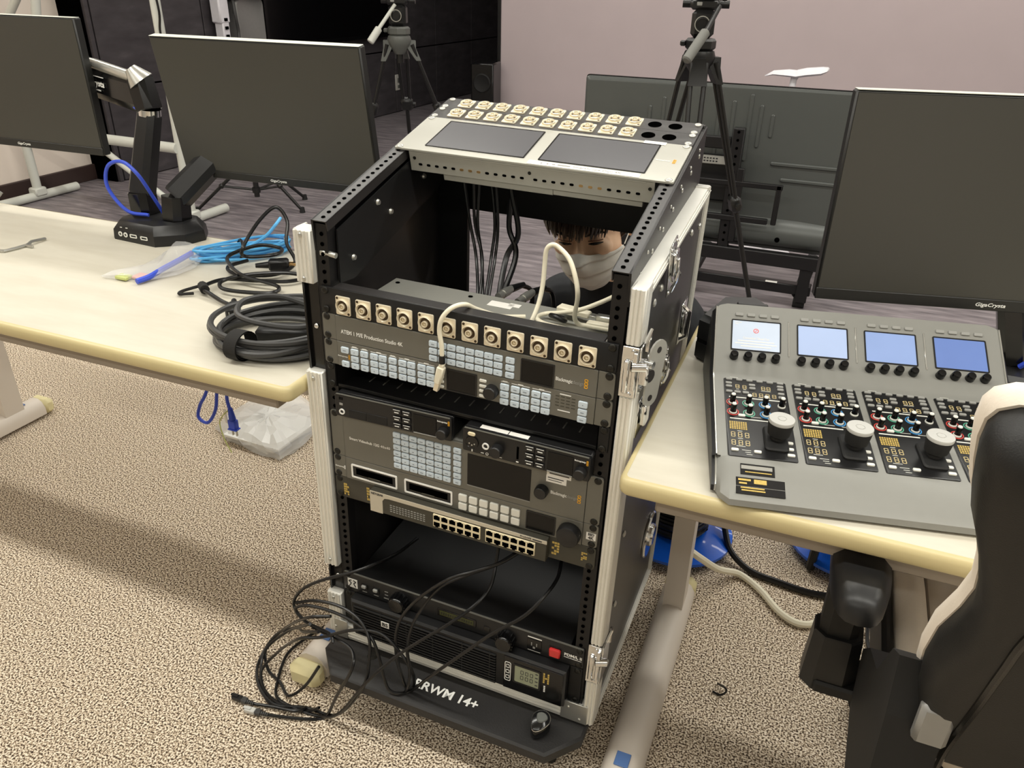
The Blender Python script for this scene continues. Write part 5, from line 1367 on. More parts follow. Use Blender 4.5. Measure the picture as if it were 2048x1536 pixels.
# ---- tripods
def tripod(label, base, zc, feet, head_yaw, k=1.0, head_h=0.17, grey=False, handle=None, legs_pair=True, low=0.0):
    bx, by = base
    t = T('tripod', label, 'tripod', (bx, by, 0))
    c = Vector((bx, by, zc))
    bm_m = 'tripod_grey' if grey else 'tripod_black'
    t.part('bowl', MB().lathe([(0, -0.05 * k), (0.022 * k, -0.048 * k), (0.05 * k, -0.01 * k), (0.056 * k, 0.012 * k), (0.05 * k, 0.03 * k), (0.04 * k, 0.034 * k), (0, 0.034 * k)], 24, Matrix.Translation(c)), bm_m)
    t.part('levelling_knob', MB().cyl(c + Vector((0, 0, -0.085 * k)), c + Vector((0, 0, -0.045 * k)), 0.016 * k, n=14), 'tripod_black')
    for f_ in feet:
        f_ = Vector(f_)
        d = Vector((f_.x - bx, f_.y - by, 0)).normalized(); sd = Vector((-d.y, d.x, 0))
        p = c + d * 0.055 * k + Vector((0, 0, -0.005 * k))
        mid = p.lerp(f_, 0.40)
        br = t.part('leg_bracket', MB().loft([[p + d * a + sd * b + Vector((0, 0, z_)) for a, b in ((-0.02 * k, -w), (0.018 * k, -w), (0.018 * k, w), (-0.02 * k, w))] for z_, w in ((0.016 * k, 0.020 * k), (-0.018 * k, 0.026 * k))] + [[p + (f_ - p).normalized() * 0.075 * k + d * a + sd * b for a, b in ((-0.011 * k, -0.033 * k), (0.011 * k, -0.033 * k), (0.011 * k, 0.033 * k), (-0.011 * k, 0.033 * k))]]), 'tripod_grey' if grey else 'tripod_black', ang=25)
        lg = t.part('leg', MB().cyl(p + sd * 0.024 * k, mid + sd * 0.016 * k, 0.0085 * k, n=12).cyl(p - sd * 0.024 * k, mid - sd * 0.016 * k, 0.0085 * k, n=12), 'tripod_black')
        cl = t.part('leg_clamp', MB().box((0, 0, 0), (0.062 * k, 0.04 * k, 0.065 * k), 0.012 * k, Matrix.Translation(mid) @ (f_ - p).to_track_quat('Z', 'Y').to_matrix().to_4x4()).cyl(mid - sd * 0.045 * k, mid - sd * 0.02 * k, 0.010 * k, n=10), 'tripod_black', lg)
        t.part('lower_leg', MB().cyl(mid, f_ + Vector((0, 0, 0.012)), 0.0105 * k, 0.009 * k, n=12), 'tripod_black', lg)
        t.part('foot', MB().ball(f_ + Vector((0, 0, 0.014)), (0.016 * k, 0.016 * k, 0.014), nu=12, nv=8).cyl(f_.lerp(p, 0.02) + Vector((0, 0, 0.01)), f_.lerp(p, 0.05) + Vector((0, 0, 0.01)), 0.014 * k, n=12), 'rubber', lg)
    hub = Vector((bx, by, zc * 0.30 if low == 0 else low))
    sp = MB()
    for f_ in feet:
        f_ = Vector(f_); a = c.lerp(f_, 0.80)
        sp.cyl(hub, a, 0.007 * k, n=8)
    sp.cyl(hub - Vector((0, 0, 0.012)), hub + Vector((0, 0, 0.012)), 0.026 * k, n=14)
    t.part('spreader', sp, 'tripod_black')
    # fluid head
    HM = Matrix.Translation(c + Vector((0, 0, 0.034 * k))) @ Matrix.Rotation(R(head_yaw), 4, 'Z') @ Matrix.Scale(k, 4)
    t.part('head_base', MB().lathe([(0, 0), (0.046, 0), (0.052, 0.006), (0.052, 0.028), (0.045, 0.036), (0, 0.036)], 8, HM).box((-0.06, 0, 0.018), (0.02, 0.018, 0.018), 0.004, HM), bm_m, ang=20)
    t.part('head_body', MB().box((0, 0, 0.082), (0.078, 0.082, 0.09), 0.014, HM), 'tripod_black', ang=30)
    t.part('drag_dial', MB().lathe([(0, 0), (0.026, 0), (0.026, 0.006), (0.018, 0.010), (0.018, 0.004), (0, 0.004)], 20, HM @ Matrix.Translation((-0.002, -0.041, 0.082)) @ Matrix.Rotation(R(90), 4, 'X')), 'tripod_black').data
    t.part('dial_ring', MB().lathe([(0.0225, 0.0), (0.0255, 0.0), (0.0255, 0.0115), (0.0225, 0.0115), (0.0225, 0)], 20, HM @ Matrix.Translation((-0.002, -0.041, 0.082)) @ Matrix.Rotation(R(90), 4, 'X')), 'steel')
    t.part('tilt_block', MB().box((0, 0, 0.142), (0.098, 0.075, 0.036), 0.010, HM).cyl(HM @ Vector((-0.075, 0, 0.142)), HM @ Vector((0.08, 0, 0.142)), 0.013 * k, n=14).box((0.062, 0.0, 0.16), (0.016, 0.018, 0.055), 0.006, HM), 'tripod_black')
    t.part('plate', MB().box((0, 0, 0.176), (0.088, 0.11, 0.022), 0.004, HM).box((0, 0, 0.194), (0.07, 0.10, 0.016), 0.003, HM).box((0.052, 0.02, 0.182), (0.025, 0.016, 0.012), 0.003, HM), 'tripod_black')
    t.part('bubble_level', MB().box((-0.018, -0.0385, 0.143), (0.018, 0.004, 0.012), 0.002, HM), 'button_grey')
    if handle:
        h0, h1, h2 = [Vector(v) for v in handle]
        t.part('pan_bar', MB().cyl(h0, h1, 0.0085 * k, n=12), 'pipe_white' if grey else 'tripod_black')
        t.part('pan_grip', MB().cyl(h1, h2, 0.0165 * k, 0.0165 * k, 16, 0.004), 'foam_grey' if not grey else 'pipe_white')
    return t
TR1 = tripod('black video tripod with a grey-gripped pan handle in front of the television', (0.026, 1.60), 1.085, [(0.36, 1.78, 0), (-0.22, 1.85, 0), (0.115, 1.23, 0)], 9, 0.86,
             handle=((0.072, 1.57, 1.232), (0.056, 1.49, 1.170), (0.022, 1.42, 1.096)), low=0.30)
TR2 = tripod('black video tripod with pale pan handle by the panelled wall', (-2.06, 3.46), 0.925, [(-2.36, 3.32, 0), (-1.70, 3.72, 0), (-2.22, 3.86, 0)], 20, 1.28, grey=True,
             handle=((-2.055, 3.42, 1.13), (-2.115, 3.33, 1.008), (-2.150, 3.28, 0.935)), low=0.20)
# low stand of which only the splayed legs show under the centre monitor
t = T('light_stand', 'black folding stand with splayed legs and a low spreader', 'stand', (-2.72, 2.85, 0))
hub = Vector((-2.70, 2.80, 0.13))
t.part('column', MB().cyl((-2.70, 2.80, 0.09), (-2.70, 2.80, 0.78), 0.016, n=12), 'tripod_black')
for f_ in ((-2.455, 2.894, 0.012), (-3.01, 2.62, 0.012), (-2.62, 3.15, 0.012)):
    f_ = Vector(f_)
    lg = t.part('leg', MB().cyl((-2.70, 2.80, 0.33), f_, 0.011, 0.009, 10), 'tripod_black')
    t.part('foot', MB().cyl(f_ - Vector((0, 0, 0.012)), f_ + Vector((0, 0, 0.02)), 0.017, 0.013, 12), 'rubber', lg)
    t.part('strut', MB().cyl(hub, f_.lerp(Vector((-2.70, 2.80, 0.33)), 0.45), 0.007, n=8).ball(f_.lerp(Vector((-2.70, 2.80, 0.33)), 0.45), (0.016, 0.016, 0.016), nu=10, nv=6), 'tripod_black', lg)
t.part('collar', MB().cyl((-2.70, 2.80, 0.31), (-2.70, 2.80, 0.36), 0.026, n=14).cyl((-2.70, 2.80, 0.115), (-2.70, 2.80, 0.145), 0.024, n=14), 'tripod_black')

# ---- white pipe frame in the corner
t = T('pipe_frame', 'white tubular steel frame with diagonal braces by the cream wall', 'frame', (-3.1, 2.42, 0))
px, py = -2.86, 2.42
t.part('upright', MB().cyl((px, py, 0.04), (px, py, 1.9), 0.026, n=16), 'pipe_white')
t.part('upright', MB().cyl((px - 1.2, py, 0.04), (px - 1.2, py, 1.9), 0.026, n=16), 'pipe_white')
t.part('cross_bar', MB().cyl((px - 1.2, py - 0.02, 0.435), (px, py - 0.02, 0.425), 0.028, n=16), 'pipe_white')
t.part('brace', MB().cyl((px - 0.72, py - 0.06, 0.50), (px - 0.02, py - 0.06, 0.10), 0.018, n=12), 'pipe_white')
t.part('brace', MB().cyl((px - 1.17, py - 0.04, 0.90), (px - 0.62, py - 0.04, 1.42), 0.022, n=12), 'pipe_white')
t.part('brace', MB().cyl((px - 0.72, py - 0.06, 1.28), (px - 0.80, py - 0.06, 0.98), 0.024, n=12), 'pipe_white')
for dx in (0, -1.2):
    ft = t.part('foot', MB().cyl((px + dx, py - 0.28, 0.028), (px + dx, py + 0.28, 0.028), 0.026, n=14).box((px + dx, py, 0.055), (0.07, 0.08, 0.05), 0.008), 'pipe_white')
t.part('hanging_cable', MB().cable([(px + 0.03, py - 0.03, 1.25), (px + 0.045, py - 0.03, 1.10), (px + 0.03, py - 0.03, 1.0), (px + 0.06, py - 0.03, 0.9)], 0.006, 6), 'cable_black')

# ---- wall display with hanging grey box
def on_dark(y, z, d=0.02):     # point on the dark wall (world), d = distance in front
    return DWF @ Vector((d, (y - 3.0), z))
t = T('wall_display', 'large black wall-mounted display with a thin frame', 'display', (0.03, 2.4, 0.76), DWF)
t.part('screen', MB().box((0.075, 2.42, 1.30), (0.03, 1.74, 1.07)), 'screen_black', smooth=False)
t.part('frame', MB().ringprism(rrect(1.80, 1.13, 0.01, 2, 2.42, 1.30), rrect(1.735, 1.065, 0.006, 2, 2.42, 1.30), 0.05, 0.098, SIDE), 'black_gloss')
t.part('wall_bracket', MB().box((0.035, 2.42, 1.30), (0.045, 0.6, 0.4)), 'black_matte')
t = T('mini_computer', 'grey rounded box with cabling hung on the panelled wall', 'computer', (0.05, 1.28, 0.80), DWF)
t.part('case', MB().prism(rrect(0.30, 0.36, 0.04, 5, 1.34, 0.92), 0.03, 0.12, SIDE, 0.01), 'silver_box')
t.part('shelf', MB().box((0.10, 1.30, 1.115), (0.18, 0.40, 0.012), 0.003), 'black_paint')
ad = t.part('power_adapter', MB().box((0.09, 1.05, 1.03), (0.09, 0.10, 0.18), 0.01).box((0.09, 1.055, 0.86), (0.08, 0.07, 0.20), 0.008), 'white_plastic')
mb = MB()
for k in range(4): mb.box((0.138, 1.05, 0.80 + k * 0.055), (0.006, 0.03, 0.02))
t.part('sockets', mb, 'hole_black', ad, smooth=False)
t.part('cables', MB().cable([(0.14, 1.14, 1.12), (0.16, 1.13, 0.98), (0.15, 1.15, 0.88), (0.17, 1.12, 0.78)], 0.012, 8).cable([(0.15, 1.12, 1.3), (0.15, 1.13, 1.15), (0.14, 1.14, 1.0)], 0.010, 8), 'cable_grey')
t.part('wall_arm', MB().box((0.03, 1.56, 1.1), (0.05, 0.05, 1.2), 0.004), 'black_paint')

# tower speaker in the corner and wall outlet
t = T('tower_speaker', 'tall glossy black tower speaker in the corner by the mauve wall', 'speaker', (-2.53, 5.78, 0))
SPM = Matrix.Translation((-2.53, 5.78, 0)) @ Matrix.Rotation(R(8), 4, 'Z')
t.part('cabinet', MB().box((0, 0, 0.315), (0.205, 0.26, 0.59), 0.012, SPM), 'speaker_black')
t.part('plinth', MB().box((0, 0, 0.01), (0.24, 0.30, 0.02), 0.004, SPM), 'black_matte')
t.part('driver', MB().lathe([(0, 0.004), (0.03, 0.002), (0.07, 0.012), (0.078, 0.008), (0.08, 0)], 24, SPM @ Matrix.Translation((0, -0.13, 0.45)) @ Matrix.Rotation(R(90), 4, 'X')), 'black_matte')
t.part('emblem', MB().ball((0.0, -0.132, 0.27), (0.02, 0.006, 0.014), SPM, 12, 8), 'steel')
t = T('wall_outlet', 'white wall outlet plate on the dark panelled wall', 'outlet', (0.016, 3.51, 0.23), DWF)
pl_ = t.part('plate', MB().box((0.020, 3.51, 0.29), (0.010, 0.11, 0.15), 0.003), 'wall_white')
t.part('socket', MB().box((0.027, 3.51, 0.31), (0.006, 0.045, 0.045), 0.002).box((0.027, 3.51, 0.25), (0.006, 0.045, 0.03), 0.002), 'tripod_grey', pl_)

# ---- blue cable reels on the floor beyond the right desk
def reel(label, x, y, r, hz, tilt=0.0, cord=True, ru=0.118):
    t = T('cable_reel', label, 'cable reel', (x, y, 0), ID, 'blue cable reels on the carpet')
    r_ = r; r = ru
    M = Matrix.Translation((x, y, 0.02)) @ Matrix.Rotation(R(tilt), 4, 'X')
    def disc(z, up):
        s = 1 if up else -1
        r = ru if up else r_
        return MB().lathe([(0, z), (r * 0.55, z), (r * 0.60, z + s * 0.006), (r * 0.82, z + s * 0.008), (r * 0.86, z + s * 0.014), (r, z + s * 0.016), (r, z + s * 0.008), (r * 0.86, z + s * 0.004), (r * 0.5, z - s * 0.006), (0, z - s * 0.006)], 40, M)
    lo = t.part('lower_flange', disc(0.02, False), 'reel_blue')
    upf = t.part('upper_flange', disc(0.02 + hz, True), 'reel_blue')
    t.part('drum', MB().lathe([(r * 0.58, 0.02), (r * 0.60, 0.03), (r * 0.60, hz + 0.01), (r * 0.58, hz + 0.02)], 32, M), 'black_plastic')
    if cord:
        pts = []
        n = 9
        for k in range(n * 20 + 1):
            a = 2 * math.pi * k / 20
            pts.append(M @ Vector(((r * 0.64) * math.cos(a), (r * 0.64) * math.sin(a), 0.032 + (hz - 0.02) * k / (n * 20))))
        t.part('wound_cord', MB().tube(pts, 0.006, 6), 'cable_black')
    pr = MB()
    for k in range(5): pr.box((-r * 0.05 + (k % 2) * 0.01, -r * 0.55 + k * 0.016, hz + 0.0205), (r * (0.7 if k % 2 else 0.5), 0.007, 0.0006), 0, M)
    t.part('flange_lettering', pr, 'print_white', upf, smooth=False)
    return t, M
r1, M1_ = reel('blue cable reel behind the desk leg, black cord trailing from it', 0.262, 0.725, 0.145, 0.115)
r2, M2_ = reel('blue cable reel standing behind the gaming chair armrest', 0.68, 0.848, 0.143, 0.115)
r2.part('carry_leg', MB().tube([(0.60, 0.735, 0.008), (0.605, 0.74, 0.16), (0.66, 0.80, 0.21), (0.72, 0.86, 0.21), (0.76, 0.92, 0.16), (0.765, 0.925, 0.008)], 0.011, 8), 'tripod_black')
r1.part('crank_handle', MB().tube(catmull([(0.365, 0.83, 0.14), (0.42, 0.86, 0.13), (0.45, 0.90, 0.09), (0.47, 0.93, 0.10)], 5), 0.011, 8), 'black_plastic')
# ================================================================== cables in front of the rack
CAB = {}
CAB_A=[(-0.147,0.100,0.327),(-0.164,0.050,0.322),(-0.183,0.000,0.329),(-0.214,-0.030,0.322),(-0.273,-0.045,0.294),(-0.317,-0.050,0.260),(-0.342,-0.050,0.217),(-0.321,-0.060,0.199),(-0.280,-0.065,0.185),(-0.230,-0.075,0.190),(-0.187,-0.090,0.193),(-0.173,-0.115,0.176),(-0.213,-0.116,0.090),(-0.252,-0.110,0.006),(-0.282,-0.128,0.006),(-0.327,-0.142,0.006),(-0.361,-0.152,0.008)]
CAB_B=[(0.042,0.060,0.416),(0.044,0.040,0.373),(0.046,0.010,0.346),(0.032,-0.020,0.327),(-0.005,-0.050,0.295),(-0.087,-0.080,0.220),(-0.142,-0.115,0.158),(-0.207,-0.118,0.050),(-0.258,-0.111,0.006),(-0.310,-0.116,0.006),(-0.366,-0.109,0.006),(-0.392,-0.074,0.006),(-0.418,-0.007,0.006),(-0.408,0.048,0.006),(-0.392,0.090,0.006)]
CAB_C=[(0.101,0.030,0.436),(0.070,0.000,0.418),(0.029,-0.020,0.401),(-0.009,-0.040,0.387),(-0.060,-0.050,0.336),(-0.096,-0.055,0.282),(-0.109,-0.060,0.235),(-0.101,-0.075,0.195),(-0.086,-0.085,0.164),(-0.081,-0.076,0.124),(-0.075,-0.064,0.124),(-0.069,-0.075,0.171),(-0.094,-0.070,0.203),(-0.135,-0.070,0.238),(-0.194,-0.075,0.227),(-0.261,-0.080,0.187),(-0.308,-0.090,0.173),(-0.402,-0.050,0.060),(-0.434,-0.074,0.010),(-0.377,-0.124,0.006),(-0.324,-0.122,0.006),(-0.290,-0.110,0.006),(-0.262,-0.112,0.030)]
CAB_D=[(0.092,0.030,0.429),(0.060,0.005,0.407),(0.014,-0.020,0.387),(-0.027,-0.040,0.361),(-0.061,-0.050,0.304),(-0.080,-0.055,0.256),(-0.081,-0.070,0.218),(-0.072,-0.080,0.184),(-0.070,-0.090,0.157),(-0.083,-0.082,0.124)]
CAB_E=[(0.162,0.050,0.417),(0.166,0.020,0.402),(0.157,-0.020,0.391),(0.131,-0.045,0.360),(0.082,-0.060,0.316),(0.025,-0.075,0.253),(-0.025,-0.088,0.196),(-0.074,-0.075,0.124),(-0.092,-0.090,0.124),(-0.111,-0.093,0.128),(-0.122,-0.090,0.153),(-0.132,-0.085,0.192),(-0.153,-0.075,0.226),(-0.195,-0.065,0.238),(-0.252,-0.060,0.240),(-0.304,-0.060,0.233),(-0.331,-0.060,0.213),(-0.305,-0.065,0.195),(-0.246,-0.075,0.198),(-0.232,-0.085,0.189)]
CAB_F=[(-0.337,-0.050,0.219),(-0.289,-0.050,0.242),(-0.229,-0.055,0.254),(-0.182,-0.065,0.248),(-0.154,-0.080,0.226),(-0.148,-0.095,0.186),(-0.151,-0.112,0.143),(-0.196,-0.112,0.060),(-0.239,-0.108,0.015),(-0.299,-0.106,0.006),(-0.364,-0.124,0.006),(-0.422,-0.097,0.006),(-0.460,-0.048,0.006),(-0.457,0.010,0.030),(-0.408,0.022,0.060),(-0.320,-0.060,0.160),(-0.262,-0.085,0.205)]
CAB_G=[(-0.249,-0.060,0.227),(-0.300,-0.070,0.212),(-0.416,-0.009,0.080),(-0.452,-0.029,0.030),(-0.429,-0.057,0.006),(-0.385,-0.075,0.006),(-0.345,-0.100,0.012),(-0.300,-0.100,0.060),(-0.272,-0.085,0.110)]
CAB_H=[(-0.292,-0.070,0.200),(-0.398,-0.018,0.090),(-0.449,-0.039,0.030),(-0.415,-0.094,0.006),(-0.353,-0.119,0.006),(-0.301,-0.110,0.010),(-0.310,-0.128,0.016),(-0.358,-0.131,0.008),(-0.404,-0.142,0.008)]
def cable_thing(name, label, pts, r, m, group=None, cat='cable', sub=7):
    lo = min(p[2] for p in pts)
    c = pts[-1]
    return solo(name, label, cat, MB().cable(pts, r, 8, sub), m, (c[0], c[1], max(0, lo)), group=group)
def plug(t, p, q, m_body='cable_black', clear=True):
    p = Vector(p); q = Vector(q); d = (q - p).normalized()
    M = Matrix.Translation(p) @ d.to_track_quat('Y', 'Z').to_matrix().to_4x4()
    b = t.part('plug', MB().box((0, 0.010, 0), (0.0117, 0.022, 0.0085), 0.001, M).box((0, 0.004, 0.0055), (0.006, 0.016, 0.002), 0.0005, M), 'plug_clear' if clear else 'black_plastic')
    mb = MB().box((0, 0.027, 0), (0.0125, 0.013, 0.0098), 0.002, M)
    for k in range(4): mb.cyl(M @ Vector((0, 0.035 + k * 0.004, 0)), M @ Vector((0, 0.0375 + k * 0.004, 0)), 0.0045 - 0.0003 * k, n=10)
    t.part('strain_relief', mb, 'cable_grey', b)
t = T('network_cable', 'black network cable ending in a clear plug on the carpet', 'cable', (-0.361, -0.152, 0))
t.part('cord', MB().cable(CAB_A, 0.0031, 8, 7), 'cable_black'); plug(t, (-0.404, -0.158, 0.010), (-0.361, -0.153, 0.010))
t = T('network_cable', 'black network cable ending in a black plug on the carpet', 'cable', (-0.404, -0.142, 0))
t.part('cord', MB().cable(CAB_H, 0.0031, 8, 7), 'cable_black'); plug(t, (-0.447, -0.143, 0.010), (-0.404, -0.142, 0.010), clear=False)
cable_thing('network_cable', 'black network cable hanging from the middle of the network switch', CAB_B, 0.0031, 'cable_black')
cable_thing('network_cable', 'black network cable bending over the board and looping into the coil', CAB_C, 0.0031, 'cable_black')
cable_thing('network_cable', 'short black network cable ending on the lettered board', CAB_D, 0.0031, 'cable_black')
cable_thing('network_cable', 'black network cable running from the switch end across both knobs', CAB_E, 0.0031, 'cable_black')
cable_thing('network_cable', 'black network cable with the widest loop on the carpet', CAB_F, 0.0031, 'cable_black')
cable_thing('network_cable', 'black network cable with a small loop in front of the desk foot', CAB_G, 0.0031, 'cable_black')

# ---- white usb leads on the switcher
t = T('usb_cable', 'white usb cable hanging over the patch panel with its square plug', 'cable', (-0.03, 0.0, 0.73))
t.part('cord', MB().cable([(-0.025,-0.014,0.786),(-0.025,-0.014,0.812),(-0.028,-0.014,0.836),(-0.023,-0.014,0.857),(-0.011,-0.006,0.872),(0.002,0.012,0.873),(0.009,0.040,0.856),(0.025,0.090,0.829),(0.06,0.11,0.8265)], 0.0036, 10, 8), 'cable_white')
pd = (Vector((-0.0371, -0.014, 0.7246)) - Vector((-0.0246, -0.014, 0.7749))).normalized()
PM = Matrix.Translation((-0.0246, -0.014, 0.782)) @ (-pd).to_track_quat('Z', 'Y').to_matrix().to_4x4()
pb = t.part('plug', MB().box((0, 0, -0.020), (0.012, 0.0115, 0.030), 0.002, PM).box((0, 0, -0.003), (0.0085, 0.008, 0.010), 0.0015, PM), 'cable_white')
t.part('plug_shell', MB().box((0, 0, -0.042), (0.0085, 0.0078, 0.014), 0.0006, PM), 'nickel', pb)
t.part('tie', MB().cyl((-0.0252, -0.014, 0.783), (-0.0246, -0.014, 0.796), 0.0052, n=12), 'cable_black')
t = T('usb_cable', 'white usb cable arching up in a tall loop over the switcher', 'cable', (0.14, 0.1, 0.826))
t.part('cord', MB().cable([(0.200,0.118,0.8265),(0.180,0.118,0.8265),(0.160,0.117,0.8265),(0.148,0.112,0.829),(0.144,0.10,0.845),(0.156,0.070,0.889),(0.152,0.070,0.915),(0.138,0.080,0.940),(0.119,0.090,0.952),(0.107,0.090,0.956),(0.098,0.090,0.947),(0.096,0.090,0.923),(0.096,0.085,0.894),(0.094,0.075,0.867),(0.090,0.060,0.845),(0.080,0.060,0.8275)], 0.0036, 10, 8), 'cable_white')
t.part('plug', MB().box((0.178, 0.122, 0.829), (0.04, 0.012, 0.008), 0.002), 'cable_white')
t = T('usb_cable', 'white usb cable lying on the switcher with a plug and black tie', 'cable', (0.11, 0.13, 0.826))
t.part('cord', MB().cable([(0.205,0.175,0.872),(0.189,0.160,0.865),(0.171,0.140,0.858),(0.146,0.125,0.848),(0.112,0.130,0.835),(0.085,0.136,0.8265),(0.078,0.115,0.8265),(0.095,0.098,0.8265),(0.133,0.091,0.8265)], 0.0036, 10, 8), 'cable_white')
AMx = Matrix.Translation((0.139, 0.149, 0.832)) @ Matrix.Rotation(R(-10), 4, 'Z')
pb = t.part('adapter', MB().box((-0.022, 0, 0), (0.036, 0.018, 0.011), 0.002, AMx).box((0.006, 0, 0), (0.022, 0.014, 0.010), 0.002, AMx), 'cable_white')
t.part('plug_shell', MB().box((0.026, 0, 0), (0.018, 0.012, 0.0045), 0.0006, AMx), 'steel', pb)
t.part('tie', MB().cable([(0.10, 0.118, 0.833), (0.112, 0.108, 0.836), (0.124, 0.112, 0.830), (0.118, 0.125, 0.828)], 0.004, 8, closed=True), 'cable_black')
solo('network_plug', 'silver network plug with black boot lying behind the switcher rail', 'plug', MB().box((0.188, 0.137, 0.8335), (0.04, 0.014, 0.012), 0.002).box((0.206, 0.130, 0.8335), (0.016, 0.02, 0.012), 0.002), 'steel', (0.188, 0.137, 0.8275))

# ---- black cables hanging inside the rack from the twin-screen monitor
IN = [[(-0.138,0.300,0.993),(-0.134,0.320,0.901),(-0.112,0.300,0.840),(-0.080,0.250,0.791)],[(-0.118,0.300,0.996),(-0.124,0.320,0.902),(-0.100,0.300,0.841),(-0.076,0.250,0.791)],[(-0.106,0.300,0.993),(-0.116,0.315,0.901),(-0.106,0.310,0.842),(-0.070,0.250,0.793)],[(-0.084,0.300,0.992),(-0.084,0.320,0.903),(-0.082,0.300,0.846),(-0.066,0.250,0.799)],[(-0.076,0.300,0.994),(-0.078,0.320,0.905),(-0.076,0.305,0.848),(-0.060,0.250,0.801)],[(-0.046,0.300,0.977),(-0.036,0.315,0.893),(-0.052,0.300,0.850),(-0.041,0.250,0.797)],[(-0.047,0.305,0.973),(-0.056,0.320,0.900),(-0.034,0.300,0.855),(-0.038,0.250,0.798)]]
for k, p in enumerate(IN):
    q = [(p[0][0], 0.285, 1.035)] + p[:3] + [(p[3][0], 0.235, 0.78), (p[3][0], 0.215, 0.70)]
    solo('signal_cable', 'thin black cable hanging inside the rack from the twin-screen monitor' if k < 5 else 'thicker black cable hanging inside the rack, twisted with its neighbour', 'cable', MB().cable(q, 0.0030 if k < 5 else 0.0052, 8, 7), 'cable_black', (p[3][0], 0.215, 0.70), group='thin cables hanging inside the rack' if k < 5 else 'twisted thicker cables inside the rack')
for k, (a, b, c_) in enumerate((((-0.0272, 0.205, 0.812), (-0.0212, 0.25, 0.812), (0.0, 0.30, 0.74)), ((0.0089, 0.205, 0.808), (0.0196, 0.25, 0.812), (0.045, 0.30, 0.72)))):
    t = T('coaxial_lead', 'black coaxial lead with silver plug on the back of the switcher', 'cable', a, ID, 'coaxial leads on the switcher back')
    t.part('plug', MB().cyl(a, b, 0.0065, n=14).cyl(Vector(a).lerp(Vector(b), 0.35), Vector(a).lerp(Vector(b), 0.75), 0.0078, n=14), 'steel')
    t.part('boot', MB().cyl(b, Vector(b) + Vector((0.012, 0.03, 0.0)), 0.0072, 0.005, 12), 'cable_black')
    t.part('cord', MB().cable([Vector(b) + Vector((0.010, 0.025, 0.0)), Vector(b) + Vector((0.02, 0.05, -0.02)), c_, (c_[0], 0.30, 0.62)], 0.0042, 8), 'cable_black')

# ---- floor cables
cable_thing('power_cable', 'thick pale cable curving over the carpet past the blue reel', [(0.30,0.545,0.12),(0.325,0.54,0.118),(0.353,0.545,0.10),(0.392,0.592,0.045),(0.440,0.635,0.012),(0.494,0.600,0.010),(0.546,0.541,0.010),(0.592,0.522,0.010),(0.633,0.553,0.010),(0.673,0.659,0.010),(0.70,0.73,0.01)], 0.0085, 'cable_white')
cable_thing('power_cable', 'black cable running from the blue reel across the carpet', [(0.365,0.79,0.085),(0.385,0.735,0.055),(0.41,0.69,0.03),(0.463,0.661,0.010),(0.536,0.647,0.009),(0.606,0.639,0.009),(0.673,0.650,0.009),(0.75,0.66,0.009)], 0.008, 'cable_black')
cable_thing('thin_cable', 'thin black cable bent in an open loop beside the chair', [(0.80,0.70,0.006),(0.761,0.663,0.006),(0.745,0.621,0.006),(0.735,0.566,0.006),(0.738,0.511,0.006),(0.755,0.495,0.006),(0.776,0.519,0.006),(0.80,0.56,0.006)], 0.0045, 'cable_black')
cable_thing('wire_tie', 'small bent black wire tie on the open carpet', [(0.447,0.283,0.003),(0.463,0.261,0.020),(0.466,0.259,0.012),(0.456,0.255,0.003),(0.440,0.258,0.003)], 0.0022, 'cable_black', cat='wire tie')
# earphone on the board
t = T('earphone', 'small black teardrop earphone case with silver outline on the lettered board', 'earphone', (0.173, -0.060, 0.1135))
EM = Matrix.Translation((0.173, -0.058, 0.1135)) @ Matrix.Rotation(R(-12), 4, 'Z')
tear = []
for k in range(28):
    a = 2 * math.pi * k / 28
    rr = 0.0175 * (1 + 0.42 * max(0, -math.sin(a)) ** 2)
    tear.append((rr * math.cos(a) * (1 - 0.30 * max(0, -math.sin(a))), rr * math.sin(a) + 0.004))
rings = [[(EM @ Vector((p[0] * k, p[1] * k, z + p[1] * 0.25 * (z / 0.03)))) for p in tear] for k, z in ((0.75, 0.0), (0.98, 0.008), (1.0, 0.016), (0.98, 0.024), (0.90, 0.0285))]
bd_ = t.part('shell', MB().loft(rings), 'black_gloss', ang=60)
t.part('outline', MB().tube([EM @ Vector((p[0] * 0.93, p[1] * 0.93, 0.0275 + p[1] * 0.24)) for p in tear], 0.0011, 6, closed=True), 'chrome', bd_)
t.part('inlay', MB().loft([[EM @ Vector((p[0] * 0.62, p[1] * 0.45 + 0.006, 0.0288 + (p[1] * 0.45 + 0.006) * 0.25)) for p in tear], [EM @ Vector((p[0] * 0.55, p[1] * 0.40 + 0.006, 0.0305 + (p[1] * 0.4 + 0.006) * 0.25)) for p in tear]]), 'tripod_grey', bd_)

# ================================================================== left desk clutter
D = 0.70
t = T('hex_key', 'long bent silver hex key lying on the desk', 'hex key', (-1.295, 0.25, D))
t.part('shaft', MB().tube([(-1.325, 0.232, D + 0.004), (-1.303, 0.236, D + 0.004), (-1.298, 0.262, D + 0.004), (-1.296, 0.300, D + 0.004)], 0.0036, 6), 'steel')
t = T('hex_key', 'short silver hex key crossing the longer one on the desk', 'hex key', (-1.295, 0.31, D))
t.part('shaft', MB().tube([(-1.272, 0.287, D + 0.0045), (-1.292, 0.286, D + 0.0045), (-1.297, 0.305, D + 0.0085), (-1.300, 0.345, D + 0.0045)], 0.0036, 6), 'steel')
t = T('wall_bracket', 'grey metal arm leaning by the far desk corner', 'bracket', (-1.72, 0.55, D))
t.part('rod', MB().cyl((-1.690, 0.500, D + 0.006), (-1.672, 0.525, D + 0.038), 0.006, n=10).cyl((-1.70, 0.496, D + 0.004), (-1.68, 0.504, D + 0.004), 0.009, n=10), 'silver_box')

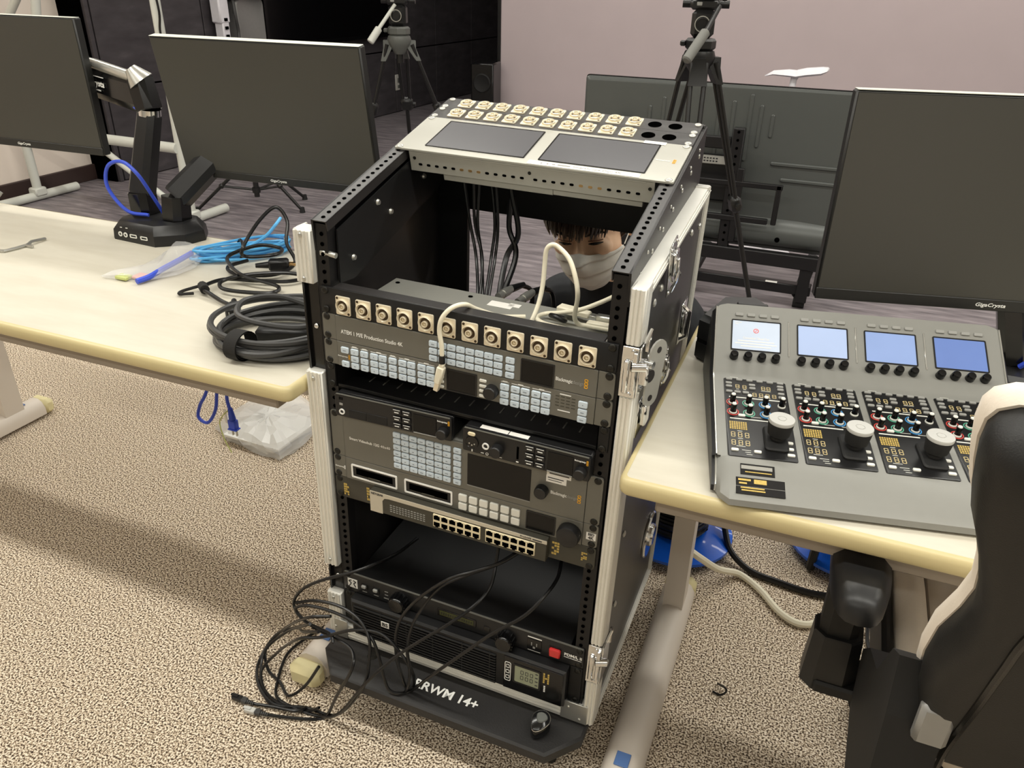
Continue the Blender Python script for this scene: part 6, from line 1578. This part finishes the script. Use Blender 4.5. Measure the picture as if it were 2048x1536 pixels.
# plastic pouch with a blue strap inside
t = T('plastic_pouch', 'crumpled clear plastic pouch holding a blue strap on the desk', 'plastic bag', (-0.88, 0.30, D))
random.seed(21)
base = [((-0.915, 0.212), 0.045, 0.012), ((-0.895, 0.235), 0.055, 0.018), ((-0.875, 0.275), 0.05, 0.020), ((-0.872, 0.325), 0.046, 0.022), ((-0.885, 0.370), 0.048, 0.030), ((-0.905, 0.405), 0.042, 0.034), ((-0.925, 0.430), 0.022, 0.02), ((-0.93, 0.445), 0.006, 0.01)]
rings = []
for (c_, hw, hh) in base:
    ring = []
    for k in range(14):
        a = 2 * math.pi * k / 14
        j = 1 + random.uniform(-0.22, 0.22)
        ring.append((c_[0] + hw * math.cos(a) * j, c_[1] + random.uniform(-0.004, 0.004) + 0.15 * hw * math.cos(a), max(D + 0.0008, D + hh * 0.5 + hh * 0.55 * math.sin(a) * j)))
    rings.append(ring)
t.part('film', MB().loft(rings), 'plastic_film', ang=12)
t.part('strap', MB().tube(catmull([(-0.865, 0.205, D + 0.008), (-0.858, 0.235, D + 0.010), (-0.862, 0.275, D + 0.013), (-0.868, 0.33, D + 0.015), (-0.868, 0.375, D + 0.020)], 5), 0.0065, 8, taper=None), 'cable_blue')
t.part('insert_card', MB().box((-0.915, 0.218, D + 0.006), (0.032, 0.022, 0.008), 0.002), 'yellow_green')
t.part('insert_card', MB().box((-0.885, 0.238, D + 0.005), (0.035, 0.03, 0.006), 0.002), 'pink_tint')

# light blue network cable coil
def coil(center, rx, ry, n, rot, r, z0, jitter, seed, zstep=None, rturn=16):
    random.seed(seed)
    pts = []
    for k in range(n):
        ox = random.uniform(-jitter, jitter); oy = random.uniform(-jitter, jitter)
        sx = 1 + random.uniform(-0.10, 0.10); sy = 1 + random.uniform(-0.22, 0.22)
        ph = random.uniform(-0.2, 0.2)
        for i in range(rturn):
            a = 2 * math.pi * i / rturn
            x = rx * sx * math.cos(a + ph) + ox; y = ry * sy * math.sin(a + ph) + oy
            X = x * math.cos(rot) - y * math.sin(rot); Y = x * math.sin(rot) + y * math.cos(rot)
            pts.append((center[0] + X, center[1] + Y, z0 + r + (k % 4) * r * 1.7 + (zstep or 0) * k + 0.003 * math.sin(a * 2 + k)))
    return pts
t = T('network_cable_coil', 'light blue network cable bundled in a flat coil on the desk', 'cable', (-0.80, 0.46, D))
pts = coil((-0.795, 0.458), 0.102, 0.040, 9, R(52), 0.0032, D, 0.010, 5, 0.0012)
t.part('coil', MB().cable(pts, 0.0032, 6, 3), 'cable_lightblue')
t.part('tail', MB().cable([(-0.835, 0.43, D + 0.004), (-0.872, 0.415, D + 0.004), (-0.905, 0.425, D + 0.004), (-0.920, 0.447, D + 0.005), (-0.895, 0.462, D + 0.006), (-0.85, 0.452, D + 0.012)], 0.0032, 8), 'cable_lightblue')
t.part('tail', MB().cable([(-0.78, 0.45, D + 0.02), (-0.765, 0.51, D + 0.035), (-0.775, 0.57, D + 0.05), (-0.785, 0.60, D + 0.055)], 0.0040, 8), 'cable_lightblue')
pm_ = Matrix.Translation((-0.738, 0.555, D + 0.022)) @ Matrix.Rotation(R(40), 4, 'Z')
t.part('plug', MB().box((0, 0, 0), (0.012, 0.024, 0.010), 0.002, pm_), 'plug_clear')
t.part('cable_tie', MB().tube([(-0.795 + 0.05 * math.cos(a) * 0.62, 0.452 + 0.05 * math.sin(a) * 0.2 - 0.03 * math.cos(a), D + 0.016 + 0.018 * math.sin(a)) for a in [2 * math.pi * k / 16 for k in range(16)]], 0.003, 6, closed=True), 'cable_black')

# black power lead, loosely folded, with IEC socket
t = T('power_lead', 'tangled black power lead with an appliance plug on the desk', 'power cable', (-0.67, 0.34, D))
lead = [(-0.592, 0.178, D + 0.010), (-0.625, 0.190, D + 0.008), (-0.668, 0.205, D + 0.012), (-0.705, 0.225, D + 0.014), (-0.700, 0.285, D + 0.012), (-0.640, 0.310, D + 0.01), (-0.575, 0.335, D + 0.01), (-0.555, 0.375, D + 0.01), (-0.60, 0.365, D + 0.016), (-0.66, 0.31, D + 0.02), (-0.685, 0.262, D + 0.018), (-0.66, 0.235, D + 0.014), (-0.60, 0.245, D + 0.012), (-0.56, 0.270, D + 0.01), (-0.575, 0.30, D + 0.012), (-0.65, 0.29, D + 0.026), (-0.715, 0.325, D + 0.03), (-0.748, 0.365, D + 0.035), (-0.715, 0.425, D + 0.045), (-0.665, 0.44, D + 0.04), (-0.65, 0.40, D + 0.04), (-0.69, 0.35, D + 0.045), (-0.685, 0.34, D + 0.07), (-0.700, 0.42, D + 0.105), (-0.690, 0.47, D + 0.125), (-0.655, 0.46, D + 0.10), (-0.640, 0.43, D + 0.06), (-0.615, 0.42, D + 0.02), (-0.625, 0.36, D + 0.010), (-0.70, 0.33, D + 0.008), (-0.745, 0.35, D + 0.012), (-0.73, 0.40, D + 0.015)]
t.part('cord', MB().cable(lead, 0.0042, 8, 7), 'cable_black')
IM = Matrix.Translation((-0.572, 0.160, D + 0.012)) @ Matrix.Rotation(R(-52), 4, 'Z')
pb = t.part('socket_plug', MB().box((0.008, 0, 0), (0.036, 0.028, 0.021), 0.004, IM).box((-0.016, 0, 0), (0.016, 0.020, 0.017), 0.004, IM).cyl(IM @ Vector((-0.045, 0, 0)), IM @ Vector((-0.02, 0, 0)), 0.0055, 0.007, 10), 'black_plastic')
mb = MB()
for yy in (-0.007, 0, 0.007): mb.box((0.0265, yy, 0.002 if yy else -0.003), (0.0012, 0.002, 0.005), 0, IM)
t.part('socket_holes', mb, 'steel', pb, smooth=False)
t.part('tie', MB().cyl((-0.712, 0.232, D + 0.014), (-0.690, 0.215, D + 0.014), 0.010, n=10), 'velcro')
t.part('tie', MB().cable([(-0.712, 0.205, D + 0.006), (-0.735, 0.190, D + 0.006), (-0.742, 0.205, D + 0.006), (-0.72, 0.23, D + 0.012)], 0.0032, 6), 'velcro')
PMx = Matrix.Translation((-0.640, 0.395, D + 0.020)) @ Matrix.Rotation(R(35), 4, 'Z')
pb = t.part('mains_plug', MB().box((0, 0, 0), (0.044, 0.026, 0.024), 0.004, PMx).cyl(PMx @ Vector((-0.05, 0, 0)), PMx @ Vector((-0.02, 0, 0)), 0.005, 0.008, 10), 'black_plastic')
t.part('pins', MB().box((0.032, 0.006, 0), (0.02, 0.0016, 0.006), 0.0003, PMx).box((0.032, -0.006, 0), (0.02, 0.0016, 0.006), 0.0003, PMx), 'brass', pb)
# lead passing behind the case
cable_thing('power_lead', 'black cable passing across the desk behind the flight case edge', [(-0.60, 0.445, D + 0.006), (-0.54, 0.44, D + 0.006), (-0.47, 0.43, D + 0.006), (-0.40, 0.425, D + 0.006), (-0.32, 0.42, D + 0.006)], 0.005, 'cable_black')

# large grey extension lead coil with hook strap and socket block
t = T('extension_lead', 'thick dark grey extension lead coiled and strapped on the desk', 'extension lead', (-0.42, 0.11, D))
pts = coil((-0.412, 0.105), 0.112, 0.098, 9, R(20), 0.0052, D, 0.010, 11, 0.001)
t.part('coil', MB().cable(pts, 0.0052, 7, 3), 'cable_grey')
t.part('loose_loop', MB().cable([(-0.40, 0.20, D + 0.03), (-0.47, 0.175, D + 0.05), (-0.505, 0.12, D + 0.055), (-0.475, 0.065, D + 0.052), (-0.41, 0.055, D + 0.05), (-0.345, 0.085, D + 0.045), (-0.33, 0.15, D + 0.05), (-0.38, 0.195, D + 0.055)], 0.0056, 8, closed=True), 'cable_grey')
SM = Matrix.Translation((-0.405, 0.105, D + 0.014)) @ Matrix.Rotation(R(22), 4, 'Z')
sb_ = t.part('socket_block', MB().box((0, 0, 0), (0.105, 0.042, 0.026), 0.005, SM), 'black_plastic')
mb = MB()
for k in range(4):
    for s in (-1, 1): mb.box((-0.036 + k * 0.024 + s * 0.004, 0.004, 0.0132), (0.0018, 0.008, 0.001), 0, SM)
t.part('outlet_slots', mb, 'steel', sb_, smooth=False)
st_ = []
for k in range(20):
    a = 2 * math.pi * k / 20
    st_.append((-0.428, 0.008 + 0.030 * math.cos(a), D + 0.026 + 0.026 * math.sin(a)))
mb = MB()
mb.loft([[(p[0] + dx, p[1], p[2]) for p in st_] for dx in (-0.013, -0.012, 0.012, 0.013)], caps=False)
mb.loft([[(p[0] + dx, 0.008 + (p[1] - 0.008) * 0.9, D + 0.026 + (p[2] - D - 0.026) * 0.9) for p in st_] for dx in (-0.013, 0.013)], caps=False)
t.part('strap', mb, 'velcro')

# blue cord and plug hanging under the left desk
t = T('hanging_plug', 'blue mains cord and plug dangling below the desk rail', 'power cable', (-0.85, 0.35, 0.28))
t.part('cord', MB().cable([(-0.845, 0.40, 0.60), (-0.855, 0.37, 0.45), (-0.875, 0.35, 0.368), (-0.904, 0.35, 0.323), (-0.917, 0.35, 0.285), (-0.889, 0.35, 0.275), (-0.857, 0.35, 0.318), (-0.842, 0.35, 0.373), (-0.835, 0.36, 0.45), (-0.822, 0.38, 0.60), (-0.815, 0.37, 0.46), (-0.812, 0.35, 0.37), (-0.808, 0.35, 0.325)], 0.0042, 8, 7), 'cable_blue')
pb = t.part('plug', MB().cyl((-0.808, 0.35, 0.335), (-0.806, 0.35, 0.305), 0.006, 0.009, 12).box((-0.806, 0.35, 0.291), (0.024, 0.016, 0.026), 0.003).box((-0.806, 0.35, 0.277), (0.027, 0.018, 0.004), 0.001), 'cable_blue')
t.part('pins', MB().box((-0.811, 0.35, 0.267), (0.0015, 0.006, 0.018)).box((-0.799, 0.35, 0.267), (0.0015, 0.006, 0.018)), 'steel', pb)
t.part('earth_wire', MB().cable([(-0.812, 0.345, 0.33), (-0.832, 0.345, 0.31), (-0.845, 0.345, 0.285), (-0.838, 0.345, 0.24), (-0.822, 0.345, 0.205)], 0.0016, 6), 'yellow_green')
t.part('tag', MB().box((-0.822, 0.346, 0.312), (0.007, 0.002, 0.040), 0.0005), 'paper_white')

# plastic bag of paper on the carpet
random.seed(4)
t = T('plastic_bag', 'translucent plastic bag with white sheets lying on the carpet', 'plastic bag', (-1.03, 0.72, 0))
corn = [(-1.185, 0.675), (-1.19, 0.85), (-1.05, 0.93), (-0.925, 0.87), (-0.885, 0.72), (-0.900, 0.605), (-1.01, 0.615), (-1.11, 0.63)]
cx, cy = -1.035, 0.735
rings = []
for k, z in ((1.0, 0.002), (1.03, 0.010), (1.0, 0.024), (0.86, 0.044), (0.62, 0.054), (0.34, 0.058), (0.10, 0.060)):
    ring = []
    for i in range(len(corn)):
        p = corn[i]; q = corn[(i + 1) % len(corn)]
        for u_ in range(4):
            x = p[0] + (q[0] - p[0]) * u_ / 4; y = p[1] + (q[1] - p[1]) * u_ / 4
            ring.append((cx + (x - cx) * k + random.uniform(-0.006, 0.006), cy + (y - cy) * k + random.uniform(-0.006, 0.006), max(0.001, z + random.uniform(-0.007, 0.007) * (1 if z > 0.01 else 0))))
    rings.append(ring)
t.part('film', MB().loft(rings), 'plastic_bag', ang=10)
for k in range(3):
    Mx = Matrix.Translation((-1.03 + 0.01 * k, 0.735 - 0.008 * k, 0.008 + 0.010 * k)) @ Matrix.Rotation(R(-12 + 5 * k), 4, 'Z')
    t.part('sheet', MB().box((0, 0, 0), (0.21, 0.20, 0.008), 0.001, Mx), 'paper_sheet', smooth=False)
# ================================================================== the person kneeling behind the rack
HR = Matrix.Rotation(R(5), 4, 'Z') @ Matrix.Rotation(R(15), 4, 'X') @ Matrix.Rotation(R(-7), 4, 'Y') @ Matrix.Scale(1.07, 4)
EYE = Vector((0.0135, 0.531, 0.819))
HC = EYE - (HR.to_3x3() @ Vector((0.0, -0.088, 0.006)))
HF = Matrix.Translation(HC) @ HR

def eval_mesh(ob):
    bpy.context.view_layer.update()
    return bpy.data.meshes.new_from_object(ob.evaluated_get(bpy.context.evaluated_depsgraph_get()))

def skin_body():
    J = {}
    V = []; E = []; Rd = []
    def j(n, p, r, par=None):
        J[n] = len(V); V.append(p); Rd.append(r)
        if par: E.append((J[par], J[n]))
    j('pelvis', (-0.045, 0.985, 0.27), (0.145, 0.115))
    j('waist', (-0.01, 0.945, 0.40), (0.130, 0.095), 'pelvis')
    j('chest', (0.03, 0.845, 0.545), (0.135, 0.105), 'waist')
    j('neckbase', (0.050, 0.745, 0.648), (0.085, 0.072), 'chest')
    nk = HF @ Vector((0, 0.012, -0.055))
    j('neck', tuple(nk), (0.050, 0.050), 'neckbase')
    for s, n in ((-1, 'r'), (1, 'l')):
        cx = 0.055
        j('sh' + n, (cx + s * 0.165, 0.745, 0.612), (0.066, 0.066), 'neckbase')
        j('el' + n, (cx + s * 0.205, 0.640, 0.415), (0.050, 0.050), 'sh' + n)
        j('fa' + n, (cx + s * 0.160, 0.560, 0.505), (0.040, 0.040), 'el' + n)
        j('wr' + n, (cx + s * 0.115, 0.500, 0.575), (0.028, 0.026), 'fa' + n)
        cx = -0.068
        j('hip' + n, (cx + s * 0.095, 0.93, 0.215), (0.092, 0.092), 'pelvis')
        j('th' + n, (cx + s * 0.105, 0.78, 0.165), (0.080, 0.080), 'hip' + n)
        j('kn' + n, (cx + s * 0.105, 0.640, 0.085), (0.064, 0.066), 'th' + n)
        j('sn' + n, (cx + s * 0.100, 0.80, 0.058), (0.052, 0.050), 'kn' + n)
        j('an' + n, (cx + s * 0.095, 1.04, 0.052), (0.038, 0.038), 'sn' + n)
        j('ft' + n, (cx + s * 0.090, 1.14, 0.050), (0.042, 0.036), 'an' + n)
    me = bpy.data.meshes.new('person_skeleton'); me.from_pydata(V, E, [])
    ob = bpy.data.objects.new('person_skeleton', me); scene.collection.objects.link(ob)
    md = ob.modifiers.new('skin', 'SKIN'); md.use_smooth_shade = True
    for i, v in enumerate(me.skin_vertices[0].data):
        v.radius = Rd[i]; v.use_root = (i == 0)
    sb = ob.modifiers.new('sub', 'SUBSURF'); sb.levels = 2; sb.render_levels = 2
    m2 = eval_mesh(ob)
    bpy.data.objects.remove(ob)
    return m2

bodyme = skin_body()
mb = MB()
mb.add([v.co for v in bodyme.vertices], [tuple(p.vertices) for p in bodyme.polygons])
# head
mb.ball((0, 0.012, 0.032), (0.074, 0.095, 0.084), HF, 28, 18)
mb.ball((0, -0.022, -0.035), (0.064, 0.066, 0.072), HF, 24, 16)
mb.ball((0, -0.030, -0.078), (0.044, 0.048, 0.036), HF, 20, 12)
mb.ball((0, -0.075, 0.030), (0.050, 0.016, 0.016), HF, 16, 10)
for s in (-1, 1):
    mb.ball((s * 0.036, -0.066, -0.012), (0.024, 0.020, 0.018), HF, 14, 10)
    mb.ball((s * 0.031, -0.072, 0.006), (0.015, 0.012, 0.0085), HF, 14, 10)
    EMx = HF @ Matrix.Translation((s * 0.074, 0.012, -0.004)) @ Matrix.Rotation(R(s * 24), 4, 'Z')
    mb.ball((s * 0.006, 0.0, 0.004), (0.009, 0.019, 0.029), EMx, 14, 12)
    mb.ball((s * 0.002, -0.004, -0.020), (0.007, 0.010, 0.012), EMx, 10, 8)
mb.tube([HF @ Vector(p) for p in ((0, -0.082, 0.012), (0, -0.088, -0.006), (0, -0.095, -0.026), (0, -0.096, -0.036))], 0.011, 10, taper=[0.75, 0.85, 1.0, 1.1])
# hands: palm, four fingers, thumb
for s in (-1, 1):
    w = Vector((0.055 + s * 0.115, 0.500, 0.575))
    fwd = Vector((-s * 0.35, -0.75, 0.45)).normalized()
    side = fwd.cross(Vector((0, 0, 1))).normalized(); up = side.cross(fwd).normalized()
    HMt = Matrix(((side.x, fwd.x, up.x, w.x), (side.y, fwd.y, up.y, w.y), (side.z, fwd.z, up.z, w.z), (0, 0, 0, 1)))
    mb.ball((0, 0.045, 0), (0.040, 0.052, 0.015), HMt, 16, 10)
    for k, (ox, L) in enumerate(((-0.030, 0.062), (-0.010, 0.072), (0.010, 0.068), (0.029, 0.052))):
        pts = [(ox, 0.075, 0), (ox * 1.1, 0.085 + L * 0.35, -0.004), (ox * 1.1, 0.085 + L * 0.68, -0.020), (ox * 1.05, 0.085 + L * 0.80, -0.042)]
        mb.tube([HMt @ Vector(p) for p in catmull(pts, 4)], 0.0088, 8)
        mb.ball(pts[-1], (0.0085, 0.0085, 0.0085), HMt, 8, 6)
    tp = [(-0.030 * -s, 0.025, -0.002), (0.048 * s, 0.050, -0.012), (0.052 * s, 0.078, -0.022), (0.045 * s, 0.098, -0.030)]
    mb.tube([HMt @ Vector(p) for p in catmull([(0.025 * s, 0.028, 0)] + tp[1:], 4)], 0.0100, 8)
me = mb.mesh('body', None, True)
ob = bpy.data.objects.new('person_tmp', me); scene.collection.objects.link(ob)
rm = ob.modifiers.new('remesh', 'REMESH'); rm.mode = 'VOXEL'; rm.voxel_size = 0.0048; rm.use_smooth_shade = True
sm = ob.modifiers.new('smooth', 'SMOOTH'); sm.iterations = 4; sm.factor = 0.5
fin = eval_mesh(ob); bpy.data.objects.remove(ob)
pl = Vector((0.055, 0.80, 0.0))
fin.transform(Matrix.Translation(-pl))
fin.name = 'body'
for m_ in ('skin', 'jacket_navy', 'trousers_dark'): fin.materials.append(MATS[m_])
nk = HF @ Vector((0, 0.012, -0.115))
inv = HF.inverted()
for p in fin.polygons:
    c = p.center + pl
    lc = inv @ c
    head = lc.length < 0.16 and lc.z > -0.125 and abs(lc.x) < 0.1 and lc.y < 0.12
    hand = c.y < 0.502 and c.z > 0.5
    if head or hand: p.material_index = 0
    elif c.z < 0.33: p.material_index = 2
    else: p.material_index = 1
fin.shade_smooth()
per = T('person', 'person in a dark jacket and grey mask kneeling behind the rack', 'person', tuple(pl))
bo = bpy.data.objects.new('body', fin); C.objects.link(bo); bo.parent = per.o

# face mask
def fw(z):
    tab = [(0.01, 0.068, 0.092), (-0.02, 0.069, 0.0935), (-0.05, 0.066, 0.092), (-0.08, 0.056, 0.086), (-0.105, 0.042, 0.074), (-0.125, 0.026, 0.052)]
    for (z0, w0, d0), (z1, w1, d1) in zip(tab, tab[1:]):
        if z <= z0 and z >= z1:
            f_ = (z0 - z) / (z0 - z1); return w0 + (w1 - w0) * f_, d0 + (d1 - d0) * f_
    return (tab[0][1], tab[0][2]) if z > 0 else (tab[-1][1], tab[-1][2])
V = []; F = []
NU, NV = 33, 34
for jv in range(NV):
    tv = jv / (NV - 1)
    for iu in range(NU):
        a = -1.28 + 2.56 * iu / (NU - 1)
        edge = abs(a) / 1.28
        ztop_ = -0.016 - 0.016 * edge ** 1.5 + 0.008 * math.exp(-(a / 0.2) ** 2)
        zbot = -0.124 + 0.030 * edge ** 2
        z = ztop_ + (zbot - ztop_) * tv
        w, d = fw(z)
        nose = 0.026 * math.exp(-(a / 0.20) ** 2) * math.exp(-((z + 0.032) / 0.022) ** 2)
        pleat = 0.0075 * (((tv * 3.2 + 0.16 * a + 0.5) % 1.0) - 0.5) * (1 - 0.4 * edge) + 0.0016 * math.sin(a * 9 + tv * 14) * (0.4 + 0.6 * edge)
        e_ = 0.006 + nose + pleat + 0.004 * math.sin(math.pi * tv) * (1 - edge)
        V.append(HF @ Vector(((w + e_) * math.sin(a), -(d + e_) * math.cos(a) ** 0.85 + 0.006, z)))
for jv in range(NV - 1):
    for iu in range(NU - 1):
        k = jv * NU + iu
        F.append((k, k + 1, k + NU + 1, k + NU))
msk = MB().add(V, F)
n0 = len(msk.v)
mo = per.part('face_mask', msk, 'mask_grey', ang=80)
sol = mo.modifiers.new('thick', 'SOLIDIFY'); sol.thickness = 0.0012; sol.offset = -1
for s in (-1, 1):
    loop = [(s * 0.071, -0.022, -0.034), (s * 0.080, -0.004, -0.012), (s * 0.083, 0.018, 0.010), (s * 0.083, 0.032, -0.004), (s * 0.078, 0.020, -0.045), (s * 0.068, -0.018, -0.082)]
    per.part('ear_loop', MB().tube([HF @ Vector(p) for p in catmull(loop, 5)], 0.0013, 6), 'paper_white', mo)
# eyes, brows
for s in (-1, 1):
    ez = 0.004
    pts = [(s * 0.017, -0.0845, ez - 0.001), (s * 0.025, -0.0875, ez + 0.001), (s * 0.034, -0.0855, ez + 0.001), (s * 0.044, -0.0775, ez - 0.0005)]
    per.part('eye', MB().tube([HF @ Vector(p) for p in catmull(pts, 5)], 0.0030, 8, taper=[0.35 + 0.65 * math.sin(math.pi * k / 15) for k in range(16)]), 'eye_dark', bo)
    per.part('eyelid', MB().tube([HF @ Vector((p[0], p[1] + 0.001, p[2] + 0.0055)) for p in catmull(pts, 5)], 0.0012, 6), 'eyelid_line', bo)
    pb_ = [(s * 0.014, -0.0915, 0.023), (s * 0.028, -0.0910, 0.028), (s * 0.042, -0.082, 0.027), (s * 0.050, -0.074, 0.022)]
    per.part('eyebrow', MB().tube([HF @ Vector(p) for p in catmull(pb_, 5)], 0.0030, 6, taper=[0.5 + 0.5 * math.sin(math.pi * k / 15) for k in range(16)]), 'hair_dark', bo)
# hair: a close cap and many tapered locks
random.seed(3)
hb = MB()
cap = []
NU, NV = 40, 14
V = []; F = []
for i in range(NV + 1):
    for j in range(NU):
        ph = 2 * math.pi * j / NU            # 0 = front (-y), positive to +x
        fr = math.cos(ph); sd_ = math.sin(ph)
        zlow = 0.050 * max(0, fr) - 0.03 * max(0, -fr) - 0.014 * (1 - abs(fr)) * (1 if sd_ < 0 else -0.9)
        thmax = math.acos(max(-1, min(1, (zlow - 0.030) / 0.092)))
        th = thmax * i / NV
        V.append(HF @ Vector((0.0815 * math.sin(th) * sd_, 0.012 - 0.1025 * math.sin(th) * fr, 0.030 + 0.0935 * math.cos(th))))
for i in range(NV):
    for j in range(NU):
        k = (j + 1) % NU
        F.append((i * NU + j, (i + 1) * NU + j, (i + 1) * NU + k, i * NU + k))
hb.add(V, F)
N = 330
for q in range(N):
    ph = random.uniform(-math.pi, math.pi)
    fr = math.cos(ph); sd_ = math.sin(ph)
    if fr > 0.25: zend = 0.021 + 0.005 * sd_ + random.uniform(-0.012, 0.010)
    elif fr > -0.2: zend = (-0.030 if sd_ < 0 else 0.004) + random.uniform(-0.014, 0.008)
    else: zend = -0.055 + random.uniform(-0.02, 0.02)
    th1 = math.acos(max(-0.98, min(0.98, (zend - 0.030) / 0.100)))
    th0 = random.uniform(0.05, 0.55)
    sweep = -0.45 * max(0, fr) + random.uniform(-0.18, 0.18)
    k_ = 1.0 + random.uniform(0.0, 0.07)
    pts = []
    for i in range(9):
        f_ = i / 8
        th = th0 + (th1 - th0) * f_; p2 = ph + sweep * (f_ - 0.6)
        out = k_ + 0.05 * math.sin(math.pi * f_)
        pts.append(HF @ Vector((0.0835 * out * math.sin(th) * math.sin(p2), 0.012 - 0.1055 * out * math.sin(th) * math.cos(p2), 0.030 + 0.0955 * out * math.cos(th))))
    r0 = random.uniform(0.0030, 0.0058)
    hb.tube(pts, r0, 5, taper=[0.8, 1, 1, 1, 1, 0.95, 0.8, 0.5, 0.12])
per.part('hair', hb, 'hair_dark', bo, ang=60)
